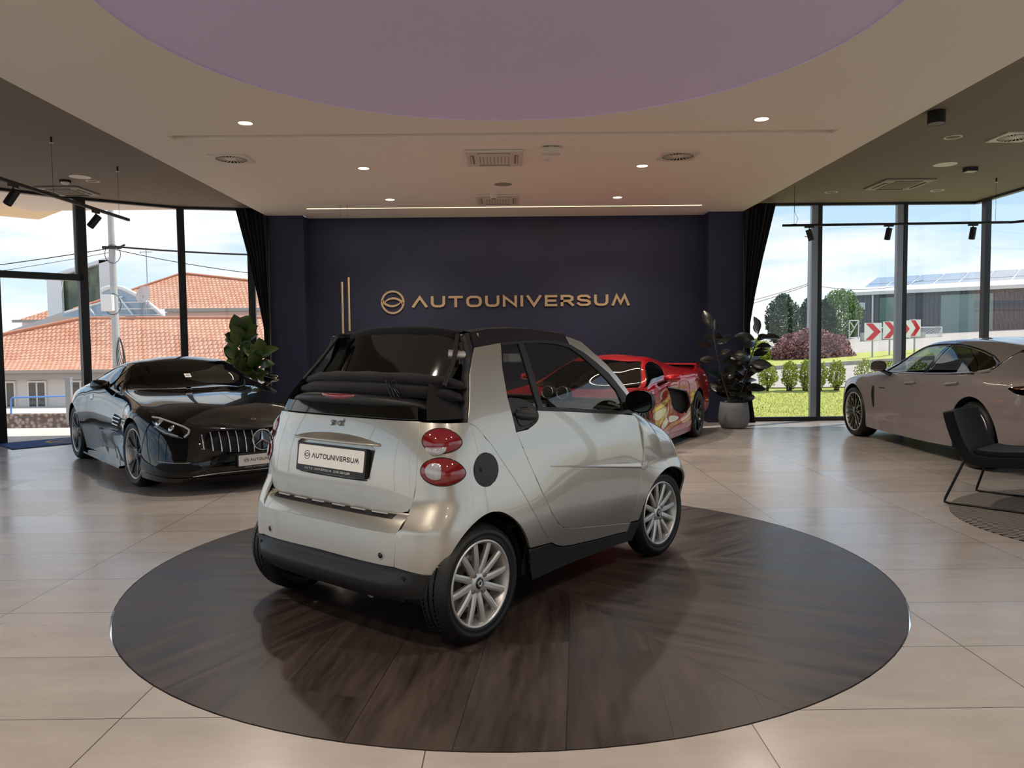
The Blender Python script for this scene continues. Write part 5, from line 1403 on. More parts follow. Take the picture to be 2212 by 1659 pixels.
    for y in np.linspace(-.76, .76, 15):
        b = .05*(y/.76)**2; pr.append([(-.60+b, y, 1.045), (-.72+b, y, 1.062), (-.86+b, y, 1.07), (-.87+b, y, 1.058), (-.72+b, y, 1.044)])
    mb.add([p for q in pr for p in q], [(i*5+j, i*5+(j+1) % 5, (i+1)*5+(j+1) % 5, (i+1)*5+j) for i in range(14) for j in range(5)], True)
    w = mb.build('rear_wing', M_REDP, root)
    for sg in (1, -1):
        MB().bar((-.55, .76*sg, 1.01), (-.84, .76*sg, 1.02), .03, .08).build('wing_foot', M_REDP, w)
    MB().box((-.72, 0, 1.02), (.2, 1.45, .03)).build('wing_slot', M_DARKHOLE, w)
    k.mirror((1.72, 1.02, .945), .22, .12, M_REDP, (1.66, .84, .86))
    for x, R_, wd in ((0, .345, .30), (2.72, .335, .25)):
        for sg in (-1, 1): tyre_rim(root, 'wheel', (x, sg*.955, R_), R_, wd, .268, sg, 5, M_RIMB, style='star', nhub=5, logo=False)
    MB().box((1.4, 0, .2), (3.7, 1.3, .1)).build('underbody', M_DARKHOLE, root)
    k.fan('headlight', [(11.0, 4.05), (11.9, 3.9), (12.1, 3.5), (11.3, 3.55)], .01, M_SMOKE)
build_c8()

# ---- grey four-door fastback by the right-hand glazing
def build_pan():
    root = empty('fastback_car', (5.9763, 8.3913, 0), 1.563, label='grey four-door fastback seen from its left flank beside the right-hand glazing', cat='car')
    k = CarKit(root, PAN_ROWS, M_GREYP)
    ra, fa = k.arch(0, .365, .42), k.arch(2.95, .36, .41)
    F = [(8.29, .47), (8.38, 1.27), (8.335, 2.09), (8.40, 3.04), (8.42, 3.62), (8.30, 4.05)]
    Mm = [(6.23, .47), (6.297, 1.71), (6.28, 2.45), (6.285, 3.03), (6.15, 3.67), (5.97, 4.05)]
    Rr = [(4.75, .47), (4.68, 1.4), (4.55, 2.2), (4.30, 2.62), (4.09, 3.26), (4.02, 3.98), (3.93, 4.14)]
    k.panel('front_door', Mm+F[::-1]); k.panel('rear_door', Rr+[(4.4, 4.09)]+Mm[::-1])
    k.panel('side_skirt', [(ra[-1][0]+.05, 0), (fa[0][0]-.05, 0), (fa[1][0]-.1, .46), (ra[-2][0]+.12, .46)])
    WIN = smooth_poly([(8.1, 4.14), (7.9, 4.42), (7.5, 4.78), (7.0, 4.93), (6.0, 4.95), (5.3, 4.90), (4.5, 4.76), (3.9, 4.62), (3.56, 4.49), (3.52, 4.36), (4.06, 4.21), (5.17, 4.13), (6.5, 4.10)], corners=(0,), it=2)
    TAIL = smooth_poly([(2.43, 3.37), (2.26, 3.44), (1.95, 3.49), (.9, 3.52), (.9, 3.0), (1.88, 2.95), (2.13, 3.03), (2.34, 3.22)], corners=(3, 4), it=1)
    FL = [p for p in Rr]
    k.panel('rear_quarter', [(0, 0)]+ra+[(ra[-1][0]+.06, 0), (ra[-2][0]+.14, .46)]+Rr+[(3.5, 4.2), (3.4, 4.5), (3.3, 4.98), (2, 5.0), (0, 5.0)], holes=[TAIL])
    k.panel('front_wing', F+[(8.3, 4.3), (8.9, 4.9), (10, 4.5), (11, 4.4), (12, 4.3), (13, 4.3), (13, 0)]+fa[::-1]+[(fa[1][0]-.1, .47)])
    k.panel('bonnet', [(8.92, 4.95), (10, 4.53), (11, 4.43), (12, 4.33), (13, 4.33), (13, 7), (8.75, 7), (8.78, 6)])
    k.panel('windscreen', [(7.0, 5.08), (8.0, 5.04), (8.86, 5.03), (8.74, 6), (8.7, 7), (7.0, 7), (6.95, 6)], M_PANGL, gap=0, depth=0)
    cutw = lambda lo, hi: [(min(max(u, lo), hi), v) for u, v in WIN]
    fw_, rw_ = [(8.1, 4.14), (7.9, 4.42), (7.5, 4.78), (7.0, 4.93), (6.02, 4.95), (5.9, 4.108), (6.5, 4.10)], [p for p in WIN if p[0] < 5.85]+[]
    k.panel('side_window', [(5.93, 4.11), (8.1, 4.14), (7.9, 4.42), (7.55, 4.76), (7.1, 4.91), (6.75, 4.94), (5.75, 4.945)], M_PANGL, lift=-.003, depth=0, gap=0)
    k.panel('rear_side_window', [(5.75, 4.945), (5.3, 4.90), (4.5, 4.76), (3.9, 4.62), (3.6, 4.5), (3.53, 4.36), (4.06, 4.215), (5.17, 4.135), (5.93, 4.11)], M_PRIV, lift=-.003, depth=0, gap=0)
    roof = [(3.36, 5.0), (3.48, 4.5), (3.55, 4.25), (3.95, 4.16), (4.4, 4.12), (5.97, 4.07), (8.28, 4.07), (8.86, 4.96), (8.0, 5.0), (6.97, 5.04)]
    k.panel('roof_frame', [(3.36, 5.5), (3.36, 5.0)]+[(3.46, 4.55), (3.5, 4.25), (4.0, 4.13), (5.97, 4.07), (8.28, 4.07), (8.86, 4.98), (8.0, 5.0), (6.97, 5.04), (6.9, 5.5)], holes=[WIN])
    k.panel('roof', [(3.36, 5.52), (6.9, 5.52), (6.93, 6), (6.97, 7), (3.36, 7)], M_GREYP)
    k.panel('rear_window', [(1.1, 5.05), (3.34, 5.03), (3.34, 7), (1.1, 7)], M_SMOKE)
    k.panel('tail_lid', [(0, 5.02), (1.08, 5.02), (1.08, 7), (0, 7)])
    k.strip('window_trim', [p for p in WIN if p[1] < 4.5][:], .006, M_SILVTRIM, off=.002) if False else None
    k.strip('window_seal', [(8.2, 4.10), (7.92, 4.45), (7.5, 4.82), (7.0, 4.97), (6.0, 4.985), (5.3, 4.94), (4.5, 4.80), (3.9, 4.66), (3.52, 4.52), (3.46, 4.36), (3.6, 4.28)], .013, M_GLOSSB, off=-.003)
    k.strip('window_trim', [(8.15, 4.09), (6.5, 4.055), (5.17, 4.085), (4.06, 4.16), (3.6, 4.26), (3.46, 4.40), (3.5, 4.52)], .006, M_SILVTRIM, off=.004)
    for a, b in ((6.17, 6.0), (4.2, 4.1)):
        k.panel('window_bar', [(a, 4.10), (a-.17, 4.95 if a > 5 else 4.68), (a-.34, 4.95 if a > 5 else 4.64), (a-.17, 4.10)], M_GLOSSB, lift=.001, gap=0)
    k.panel('flank_vent', smooth_poly([(8.56, 3.02), (8.49, 3.2), (8.40, 3.05), (8.34, 1.7), (8.42, 1.58), (8.5, 2.05)], it=1), M_DARKHOLE, lift=.002, depth=0)
    for o in k.fan('tail_light', TAIL, .006, M_SMOKE, lift=-.002):
        pass
    k.panel('light_band', [(2.30, 3.30), (1.95, 3.36), (.9, 3.38), (.9, 3.30), (1.95, 3.28)], M_REDL, lift=.008, gap=0, depth=0)
    for u, v in ((6.55, 3.51), (4.64, 3.60)):
        k.fan('handle_bowl', ell((u+.02, v-.05), .22, .16, 20), -.008, M_GREYP, lift=.001)
        k.strip('door_handle', [(u+.26, v-.04), (u+.2, v), (u-.2, v+.06), (u-.26, v+.06)], .013, M_GREYP, off=.014)
    k.strip('door_lettering', [(8.18, 3.02), (7.9, 3.03)], .007, M_PRINT, off=.001)
    k.mirror((2.02, 1.03, 1.05), .21, .15, M_GLOSSB, (1.98, .87, .94))
    k.liner(4.0, [ra, fa]); k.wells([(0, .365, .415), (2.95, .36, .405)], .88)
    # rear wing lip
    mb = MB(); pr = [[(-.78+.05*(y/.55)**2, y, 1.20), (-.98+.05*(y/.55)**2, y, 1.205), (-.98+.05*(y/.55)**2, y, 1.19), (-.78+.05*(y/.55)**2, y, 1.17)] for y in np.linspace(-.55, .55, 11)]
    mb.add([p for q in pr for p in q], [(i*4+j, i*4+(j+1) % 4, (i+1)*4+(j+1) % 4, (i+1)*4+j) for i in range(10) for j in range(4)], True); mb.build('rear_wing', M_GLOSSB, root)
    # cabin
    for x in (1.05, .1):
        for y in (.36, -.36):
            st = empty('seat', (x, y, .4)); st.parent = root
            def seat(u, v):
                a = v*2*PI; hw = .23*(1-.45*max(0, u-.75)/.25); return (-.12-.24*u+.05*math.cos(a), hw*abs(math.sin(a))**.6*(1 if math.sin(a) > 0 else -1), .1+.72*u+.02*math.cos(a))
            MB().grid(seat, np.linspace(0, 1, 10), np.linspace(0, 1, 19)).build('seat_back', M_INT, st)
            MB().box((.12, 0, .1), (.5, .46, .16)).build('seat_cushion', M_INT, st, bevel=.05)
    MB().box((1.85, 0, .86), (.5, 1.4, .12)).build('dashboard', M_INT, root, bevel=.05)
    MB().box((.8, 0, .42), (3.2, 1.5, .05)).build('cabin_floor', M_DARKHOLE, root)
    MB().box((-.62, 0, .85), (.5, 1.3, .3)).build('parcel_shelf', M_INT, root, bevel=.05)
    MB().box((1.4, 0, .24), (4.0, 1.3, .1)).build('underbody', M_DARKHOLE, root)
    for x, R_ in ((0, .365), (2.95, .36)):
        for sg in (-1, 1): tyre_rim(root, 'wheel', (x, sg*.945, R_), R_, .29 if x == 0 else .26, .285, sg, 10, M_RIMB, style='vee', lip=M_RIM, nhub=5, logo=True)
build_pan()
# ------------------------------------------------------------------ ceiling fittings
def cassette(cx, cy, z, sx, sy, m, label, group):
    e = empty('air_conditioner', (cx, cy, z), label=label, cat='air conditioner', group=group)
    mb = MB(); 
    def fr(w, h, z0, z1): mb.box((0, 0, (z0+z1)/2), (w, h, abs(z1-z0)))
    fr(sx, sy, 0, -.028); mb.build('panel', m, e, bevel=.012)
    MB().box((0, 0, -.031), (sx*.56, sy*.56, .008)).build('intake_grille', M_PLASTW if m is M_PLASTW else M_TAUPEG, e, bevel=.003)
    mb = MB()
    for i in range(9):
        mb.box((-sx*.25+sx*.5*i/8, 0, -.0355), (.006, sy*.52, .002))
    mb.build('grille_slat', M_DARKHOLE if m is not M_PLASTW else M_CONC, e)
    for a, b, w, h in ((0, sy*.385, sx*.55, .045), (0, -sy*.385, sx*.55, .045), (sx*.385, 0, .045, sy*.55), (-sx*.385, 0, .045, sy*.55)):
        s = MB().box((a, b, -.030), (w, h, .006)).build('air_slot', M_CONC if m is M_PLASTW else M_DARKHOLE, e, bevel=.004)
        MB().box((a*1.02, b*1.02, -.034), (w*.94 if w > h else w*.4, h*.94 if h > w else h*.4, .008)).build('louvre', m, s)
    return e
M_TAUPEG = mat('grey_grille', '77705f', .7)
M_CASSD = mat('taupe_plastic', '8d8578', .6)
cassette(-.133, 9.30, ZC, .67, .76, M_PLASTW, 'white ceiling cassette air conditioner nearest the viewer, next to the round smoke detector', 'ceiling cassettes')
cassette(-.129, 12.0, ZC, .66, .79, M_PLASTW, 'white ceiling cassette air conditioner nearest the navy wall, just before the light strip', 'ceiling cassettes')
cassette(5.93, 11.86, ZD, .74, .76, M_CASSD, 'taupe ceiling cassette air conditioner above the right-hand track lights', 'ceiling cassettes')
cassette(-6.54, 11.79, ZD, .64, .66, M_CASSD, 'taupe ceiling cassette air conditioner above the entrance door', 'ceiling cassettes')

def swirl(cx, cy, z, s, label):
    e = empty('swirl_diffuser', (cx, cy, z), label=label, cat='air vent', group='square swirl air vents')
    c = circle((0, 0), s*.42, 40)
    P, T = tessh([[(-s/2, -s/2), (s/2, -s/2), (s/2, s/2), (-s/2, s/2)], c]); mb = MB()
    mb.add([(x, y, -.014) for x, y in P], [t[::-1] for t in T])
    for a, b in (((-1, -1), (1, -1)), ((1, -1), (1, 1)), ((1, 1), (-1, 1)), ((-1, 1), (-1, -1))):
        mb.add([(a[0]*s/2, a[1]*s/2, 0), (b[0]*s/2, b[1]*s/2, 0), (b[0]*s/2, b[1]*s/2, -.014), (a[0]*s/2, a[1]*s/2, -.014)], [(0, 1, 2, 3)])
    mb.build('frame', M_PLASTW, e, recalc=False)
    MB().lathe([(s*.42, -.013), (s*.40, -.004), (0, -.004)], n=40, smooth=False).build('duct', M_DARKHOLE, e)
    mb = MB()
    for i in range(24):
        a = i*2*PI/24; mb.bar((s*.16*math.cos(a), s*.16*math.sin(a), -.007), (s*.41*math.cos(a+.16), s*.41*math.sin(a+.16), -.012), .010, .004)
    mb.build('vane', M_PLASTW, e)
    MB().lathe([(0, -.016), (s*.13, -.016), (s*.17, -.006)], n=24, smooth=False).build('centre_disc', M_PLASTW, e)
swirl(-3.2, 9.235, ZC, .425, 'square swirl vent on the left of the white ceiling behind the screen slot')
swirl(2.03, 9.30, ZC, .43, 'square swirl vent on the right of the white ceiling beside a downlight')
swirl(5.92, 9.16, ZD, .43, 'square white swirl vent in the taupe ceiling at the right edge')
t = MB().lathe([(0, -.035), (.03, -.035), (.055, -.02), (.06, 0)], c=(.485, 9.33, ZC), n=28).build('smoke_detector', M_PLASTW); tag(t, 'white round smoke detector in the white ceiling beside the near cassette', 'smoke detector')
e = empty('motion_sensor', (.51, 8.82, ZC), label='white boxy sensor hanging from the ceiling behind the screen slot', cat='sensor')
MB().box((0, 0, -.05), (.2, .12, .07)).build('housing', M_PLASTW, e, bevel=.01); MB().tube([(0, 0, 0), (0, 0, -.02)], .03, 12).build('mount', M_PLASTW, e)
e = empty('ceiling_cylinder', (-.179, 11.40, ZC), label='short white cylinder fixed to the ceiling just before the rear cassette', cat='sensor')
MB().lathe([(0, -.10), (.048, -.10), (.05, -.095), (.05, 0)], n=24, smooth=False).build('body', M_PLASTW, e); MB().lathe([(0, -.1005), (.03, -.1005)], n=20).build('lens', M_CONC, e)
def disc(nm, x, y, z, r, m, label, cat='speaker', group=None):
    o = MB().lathe([(0, -.006), (r*.9, -.006), (r, -.004), (r, 0)], c=(x, y, z), n=36, smooth=False).build(nm, m); return tag(o, label, cat, group)
disc('ceiling_speaker', -.04, 10.88, ZC, .122, mat('speaker_mesh', '8f8779', .8), 'flat grey round speaker in the white ceiling between the two cassettes', group='round ceiling speakers')
disc('ceiling_speaker', 5.91, 10.58, ZD, .147, M_PLASTW, 'flat white round speaker in the taupe ceiling before the right cassette', group='round ceiling speakers')
disc('ceiling_speaker', -5.845, 10.86, ZD, .136, M_PLASTW, 'flat white round speaker in the taupe ceiling near the entrance', group='round ceiling speakers')
for x, y, r, l in ((5.198, 9.155, .10, 'unlit recessed downlight in the taupe ceiling left of the edge swirl vent'), (5.17, 12.49, .10, 'unlit recessed downlight in the taupe ceiling, left of the right cassette'), (6.82, 12.42, .10, 'unlit recessed downlight in the taupe ceiling, right of the right cassette'), (-5.82, 11.14, .09, 'unlit recessed downlight in the taupe ceiling above the entrance')):
    downlight(x, y, ZD, r, False, l, 'unlit downlights in the taupe ceilings')
e = empty('surface_spot', (4.43, 8.11, ZD), label='black cylinder spotlight under the taupe ceiling at the edge of the white panel', cat='ceiling lamp')
MB().lathe([(.085, -.13), (.085, 0), (0, 0)], n=28, smooth=False).build('housing', M_PLASTB, e); MB().lathe([(0, -.128), (.083, -.128)], n=28).build('lens', M_CONC, e)
e = empty('wall_sensor', (6.37, 10.78, ZD), label='small dark box sensor under the taupe ceiling near the right speaker', cat='sensor')
MB().box((0, 0, -.03), (.15, .11, .05)).build('housing', M_PLASTB, e); MB().box((0, 0, -.058), (.13, .09, .008)).build('cover', M_PLASTW, e)
e = empty('dome_sensor', (-6.17, 11.07, ZD), label='small dark dome detector under the taupe ceiling above the entrance', cat='sensor')
MB().lathe([(.075, 0), (.075, -.03)], n=24, smooth=False).build('base', M_PLASTB, e); MB().lathe([(.06, -.03), (.04, -.055), (0, -.065)], n=24).build('dome', M_PLASTW, e)
for x, y, l in ((7.18, 11.5, 'tiny sprinkler head in the taupe ceiling near the glazed corner'), (-5.04, 8.8, 'tiny sprinkler head in the left taupe ceiling nearer the viewer'), (-5.04, 10.27, 'tiny sprinkler head in the left taupe ceiling above the track end')):
    e = empty('sprinkler', (x, y, ZD), label=l, cat='sprinkler', group='ceiling sprinklers')
    MB().tube([(0, 0, 0), (0, 0, -.06)], .012, 8).build('pipe', M_PLASTB, e); MB().lathe([(0, -.06), (.02, -.06), (.02, -.066), (0, -.066)], n=12).build('rosette', M_PLASTW, e)
st = MB().box((-.025, 12.69, ZC-.003), (6.37, .016, .006)).build('light_strip', M_LEDS); tag(st, 'thin lit strip let into the white ceiling before the navy wall', 'light strip')
al = bpy.data.lights.new('strip_lamp', 'AREA'); al.shape = 'RECTANGLE'; al.size = 6.3; al.size_y = .03; al.energy = 30; al.color = (1, .88, .7)
o = bpy.data.objects.new('strip_lamp', al); COL.objects.link(o); o.location = (-.025, 12.69, ZC-.012)

# ------------------------------------------------------------------ track lights
def track(pts, wires, heads, label, headlabels):
    e = empty('light_track', pts[0], label=label, cat='track light rail'); o0 = Vector(pts[0])
    for a, b in zip(pts[:-1], pts[1:]):
        MB().bar(Vector(a)-o0, Vector(b)-o0, .035, .032).build('rail', M_PLASTB, e)
        MB().bar(Vector(a)-o0-Vector((0, 0, .017)), Vector(b)-o0-Vector((0, 0, .017)), .014, .003).build('conductor', M_CONC, e)
    for w in wires: MB().tube([Vector(w)-o0, Vector((w[0], w[1], ZD))-o0], .0022, 5).build('suspension_wire', M_PLASTB, e)
    for (p, d), l in zip(heads, headlabels):
        h = empty('track_spotlight', p, label=l, cat='spotlight', group='track spotlights')
        MB().box((0, 0, -.012), (.03, .14, .03) if abs(pts[0][0]-pts[1][0]) < .3 else (.14, .03, .03)).build('adapter', M_PLASTB, h)
        MB().tube([(0, 0, -.02), (0, 0, -.07)], .008, 8).build('stem', M_PLASTB, h)
        R = Vector(d).normalized().to_track_quat('Z', 'Y').to_matrix()
        MB().lathe([(0, -.02), (.040, -.02), (.043, -.016), (.043, .15), (.039, .152), (.036, .135)], c=Vector((0, 0, -.10))+R @ Vector((0, 0, -.03)), n=24, R=R, smooth=False).build('lamp_head', M_PLASTB, h)
        MB().lathe([(0, .134), (.036, .134)], c=Vector((0, 0, -.10))+R @ Vector((0, 0, -.03)), n=20, R=R).build('lens', M_CONC, h)
rt = [(4.20, 11.935, 3.152), (7.40, 11.468, 3.10)]
track(rt+[(7.52, 11.35, 3.10), (7.62, 10.2, 3.10)], [(4.37, 11.91, 3.15), (7.18, 11.5, 3.1)],
      [((4.588, 11.878, 3.13), (.16, 0, -.5)), ((5.716, 11.714, 3.115), (-.10, 0, -.5)), ((6.879, 11.544, 3.09), (-.08, 0, -.5))], 'black suspended light rail before the right-hand glazing',
      ['black track spotlight tilted right, leftmost on the right-hand rail', 'black track spotlight in the middle of the right-hand rail', 'black track spotlight nearest the glazed corner on the right-hand rail'])
track([(-5.04, 10.524, 3.105), (-5.04, 5.6, 3.105)], [(-5.04, 10.27, 3.1), (-5.04, 8.8, 3.1), (-5.04, 6.5, 3.1)],
      [((-5.04, 9.69, 3.085), (-.30, -.2, -.5)), ((-5.04, 8.09, 3.085), (-.22, -.2, -.5))], 'black suspended light rail on the left running towards the entrance glazing',
      ['black track spotlight farther along the left rail, before the second window pane', 'black track spotlight nearer the viewer on the left rail, above the door'])
c = MB(); c.tube([(4.37, 11.91, ZD), (4.375, 11.91, 3.35), (4.42, 11.90, 3.25), (4.40, 11.905, 3.17), (4.30, 11.915, 3.165)], .003, 5); tag(c.build('power_cable', M_PLASTB), 'thin loose black cable dropping to the left end of the right-hand rail', 'cable')

# ------------------------------------------------------------------ curtains
def curtain(sgn, label):
    zs = [0, .08, .3, .7, 1.1, 1.5, 1.7, 2.2, 2.8, 3.3, 3.72]; outer = [.165, .15, .115, .085, .07, .065, .07, .16, .28, .40, .50]
    mb = MB(); V = []; n = 46
    for z, w in zip(zs, outer):
        for i in range(n):
            k = i/(n-1); ph = k*2*PI*7
            V.append((sgn*(4.03+(w+.04)*k+.006*math.sin(ph*.5+z)), 13.30+.045*math.sin(ph)+.012*math.sin(ph*2.3+z*2), z))
    mb.add(V, [(i*n+j, i*n+j+1, (i+1)*n+j+1, (i+1)*n+j) for i in range(len(zs)-1) for j in range(n-1)], True)
    tag(mb.build('curtain', M_CURT, recalc=False), label, 'curtain', 'dark curtains beside the navy wall')
curtain(1, 'dark gathered curtain on the right of the navy wall beside the lawn window')
curtain(-1, 'dark gathered curtain on the left of the navy wall beside the roof view')

# ------------------------------------------------------------------ potted plants
def leaf(mb, base, d, n, L, W, curl=.15, obov=.0, seg=7):
    d = Vector(d).normalized(); n = Vector(n); n = (n-d*n.dot(d)).normalized(); s = d.cross(n)
    V = []
    for i in range(seg+1):
        k = i/seg; w = W/2*math.sin(PI*min(1, k**(1-.35*obov)))**(.75)*(1+obov*.45*k) if k < 1 else 0
        if i == 0: w = W*.05
        c = Vector(base)+d*(L*k)-n*(curl*L*k*k)
        V += [c+s*w+n*w*.35, c-n*.0, c-s*w+n*w*.35]
    F = []
    for i in range(seg):
        a, b = i*3, i*3+3; F += [(a, a+1, b+1, b), (a+1, a+2, b+2, b+1)]
    mb.add(V, F, True)
M_RUB = mat('rubber_plant_leaf', '15201a', .28, spec=.6, noise=('241a18', 3, .4, .6))
M_FIG = mat('fiddle_leaf', '2c3d16', .42, spec=.5, noise=('3d4f1c', 4, .4, .6))
M_STEM = mat('plant_stem', '4a3a2c', .8)
M_POT = mat('stone_grey_pot', '77777a', .85, bump=(30, .1))
M_SOIL = mat('potting_soil', '1c1510', .95)
def pot(e, r, h, m):
    MB().lathe([(0, 0), (r*.62, 0), (r*.82, h*.05), (r*.97, h*.22), (r*1.0, h*.42), (r*.95, h*.75), (r*.88, h), (r*.82, h), (r*.84, h*.9)], n=40).build('pot', m, e)
    MB().lathe([(0, h*.92), (r*.85, h*.92)], n=32).build('soil', M_SOIL, e)
e = empty('potted_rubber_plant', (3.64, 12.5, 0), label='dark leaved rubber plant in a rounded grey pot before the right navy pier', cat='plant')
pot(e, .245, .42, M_POT)
random.seed(11)
fol = MB(); stm = MB()
def stem(P, r0, n_leaf, start, L, W, obov, up=.35, zig=1.):
    P = [Vector(p) for p in P]; T = []
    for i in range(len(P)-1):
        for k in range(6): T.append(P[i].lerp(P[i+1], k/6))
    T.append(P[-1]); stm.tube(T, [r0*(1-.6*i/len(T)) for i in range(len(T))], 7)
    for q in range(n_leaf):
        k = start+(1-start)*q/(n_leaf-1); i = min(int(k*(len(T)-1)), len(T)-2); p = T[i].lerp(T[i+1], k*(len(T)-1)-i)
        a = q*2.4+random.uniform(-.4, .4); d = Vector((math.cos(a), math.sin(a)*.8, up+random.uniform(-.35, .45)))
        if q > n_leaf-3: d = Vector((math.cos(a)*.5, math.sin(a)*.5, 1))
        l = L*random.uniform(.75, 1.1); pd = d.normalized()*.04
        stm.tube([p, p+pd], .004, 5); leaf(fol, p+pd, d, (random.uniform(-.6, .6), random.uniform(-1.1, -.35), random.uniform(.1, .8)), l, W*l/L, random.uniform(.05, .35), obov)
stem([(-.06, 0, .38), (-.18, .02, .8), (-.27, .05, 1.2), (-.32, .08, 1.58)], .014, 18, .10, .30, .15, 0)
stem([(.06, 0, .38), (.16, -.02, .75), (.26, -.04, 1.15), (.38, -.05, 1.5)], .014, 34, .08, .30, .155, 0, .25)
stem([(0, .05, .38), (-.02, .08, .6), (.04, .1, .82)], .010, 14, .15, .28, .14, 0)
fol.build('foliage', M_RUB, e, recalc=False); stm.build('stems', M_STEM, e)
e = empty('potted_fiddle_leaf_fig', (-4.25, 12.35, 0), label='tall green fiddle leaf fig behind the black coupe before the left curtain', cat='plant')
pot(e, .22, .40, M_POT)
fol = MB(); stm = MB(); random.seed(4)
stem([(0, 0, .36), (.02, 0, .8), (.0, .02, 1.2), (.03, 0, 1.60)], .014, 30, .40, .28, .20, 1.0, .55)
stem([(.10, 0, .36), (.24, -.02, .8), (.30, -.02, 1.05), (.34, 0, 1.28)], .010, 16, .42, .27, .20, 1.0, .5)
fol.build('foliage', M_FIG, e, recalc=False); stm.build('stems', M_STEM, e)
e = empty('spiky_grass_plant', (-3.2, 12.9, 0), label='small spiky potted grass against the navy wall behind the convertible', cat='plant')
pot(e, .16, .34, M_PLASTB)
mb = MB()
for q in range(40):
    a = random.uniform(0, 2*PI); l = random.uniform(.5, .82); r = random.uniform(.03, .22)
    leaf(mb, (.04*math.cos(a), .04*math.sin(a), .32), (r*math.cos(a), r*math.sin(a), .8), (math.cos(a), math.sin(a), .2), l, .012, .12, 0, 5)
mb.build('blades', M_RUB, e, recalc=False)

# ------------------------------------------------------------------ lounge chair, rug, door mat
def rug_mat():
    m = bpy.data.materials.new('striped_rug'); m.use_nodes = True; nt = m.node_tree; b = nt.nodes['Principled BSDF']; L = nt.links.new
    tc = nt.nodes.new('ShaderNodeTexCoord'); mp = nt.nodes.new('ShaderNodeMapping'); mp.inputs['Rotation'].default_value = (0, 0, math.radians(-51)); L(tc.outputs['Object'], mp.inputs[0])
    w = nt.nodes.new('ShaderNodeTexWave'); w.bands_direction = 'X'; w.inputs['Scale'].default_value = 6.2; w.inputs['Distortion'].default_value = .25; w.inputs['Detail Scale'].default_value = 8; L(mp.outputs[0], w.inputs['Vector'])
    r = nt.nodes.new('ShaderNodeValToRGB'); e = r.color_ramp.elements; e[0].position = .40; e[0].color = lin('2b2725'); e[1].position = .62; e[1].color = lin('8c8379'); L(w.outputs['Color'], r.inputs[0])
    L(r.outputs[0], b.inputs['Base Color']); b.inputs['Roughness'].default_value = .95
    return m
rg = MB().lathe([(0, .010), (1.38, .010), (1.40, .007), (1.40, 0)], n=96, smooth=False).build('round_rug', rug_mat()); rg.location = (4.92, 5.78, 0)
tag(rg, 'round dark striped rug under the lounge chair', 'rug')
M_TEAL = mat('dark_teal_fabric', '080d0f', .9, sheen=.05)
M_STEEL = mat('black_steel', '0b0b0b', .4)
ch = empty('lounge_chair', (4.24, 6.58, 0), math.radians(-49.4), label='low dark upholstered lounge chair on a black wire sled frame at the right edge', cat='chair')
def shell(u, v):     # u along the profile (back top -> seat front), v across
    P = [(-.41, .79), (-.36, .65), (-.29, .50), (-.20, .40), (-.05, .375), (.15, .385), (.36, .40), (.42, .395)]
    k = u*(len(P)-1); i = min(int(k), len(P)-2); f = k-i
    p0, p1, p2, p3 = P[max(i-1, 0)], P[i], P[i+1], P[min(i+2, len(P)-1)]
    cr = lambda a: .5*((2*p1[a])+(-p0[a]+p2[a])*f+(2*p0[a]-5*p1[a]+4*p2[a]-p3[a])*f*f+(-p0[a]+3*p1[a]-3*p2[a]+p3[a])*f**3)
    wy = .34*(1-.10*(1-u)**2); y = (v*2-1)*wy
    return Vector((cr(0)+.06*(1-u)*(2*v-1)**2, y, cr(1)+.03*u*(2*v-1)**2))
us, vs = np.linspace(0, 1, 24), np.linspace(0, 1, 15)
mb = MB(); mb.grid(lambda u, v: shell(u, v), us, vs); o = mb.build('seat_shell', M_TEAL, ch)
sm = o.modifiers.new('pad', 'SOLIDIFY'); sm.thickness = .085; sm.offset = 0; bv = o.modifiers.new('soft', 'BEVEL'); bv.width = .03; bv.segments = 3; bv.limit_method = 'ANGLE'
mb = MB(); mb.grid(lambda u, v: shell(.46+u*.5, .07+v*.86)+Vector((0, 0, .065)), np.linspace(0, 1, 14), vs); o = mb.build('seat_pad', M_TEAL, ch)
sm = o.modifiers.new('pad', 'SOLIDIFY'); sm.thickness = .05; sm.offset = 0; bv = o.modifiers.new('soft', 'BEVEL'); bv.width = .02; bv.segments = 3; bv.limit_method = 'ANGLE'
for y in (-.375, .375):
    P = [(-.20, y*.80, .42), (-.26, y*.88, .26), (-.335, y, .05), (-.34, y, .022), (-.31, y, .016), (.30, y, .016), (.34, y, .022), (.335, y, .05), (.28, y*.9, .24), (.24, y*.82, .36)]
    MB().tube(P, .011, 10).build('sled_leg', M_STEEL, ch)
MB().tube([(-.20, -.30, .40), (-.20, .30, .40)], .010, 8).build('cross_bar', M_STEEL, ch)
MB().tube([(.24, -.30, .35), (.24, .30, .35)], .010, 8).build('cross_bar', M_STEEL, ch)

th = math.atan2(.87, .82); e1 = Vector((math.cos(th), math.sin(th), 0)); e2 = Vector((-math.sin(th), math.cos(th), 0))
c0 = Vector((-6.9, 10.79, 0)); mc = c0+e1*.85+e2*.45
mt = empty('door_mat', mc, th, label='blue printed door mat inside the open entrance door', cat='mat')
M_MAT = mat('blue_mat', '2c4f8f', .95, noise=('24427c', 60, .4, .6)); M_MATE = mat('navy_mat_edge', '142442', .9)
MB().box((0, 0, .004), (1.70, .90, .008)).build('border', M_MATE, mt); MB().box((0, 0, .006), (1.62, .82, .006)).build('pile', M_MAT, mt)
mb = MB(); emblem(mb, .30, lambda x, z, d: (x, z, .0095), 0, .0002); mb.build('mat_emblem', mat('gold_print', 'b39a5a', .9), mt, recalc=False)
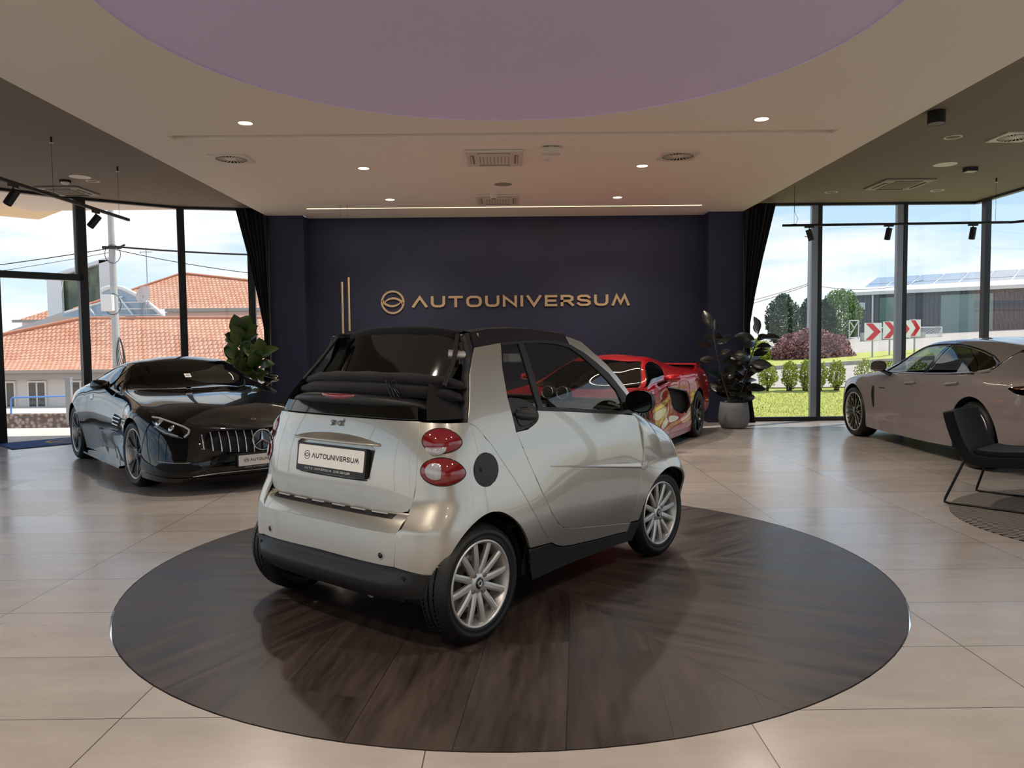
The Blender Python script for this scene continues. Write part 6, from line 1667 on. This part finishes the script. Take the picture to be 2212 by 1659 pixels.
# ------------------------------------------------------------------ outdoors
def noise_mat(name, c1, c2, scale, rough=.95, lo=.35, hi=.65): return mat(name, c1, rough, noise=(c2, scale, lo, hi))
M_GRASS = noise_mat('lawn_grass', '9aa048', 'b2b35c', 9)
M_BLADE = mat('grass_blade', 'a9ae52', .8)
M_ASPH = noise_mat('asphalt', 'a39a90', 'b3aaa0', 3)
M_KERB = mat('kerb_stone', 'a9a196', .9)
M_PAVE = noise_mat('pale_paving', 'c9c0b6', 'd4ccc2', 2)
def gz(x, y):      # terrain outside the right glass: climbs away from the building and to the right
    return float(np.interp(y, [13.5, 14.2, 17.6, 18, 25.5, 25.6, 28, 34, 80], [-.02, .0, .29, .30, .56, .64, .68, .80, 1.1]))+.052*(min(max(x, 3.5), 30)-11.5)*min(1, max(0, (y-18)/7.5))
def strip_y(y0, y1, m, name, dz=0., n=6):
    mb = MB(); ys = np.linspace(y0, y1, n); xs = (3.5, 8, 13, 20, 30, 60); k = len(xs)
    mb.add([(x, y, gz(x, y)+dz) for y in ys for x in xs], [(k*i+j, k*i+j+1, k*i+k+j+1, k*i+k+j) for i in range(n-1) for j in range(k-1)], True)
    o = mb.build(name, m); o['kind'] = 'structure'; return o
strip_y(13.56, 17.8, M_GRASS, 'lawn', n=9)
strip_y(17.8, 25.5, M_ASPH, 'road', n=6)
strip_y(25.62, 30.5, M_GRASS, 'verge', n=5)
strip_y(30.5, 60, M_ASPH, 'yard', n=5)
k = MB(); k.bar((3.5, 25.56, gz(3.5, 25.56)-.02), (30, 25.56, gz(30, 25.56)-.02), .14, .20); o = k.build('kerb', M_KERB); o['kind'] = 'structure'
k = MB(); k.box((32, 17.78, .29), (57, .10, .06)); o = k.build('kerb', M_KERB); o['kind'] = 'structure'
# side ground past the right glazing, and ground behind the building line
mb = MB(); mb.add([(8.2, -30, -.03), (60, -30, -.03), (60, 13.56, -.03), (8.2, 13.56, -.03)], [(0, 1, 2, 3)]); o = mb.build('side_yard', M_ASPH); o['kind'] = 'structure'
mb = MB(); mb.add([(-60, -60, -.05), (60, -60, -.05), (60, -7.2, -.05), (-60, -7.2, -.05)], [(0, 1, 2, 3)]); o = mb.build('forecourt', M_PAVE); o['kind'] = 'structure'
mb = MB(); mb.add([(-60, -7.2, -.05), (-8.7, -7.2, -.05), (-8.7, 8, -.05), (-60, 8, -.05)], [(0, 1, 2, 3)]); o = mb.build('forecourt', M_PAVE); o['kind'] = 'structure'
# left: paved step, then the ground falls away
mb = MB(); mb.add([(-8.62, 9.6, -.005), (-7.5, 11.55, -.005), (-6.6, 12.45, -.005), (-5.4, 13.35, -.005), (-4, 13.6, -.005), (3.6, 13.6, -.02), (3.6, 14.4, -.05), (-14, 14.0, -.05), (-14, 8, -.05), (-8.62, 8, -.005)], [tuple(range(10))]); o = mb.build('forecourt', M_PAVE, recalc=False); o['kind'] = 'structure'
mb = MB(); mb.add([(-14, 8, -.05), (-60, 8, -1.2), (-60, 42, -3.7), (3.6, 42, -3.7), (3.6, 14.4, -.08), (-14, 14.0, -.08)], [(0, 1, 2, 5), (2, 3, 4, 5)]); o = mb.build('sloping_ground', noise_mat('pink_paving', 'c7a899', 'd0b8a8', 1.2), recalc=False); o['kind'] = 'structure'
random.seed(21)
bl = MB()
for i in range(9000):
    x = random.uniform(3.9, 10); y = 13.75+3.2*random.random(); z = gz(x, y); a = random.uniform(0, PI); h = random.uniform(.02, .04); w = .005
    dx, dy = math.cos(a)*w, math.sin(a)*w
    bl.add([(x-dx, y-dy, z), (x+dx, y+dy, z), (x+random.uniform(-.03, .03), y+random.uniform(-.03, .03), z+h)], [(0, 1, 2)])
g = bl.build('grass', M_BLADE, recalc=False); tag(g, 'short bright grass blades on the lawn outside the right window', 'grass', kind='stuff')

def crown(parent, name, c, r, n, s, m, seed, shape='ball', core=None, corem=None):
    rnd = random.Random(seed); mb = MB()
    for i in range(n):
        while True:
            v = Vector((rnd.uniform(-1, 1), rnd.uniform(-1, 1), rnd.uniform(-1, 1)))
            if .55 < v.length < 1: break
        if shape == 'cone': f = (1-.62*(v.z*.5+.5)**1.6); v.x *= f; v.y *= f
        if shape == 'column': f = 1-max(0, v.z-.25)**2*1.2; v.x *= f; v.y *= f
        if shape == 'mound': v.z = abs(v.z)*1.0
        bump = 1+.10*math.sin(v.x*7+seed)*math.cos(v.y*6+v.z*5)
        p = Vector((v.x*r[0]*bump, v.y*r[1]*bump, v.z*r[2]*bump))+Vector(c)
        d = Vector((rnd.gauss(0, 1), rnd.gauss(0, 1), rnd.gauss(0, 1))).normalized(); u = d.orthogonal().normalized(); w = d.cross(u); l = s*rnd.uniform(.6, 1.3)
        mb.add([p-u*l*.5, p+w*l*.32, p+u*l*.5, p-w*l*.32], [(0, 1, 2, 3)])
    return mb.build(name, m, parent, recalc=False)
def shrub(nm, x, y, z, r, n, s, m, label, cat, group, seed, shape='ball', trunk=True, lift=None):
    e = empty(nm, (x, y, z), label=label, cat=cat, group=group)
    zc = (lift if lift is not None else r[2])
    crown(e, 'foliage', (0, 0, zc), r, n, s, m, seed, shape)
    if trunk:
        mb = MB(); rnd = random.Random(seed)
        for q in range(4): mb.tube([(rnd.uniform(-.05, .05), 0, -.05), (rnd.uniform(-.6, .6)*r[0], rnd.uniform(-.5, .5)*r[1], zc*1.1)], [.02+.02*r[0], .01], 5)
        mb.build('stems', M_STEM, e)
    return e
M_LIME = mat('lime_leaf', 'b8bd48', .7, noise=('8f9e35', 6, .35, .6))
M_CYP = mat('cypress_green', '3f5340', .9, noise=('55664a', 5, .35, .65))
M_TREE = mat('tree_leaf', '7d9a50', .8, noise=('5c7a3c', 3, .35, .65))
M_PURP = mat('barberry_leaf', 'b58482', .8, noise=('7d515a', 5, .35, .62))
# young hedge along the lawn: from the photograph's left to right
HX = [5.80, 6.30, 6.66, 6.98, 7.34, 8.02, 8.55, 9.15]
names = ['leftmost of the row, beside the rubber plant', 'second from the left in the row', 'third, left of the first window post', 'fourth, right of the first window post', 'fifth of the row', 'sixth of the row, above the grey car bonnet', 'seventh of the row, behind the grey car mirror', 'last of the row, behind the grey car']
for i, (x, l) in enumerate(zip(HX, names)):
    y = 17.35
    shrub('hedge_shrub', x, y, gz(x, y), ((.23, .19, .13, .15, .20, .26, .24, .26)[i], .22, .29+.03*((i*7) % 3)), 1000, .052, M_LIME, 'young yellow green lawn-edge shrub, '+l, 'shrub', 'young hedge shrubs at the lawn edge', 30+i, 'ball', True, .36)
shrub('barberry_bush', 11.55, 29.5, gz(11.55, 29.5)-.16, (1.62, 1.1, 1.22), 14000, .095, M_PURP, 'broad reddish purple bush across the road', 'bush', None, 50, 'mound', True, .0)
shrub('round_bush', 9.6, 30.0, gz(9.6, 30)-.05, (.62, .6, .85), 3500, .09, M_LIME, 'yellow green bush at the left end of the purple bush', 'bush', None, 51, 'mound', True, .0)
for i, (x, y, r, h, l) in enumerate(((14.85, 42, .92, 2.75, 'tall dark cypress, left one of the group behind the purple bush'), (16.75, 43, .62, 2.75, 'tall dark cypress, middle one behind the purple bush by the lamp post'), (17.95, 44, .62, 2.5, 'tall dark cypress, right one just right of the first window post'))):
    shrub('cypress', x, y, 1.0, (r, r, h/1.9), 5000, .15, M_CYP, l, 'tree', 'dark cypresses across the road', 60+i, 'column', True, h/1.9)
e = shrub('broadleaf_tree', 20.9, 49, 1.0, (1.35, 1.1, 1.75), 6000, .16, M_TREE, 'light green broadleaf tree left of the dark metal building', 'tree', None, 70, 'ball', True, 1.75)

# dark metal shed with a solar roof
M_CLAD = mat('grey_cladding', '62666a', .6, metal=.1); M_PV = mat('solar_panel', '9aa6b4', .12, metal=.3, coat=.6); M_GUT = mat('white_gutter', 'd9d9d6', .5)
s = empty('metal_shed', (0, 0, -.38), label='dark ribbed metal building with solar panels on its roof across the road', cat='building')
A, B = Vector((23.2, 52, 0)), Vector((40, 37, 0)); d = (B-A).normalized(); nrm = Vector((-d.y, d.x, 0))
if nrm.y < 0: nrm = -nrm
mb = MB(); mb.bar(A+Vector((0, 0, 2.6)), B+Vector((0, 0, 2.6)), .3, 4.2); mb.bar(A+Vector((0, 0, 2.6)), A+nrm*12+Vector((0, 0, 2.6)), .3, 4.2); mb.build('wall', M_CLAD, s)
mb = MB()
L = (B-A).length
for i in range(90):
    p = A+d*(L*i/90)-nrm*.17; mb.bar(p+Vector((0, 0, .6)), p+Vector((0, 0, 4.6)), .10, .05, up=(nrm.x, nrm.y, 0))
mb.build('wall_rib', mat('grey_rib', '55595d', .6), s)
mb = MB(); mb.bar(A-d*.5-nrm*.35+Vector((0, 0, 4.72)), B-nrm*.35+Vector((0, 0, 4.72)), .25, .22); mb.build('gutter', M_GUT, s)
up = (nrm*4.2+Vector((0, 0, 1.25)))
mb = MB(); mb.add([A-d*.4-nrm*.3+Vector((0, 0, 4.80)), B-nrm*.3+Vector((0, 0, 4.80)), B+up+Vector((0, 0, 4.80)), A-d*.4+up+Vector((0, 0, 4.80))], [(0, 1, 2, 3)]); mb.build('roof', M_GUT, s)
for i in range(15):
    for j in range(2):
        a = A+d*(.2+1.42*i)+up*(.03+.46*j)+Vector((0, 0, 4.86)); b = a+d*1.34; c = b+up*.44; e_ = a+up*.44
        mb = MB(); mb.add([a, b, c, e_], [(0, 1, 2, 3)]); mb.build('solar_panel', M_PV, s, recalc=False)
for i, (x0, x1) in enumerate(((1.6, 3.2), (5.2, 8.0), (10.5, 16))):
    mb = MB(); p, q = A+d*x0-nrm*.24, A+d*x1-nrm*.24
    mb.add([p+Vector((0, 0, 1.9)), q+Vector((0, 0, 1.9)), q+Vector((0, 0, 4.4)), p+Vector((0, 0, 4.4))], [(0, 1, 2, 3)]); mb.build('window', mat('shed_glass', '6f8580', .1, coat=.5), s, recalc=False)
mb = MB(); mb.tube([A+d*1.2-nrm*.3+Vector((0, 0, .6)), A+d*1.2-nrm*.3+Vector((0, 0, 4.6))], .06, 8); mb.build('downpipe', M_GUT, s)
p = A+d*.55-nrm*.3+Vector((0, 0, 3.9)); mb = MB(); mb.box(p, (.35, .1, .45)); mb.box(p+Vector((-.3, 0, -.45)), (.2, .1, .1)); mb.box(p+Vector((.3, 0, -.45)), (.2, .1, .1)); mb.build('wall_lamp', M_GUT, s)

# chevron road signs
M_SIGNW = mat('sign_white', 'efeceb', .5); M_SIGNR = mat('sign_red', 'd0202e', .5); M_POST = mat('sign_post', '9b9fa2', .5, metal=.4)
for i, (x, y, w_, l) in enumerate(((12.87, 27.4, .60, 'red and white chevron road sign, leftmost of the four, left of the window post'), (13.72, 27.9, .50, 'red and white chevron road sign, second of the four, half behind the window post'), (14.42, 28.3, .46, 'red and white chevron road sign, third of the four, just right of the window post'), (14.93, 28.5, .40, 'red and white chevron road sign, rightmost of the four, above the grey car roof'))):
    e = empty('chevron_sign', (x, y, gz(x, y)), label=l, cat='road sign', group='chevron signs across the road'); hh = .31; zc = .90
    MB().box((0, 0, zc), (w_, .03, .62)).build('board', M_SIGNW, e)
    k_ = w_/.66
    MB().prism([(-.29*k_, .29), (-.02*k_, .29), (.29*k_, 0), (-.02*k_, -.29), (-.29*k_, -.29), (.03*k_, 0)], .0, .006, lambda x_, z_, dd: (x_, -.016-dd, zc+z_)).build('arrow', M_SIGNR, e)
    MB().tube([(0, .03, 0), (0, .03, 1.25)], .03, 8).build('post', M_POST, e)
# fence and gate below the shed
fe = empty('wire_fence', (19.5, 41, .95), label='pale wire mesh fence panel at the foot of the metal building', cat='fence')
mb = MB()
for x in np.linspace(0, 3.4, 3): mb.tube([(x, 0, 0), (x, 0, 1.0)], .03, 6)
mb.build('post', M_GUT, fe); mb = MB(); mb.tube([(0, 0, 1.0), (3.4, 0, 1.0)], .025, 6); mb.tube([(0, 0, .1), (3.4, 0, .1)], .02, 6); mb.build('rail', M_GUT, fe)
mb = MB()
for i in range(24):
    x = 1.75+i*.07; mb.tube([(x, 0, .1), (min(3.4, x+.45), 0, 1.0)], .008, 4); mb.tube([(x, 0, 1.0), (min(3.4, x+.45), 0, .1)], .008, 4)
mb.build('mesh', M_GUT, fe)
lw = MB().box((20.6, 41.6, 1.25), (3.4, .2, .9)).build('low_wall', mat('pale_concrete', 'a8a89d', .9)); lw['kind'] = 'structure'
gt = empty('lattice_gate', (20.2, 46, .95), label='white steel lattice frame beside the metal building', cat='frame'); mb = MB()
for a, b in (((0, 0, 0), (0, 0, 1.5)), ((.55, 0, 0), (.55, 0, 1.5)), ((0, 0, 1.5), (.55, 0, 1.5)), ((0, 0, .5), (.55, 0, .5)), ((0, 0, .55), (.55, 0, 1.5)), ((0, 0, 1.5), (.3, 0, 1.05)), ((0, 0, .45), (.55, 0, .05))): mb.tube([a, b], .03, 6)
mb.build('frame', M_GUT, gt)
# lamp post with wires
lp = empty('lamp_post', (13.9, 36, .9), label='thin grey lamp post with wires across the road on the right', cat='lamp post')
MB().tube([(0, 0, 0), (0, 0, 5.2)], [.07, .045], 8).build('mast', M_POST, lp); MB().tube([(0, 0, 5.2), (-.2, 0, 5.22)], .04, 6).build('lamp_arm', M_POST, lp)
def wire(a, b, sag, label, r=.012):
    a, b = Vector(a), Vector(b); mb = MB(); mb.tube([a.lerp(b, t)-Vector((0, 0, sag*4*t*(1-t))) for t in np.linspace(0, 1, 16)], r, 5)
    return mb
w1 = wire((13.9, 36, 3.95), (3.0, 30, 1.9), .3, ''); w2 = wire((13.9, 36, 3.88), (3.0, 30, 1.75), .35, ''); w3 = wire((13.95, 36, 3.9), (22.4, 42, 4.5), .35, '')
for w_, l in ((w1, 'upper overhead wire left of the right lamp post'), (w2, 'lower overhead wire left of the right lamp post'), (w3, 'overhead wire running right from the right lamp post')): tag(w_.build('overhead_wire', M_PLASTB), l, 'wire', 'overhead wires')

# ---- left view: tiled roofs on the slope
def tile_mat(name, c1, c2):
    m = bpy.data.materials.new(name); m.use_nodes = True; nt = m.node_tree; b = nt.nodes['Principled BSDF']; L = nt.links.new; N = nt.nodes.new
    tc = N('ShaderNodeTexCoord'); s_ = N('ShaderNodeSeparateXYZ'); L(tc.outputs['UV'], s_.inputs[0])
    def mth(op, a, b_=None):
        n = N('ShaderNodeMath'); n.operation = op
        for i, v in enumerate((a, b_)):
            if v is None: continue
            if hasattr(v, 'links'): L(v, n.inputs[i])
            else: n.inputs[i].default_value = v
        return n.outputs[0]
    v = mth('DIVIDE', s_.outputs[1], .36); row = mth('FLOOR', v); u = mth('ADD', mth('DIVIDE', s_.outputs[0], .30), mth('MULTIPLY', row, .5))
    fu, fv = mth('FRACT', u), mth('FRACT', v)
    hgt = mth('ADD', mth('SINE', mth('MULTIPLY', fu, PI)), mth('MULTIPLY', mth('SUBTRACT', 1., fv), .6))
    cb = N('ShaderNodeCombineXYZ'); L(mth('FLOOR', u), cb.inputs[0]); L(row, cb.inputs[1]); wn = N('ShaderNodeTexWhiteNoise'); L(cb.outputs[0], wn.inputs['Vector'])
    mx = N('ShaderNodeMix'); mx.data_type = 'RGBA'; mx.inputs[6].default_value = lin(c1); mx.inputs[7].default_value = lin(c2); L(wn.outputs['Value'], mx.inputs[0])
    gap = mth('MAXIMUM', mth('LESS_THAN', fv, .16), mth('LESS_THAN', fu, .10))
    m2 = N('ShaderNodeMix'); m2.data_type = 'RGBA'; L(gap, m2.inputs[0]); L(mx.outputs[2], m2.inputs[6]); m2.inputs[7].default_value = lin('96604c')
    L(m2.outputs[2], b.inputs['Base Color']); b.inputs['Roughness'].default_value = .85
    bp = N('ShaderNodeBump'); bp.inputs['Strength'].default_value = .8; bp.inputs['Distance'].default_value = .08; L(hgt, bp.inputs['Height']); L(bp.outputs[0], b.inputs['Normal'])
    return m
M_RIDGE = mat('ridge_terracotta', 'c98b6c', .85)
M_TILE = tile_mat('terracotta_tile', 'd8a083', 'c98a6b')
def roof_face(mb_name, pts, m, parent):
    """planar face whose UV runs along the eave (first edge) and up the slope, in metres"""
    P = [Vector(p) for p in pts]; u = (P[1]-P[0]).normalized(); n = u.cross(P[-1]-P[0]).normalized(); v = n.cross(u)
    me = bpy.data.meshes.new(mb_name); me.from_pydata([tuple(p) for p in P], [], [tuple(range(len(P)))]); me.update()
    uv = me.uv_layers.new(name='UVMap')
    for l in me.loops: q = P[l.vertex_index]-P[0]; uv.data[l.index].uv = (q.dot(u), q.dot(v))
    me.materials.append(m); o = bpy.data.objects.new(mb_name, me); COL.objects.link(o); o.parent = parent
    return o
M_WALLW = mat('white_render', 'dcd3ca', .9); M_EAVE = mat('eave_grey', '9d948b', .8); M_WINF = mat('window_frame_white', 'e6e2de', .5); M_WING = mat('house_glass', '4c4f46', .08, coat=.6)
b1 = empty('tiled_house', (0, 0, 0), label='long white house with an orange tiled roof outside the entrance, nearest building', cat='building')
EZ = -.02
roof_face('roof', [(-46, 47.4, EZ), (-8, 47.4, EZ), (-8, 53, 3.15), (-28.7, 53, 3.28), (-34.6, 52, 2.0), (-46, 50.6, .9)], M_TILE, b1)
MB().tube([(-28.7, 53, 3.32), (-34.6, 52, 2.04), (-46, 50.6, .95)], .11, 8).build('hip_tile', M_RIDGE, b1)
MB().tube([(-28.7, 53, 3.32), (-8, 53, 3.19)], .09, 8).build('ridge_tile', M_RIDGE, b1)
MB().bar((-46, 47.3, EZ-.08), (-8, 47.3, EZ-.08), .16, .18).build('gutter', M_EAVE, b1)
mb = MB(); mb.box((-27, 48.4, -1.85), (38, .3, 3.5)); mb.build('wall', M_WALLW, b1)
MB().box((-27, 47.9, -.35), (38, .9, .5)).build('eave_soffit', M_EAVE, b1)
for x in (-31.0, -29.1, -26.4):
    f = MB().box((x, 48.2, -1.57), (1.15, .14, 1.75)).build('window', M_WINF, b1)
    for dx in (-.27, .27): MB().box((x+dx, 48.11, -1.57), (.40, .04, 1.5)).build('pane', M_WING, f)
    MB().box((x, 48.05, -2.48), (1.3, .3, .08)).build('window_sill', M_WINF, f)
mb = MB(); mb.box((-24.1, 47.6, -.95), (.4, .3, .18)); mb.tube([(-24.0, 47.6, -.95), (-22.6, 47.6, -2.0)], .05, 6); mb.build('awning_arm', M_EAVE, b1)
# upper house behind
b2 = empty('tiled_house', (0, 0, 0), label='taller house with a hipped orange roof and skylight behind the nearest one', cat='building')
roof_face('roof', [(-31, 56, 4.0), (-2, 56, 4.0), (-25.2, 61, 6.95)], M_TILE, b2)
roof_face('roof', [(-31, 62, 4.2), (-31, 56, 4.0), (-25.2, 61, 6.95)], M_TILE, b2)
MB().tube([(-31, 56, 4.05), (-25.2, 61, 7.0), (-2, 56.0, 4.05)], .10, 6).build('hip_tile', M_RIDGE, b2)
MB().bar((-24.4, 55.9, 3.9), (-2, 55.9, 3.9), .2, .22).build('gutter', M_EAVE, b2)
MB().box((-13, 56.6, 3.4), (23, .3, 1.1)).build('wall', M_WALLW, b2)
MB().box((-13, 56.3, 3.62), (23, .4, .3)).build('eave_soffit', mat('pink_render', 'cfa898', .9), b2)
mb = MB(); mb.add([(-18.2, 57.9, 5.15), (-16.6, 57.9, 5.15), (-16.4, 58.6, 5.58), (-17.7, 58.6, 5.58)], [(0, 1, 2, 3)]); mb.build('skylight', mat('skylight_glass', 'dfe9ee', .05, coat=1), b2, recalc=False)
# glazed atrium between the roofs
b3 = empty('glass_atrium', (0, 0, 0), label='curved glass atrium roof with white bars between the tiled roofs', cat='building')
M_ATR = mat('atrium_glass', '8fa4b4', .06, coat=.6)
arc = [(-28.1+4.1*k, 54.4, z) for k, z in zip(np.linspace(0, 1, 12), (5.25, 5.42, 5.5, 5.48, 5.38, 5.2, 5.0, 4.78, 4.5, 4.2, 3.9, 3.5))]
mb = MB(); mb.tube(arc, .16, 6); mb.build('arch_frame', M_GUT, b3)
mb = MB(); mb.add(arc+[(arc[-1][0], 54.5, 3.15), (arc[0][0], 54.5, 3.15)], [tuple(range(len(arc)+2))]); mb.build('arch_glazing', M_ATR, b3, recalc=False)
mb = MB()
for z, x in ((3.52, -24.1), (3.95, -24.3), (4.4, -24.7)): mb.tube([(-28.0, 54.2, z), (x, 54.2, z)], .04, 5)
mb.tube([(-26.8, 54.2, 4.75), (-25.9, 54.2, 3.5)], .06, 5); mb.tube([(-30.6, 54.2, 3.75), (-26.6, 54.2, 4.8)], .06, 5); mb.tube([(-29.0, 54.2, 4.2), (-28.5, 54.2, 3.5)], .06, 5); mb.build('glazing_bar', M_GUT, b3)
mb = MB(); mb.add([(-31, 54.6, 3.3), (-27.9, 54.6, 3.3), (-27.9, 54.6, 4.5), (-31, 54.6, 3.6)], [(0, 1, 2, 3)]); mb.build('side_glazing', M_ATR, b3, recalc=False)
MB().bar((-31.5, 54.2, 3.30), (-22.5, 54.2, 3.30), .2, .3).build('sill', mat('atrium_sill', 'c3b1a2', .8), b3)
# modern glass block
b4 = empty('glass_block', (0, 0, 0), label='tall glass block with a slanting white roof edge behind the pole', cat='building')
mb = MB(); mb.box((-32.3, 59.6, 5.4), (.30, .3, 3.4)); mb.box((-30.45, 59.7, 5.6), (.85, .4, 4.6)); mb.box((-34.35, 59.7, 4.9), (1.1, .3, 3.2)); mb.build('frame', M_GUT, b4)
mb = MB(); mb.add([(-34.8, 60, 3.2), (-30.2, 60, 3.4), (-30.2, 60, 7.9), (-34.8, 60, 6.5)], [(0, 1, 2, 3)]); mb.build('glazing', mat('dark_green_glass', '3f4a35', .1, coat=.6, noise=('6a7358', .5, .4, .6)), b4, recalc=False)
MB().bar((-35.1, 59.7, 6.55), (-29.9, 59.7, 8.05), .4, .26).build('roof_edge', M_GUT, b4)
MB().bar((-44, 58, -.15), (-30.6, 58, 4.35), .5, .6).build('parapet', mat('parapet_grey', 'b9b3b0', .8), b4)
b5 = empty('tiled_house', (0, 0, 0), label='small distant house with a low orange roof above the door', cat='building')
roof_face('roof', [(-37.9, 60.5, 3.45), (-34.8, 60.5, 3.45), (-34.6, 62, 4.7), (-36.2, 62, 4.3)], M_TILE, b5)
MB().box((-36.2, 61.6, 2.5), (3.0, 1.5, 1.7)).build('wall', M_WALLW, b5); MB().bar((-38.1, 60.4, 3.38), (-34.8, 60.4, 3.38), .3, .2).build('gutter', M_EAVE, b5)
# dish, aerial, pole
ds = empty('satellite_dish', (-25.15, 53.6, 3.4), label='pale round satellite dish on a short lattice mast before the upper roof', cat='satellite dish')
R = Vector((-.35, -1, .25)).to_track_quat('Z', 'Y').to_matrix()
MB().lathe([(0, 0), (.3, .03), (.55, .10), (.60, .13)], c=(.35, 0, 1.45), n=28, R=R).build('reflector', mat('dish_grey', 'c9bfb8', .6), ds)
mb = MB(); mb.tube([(.25, 0, 0), (.3, 0, 1.4)], .05, 6); mb.tube([(.5, 0, 0), (.35, 0, 1.3)], .03, 5); mb.tube([(0, 0, 0), (.3, 0, 1.2)], .03, 5); mb.build('mast', M_POST, ds)
an = empty('aerial', (-24.7, 53.9, 3.4), label='thin rooftop aerial mast with a short cross bar behind the dish', cat='aerial')
mb = MB(); mb.tube([(0, 0, 0), (0, 0, 4.7)], .03, 5); mb.build('mast', M_POST, an); mb = MB(); mb.tube([(-.4, 0, 4.4), (.4, 0, 4.4)], .025, 5); mb.tube([(-.4, 0, 4.3), (-.4, 0, 4.5)], .02, 5); mb.build('cross_bar', M_POST, an)
po = empty('utility_pole', (-15.0, 30, -1.9), label='grey concrete utility pole with box and cable loops outside the left window', cat='pole')
MB().tube([(0, 0, 0), (-.02, 0, 2.5), (-.06, 0, 10.5)], [.17, .15, .09], 12).build('pole', mat('pole_concrete', 'a9aaa8', .8), po)
MB().box((-.18, -.2, 4.95), (.42, .25, .62)).build('junction_box', M_GUT, po, bevel=.02)
mb = MB()
for q in range(4): mb.tube([(.2+.12*math.cos(a+q*.3)+.03*q, -.2, 2.95+.55*math.sin(a)+.05*q) for a in np.linspace(0, 2*PI, 20)[:-1]], .014, 5, closed=True)
mb.tube([(.0+.32*math.cos(a), -.2, 4.9+.4*math.sin(a)) for a in np.linspace(-2.4, 1.6, 16)], .014, 5)
mb.tube([(.05+.3*math.cos(a), -.15, 6.8+.35*math.sin(a)) for a in np.linspace(0, 2*PI, 16)[:-1]], .012, 5, closed=True); mb.build('cable_loop', M_PLASTB, po)
mb = MB(); mb.box((0, -.1, 7.05), (.7, .1, .1)); mb.tube([(.2, -.1, 7.0), (.5, -.1, 7.15)], .04, 6); mb.build('bracket', M_PLASTB, po)
for a, b, sg, r_, l in (((-15.0, 30, 5.15), (-34, 30, 3.6), .35, .018, 'overhead cable running left from the utility pole'), ((-15.0, 30, 5.2), (-2, 32, 5.1), .25, .035, 'thick overhead cable running right from the utility pole'), ((-15.0, 30, 5.1), (-2, 32, 4.0), .5, .014, 'lower thin overhead cable right of the utility pole'), ((-10, 34, 5.6), (-2, 34, 6.4), .1, .014, 'upper thin overhead cable right of the window post'), ((-15, 30, 5.0), (-34, 30, 2.9), .3, .010, 'lower faint overhead cable left of the utility pole')):
    tag(wire(a, b, sg, '', r_).build('overhead_wire', M_PLASTB), l, 'wire', 'overhead wires')
# retaining wall of rough stone, blue railings, bollard
def stone_mat():
    m = mat('rough_stone', '8f8375', .95); nt = m.node_tree; b = nt.nodes['Principled BSDF']; N = nt.nodes.new; L = nt.links.new
    tc = N('ShaderNodeTexCoord'); v = N('ShaderNodeTexVoronoi'); v.inputs['Scale'].default_value = 4.2; L(tc.outputs['Object'], v.inputs['Vector'])
    r = N('ShaderNodeValToRGB'); e = r.color_ramp.elements; e[0].position = .12; e[0].color = lin('b8ac9c'); e[1].position = .62; e[1].color = lin('6c6156'); L(v.outputs['Distance'], r.inputs[0]); L(r.outputs[0], b.inputs['Base Color'])
    bp = N('ShaderNodeBump'); bp.inputs['Strength'].default_value = 1.; bp.inputs['Distance'].default_value = .15; bp.invert = True; L(v.outputs['Distance'], bp.inputs['Height']); L(bp.outputs[0], b.inputs['Normal']); return m
w = MB().box((-24, 42.3, -2.95), (34, .6, 1.45)).build('stone_wall', stone_mat()); w['kind'] = 'structure'; w.location = (0, 0, 0)
o = MB().box((-24, 45.4, -2.32), (34, 6, .1)).build('terrace', M_PAVE); o['kind'] = 'structure'
M_BLUER = mat('blue_rail', '5f8fd0', .5)
for i, (x0, x1, l) in enumerate(((-30.6, -27.35, 'blue tube railing, left one, cut by the door jamb'), (-26.95, -23.75, 'blue tube railing in the middle of the doorway view'), (-23.45, -20.3, 'blue tube railing behind the grey bollard'))):
    tag(MB().tube([(x0, 42.2, -2.3), (x0+.02, 42.2, -1.42), (x0+.12, 42.2, -1.33), (x1-.12, 42.2, -1.28), (x1-.02, 42.2, -1.36), (x1, 42.2, -2.3)], .045, 7).build('railing', M_BLUER), l, 'railing', 'blue tube railings on the stone wall')
bo = empty('bollard_post', (-8.45, 15, -.05), label='slim grey steel post outside the entrance by the black coupe', cat='post')
MB().box((0, 0, .43), (.10, .08, .86)).build('post', M_POST, bo); MB().box((0, 0, .87), (.11, .09, .02)).build('cap', M_POST, bo)
# overhanging eave of the showroom above the door, seen through the transom
o = MB().box((-9.2, 13.2, 4.05), (3.6, 4.2, .12), Matrix.Rotation(.8, 3, 'Z')).build('trim_3', mat('outer_soffit', 'd8c9a6', .8)); o['kind'] = 'structure'
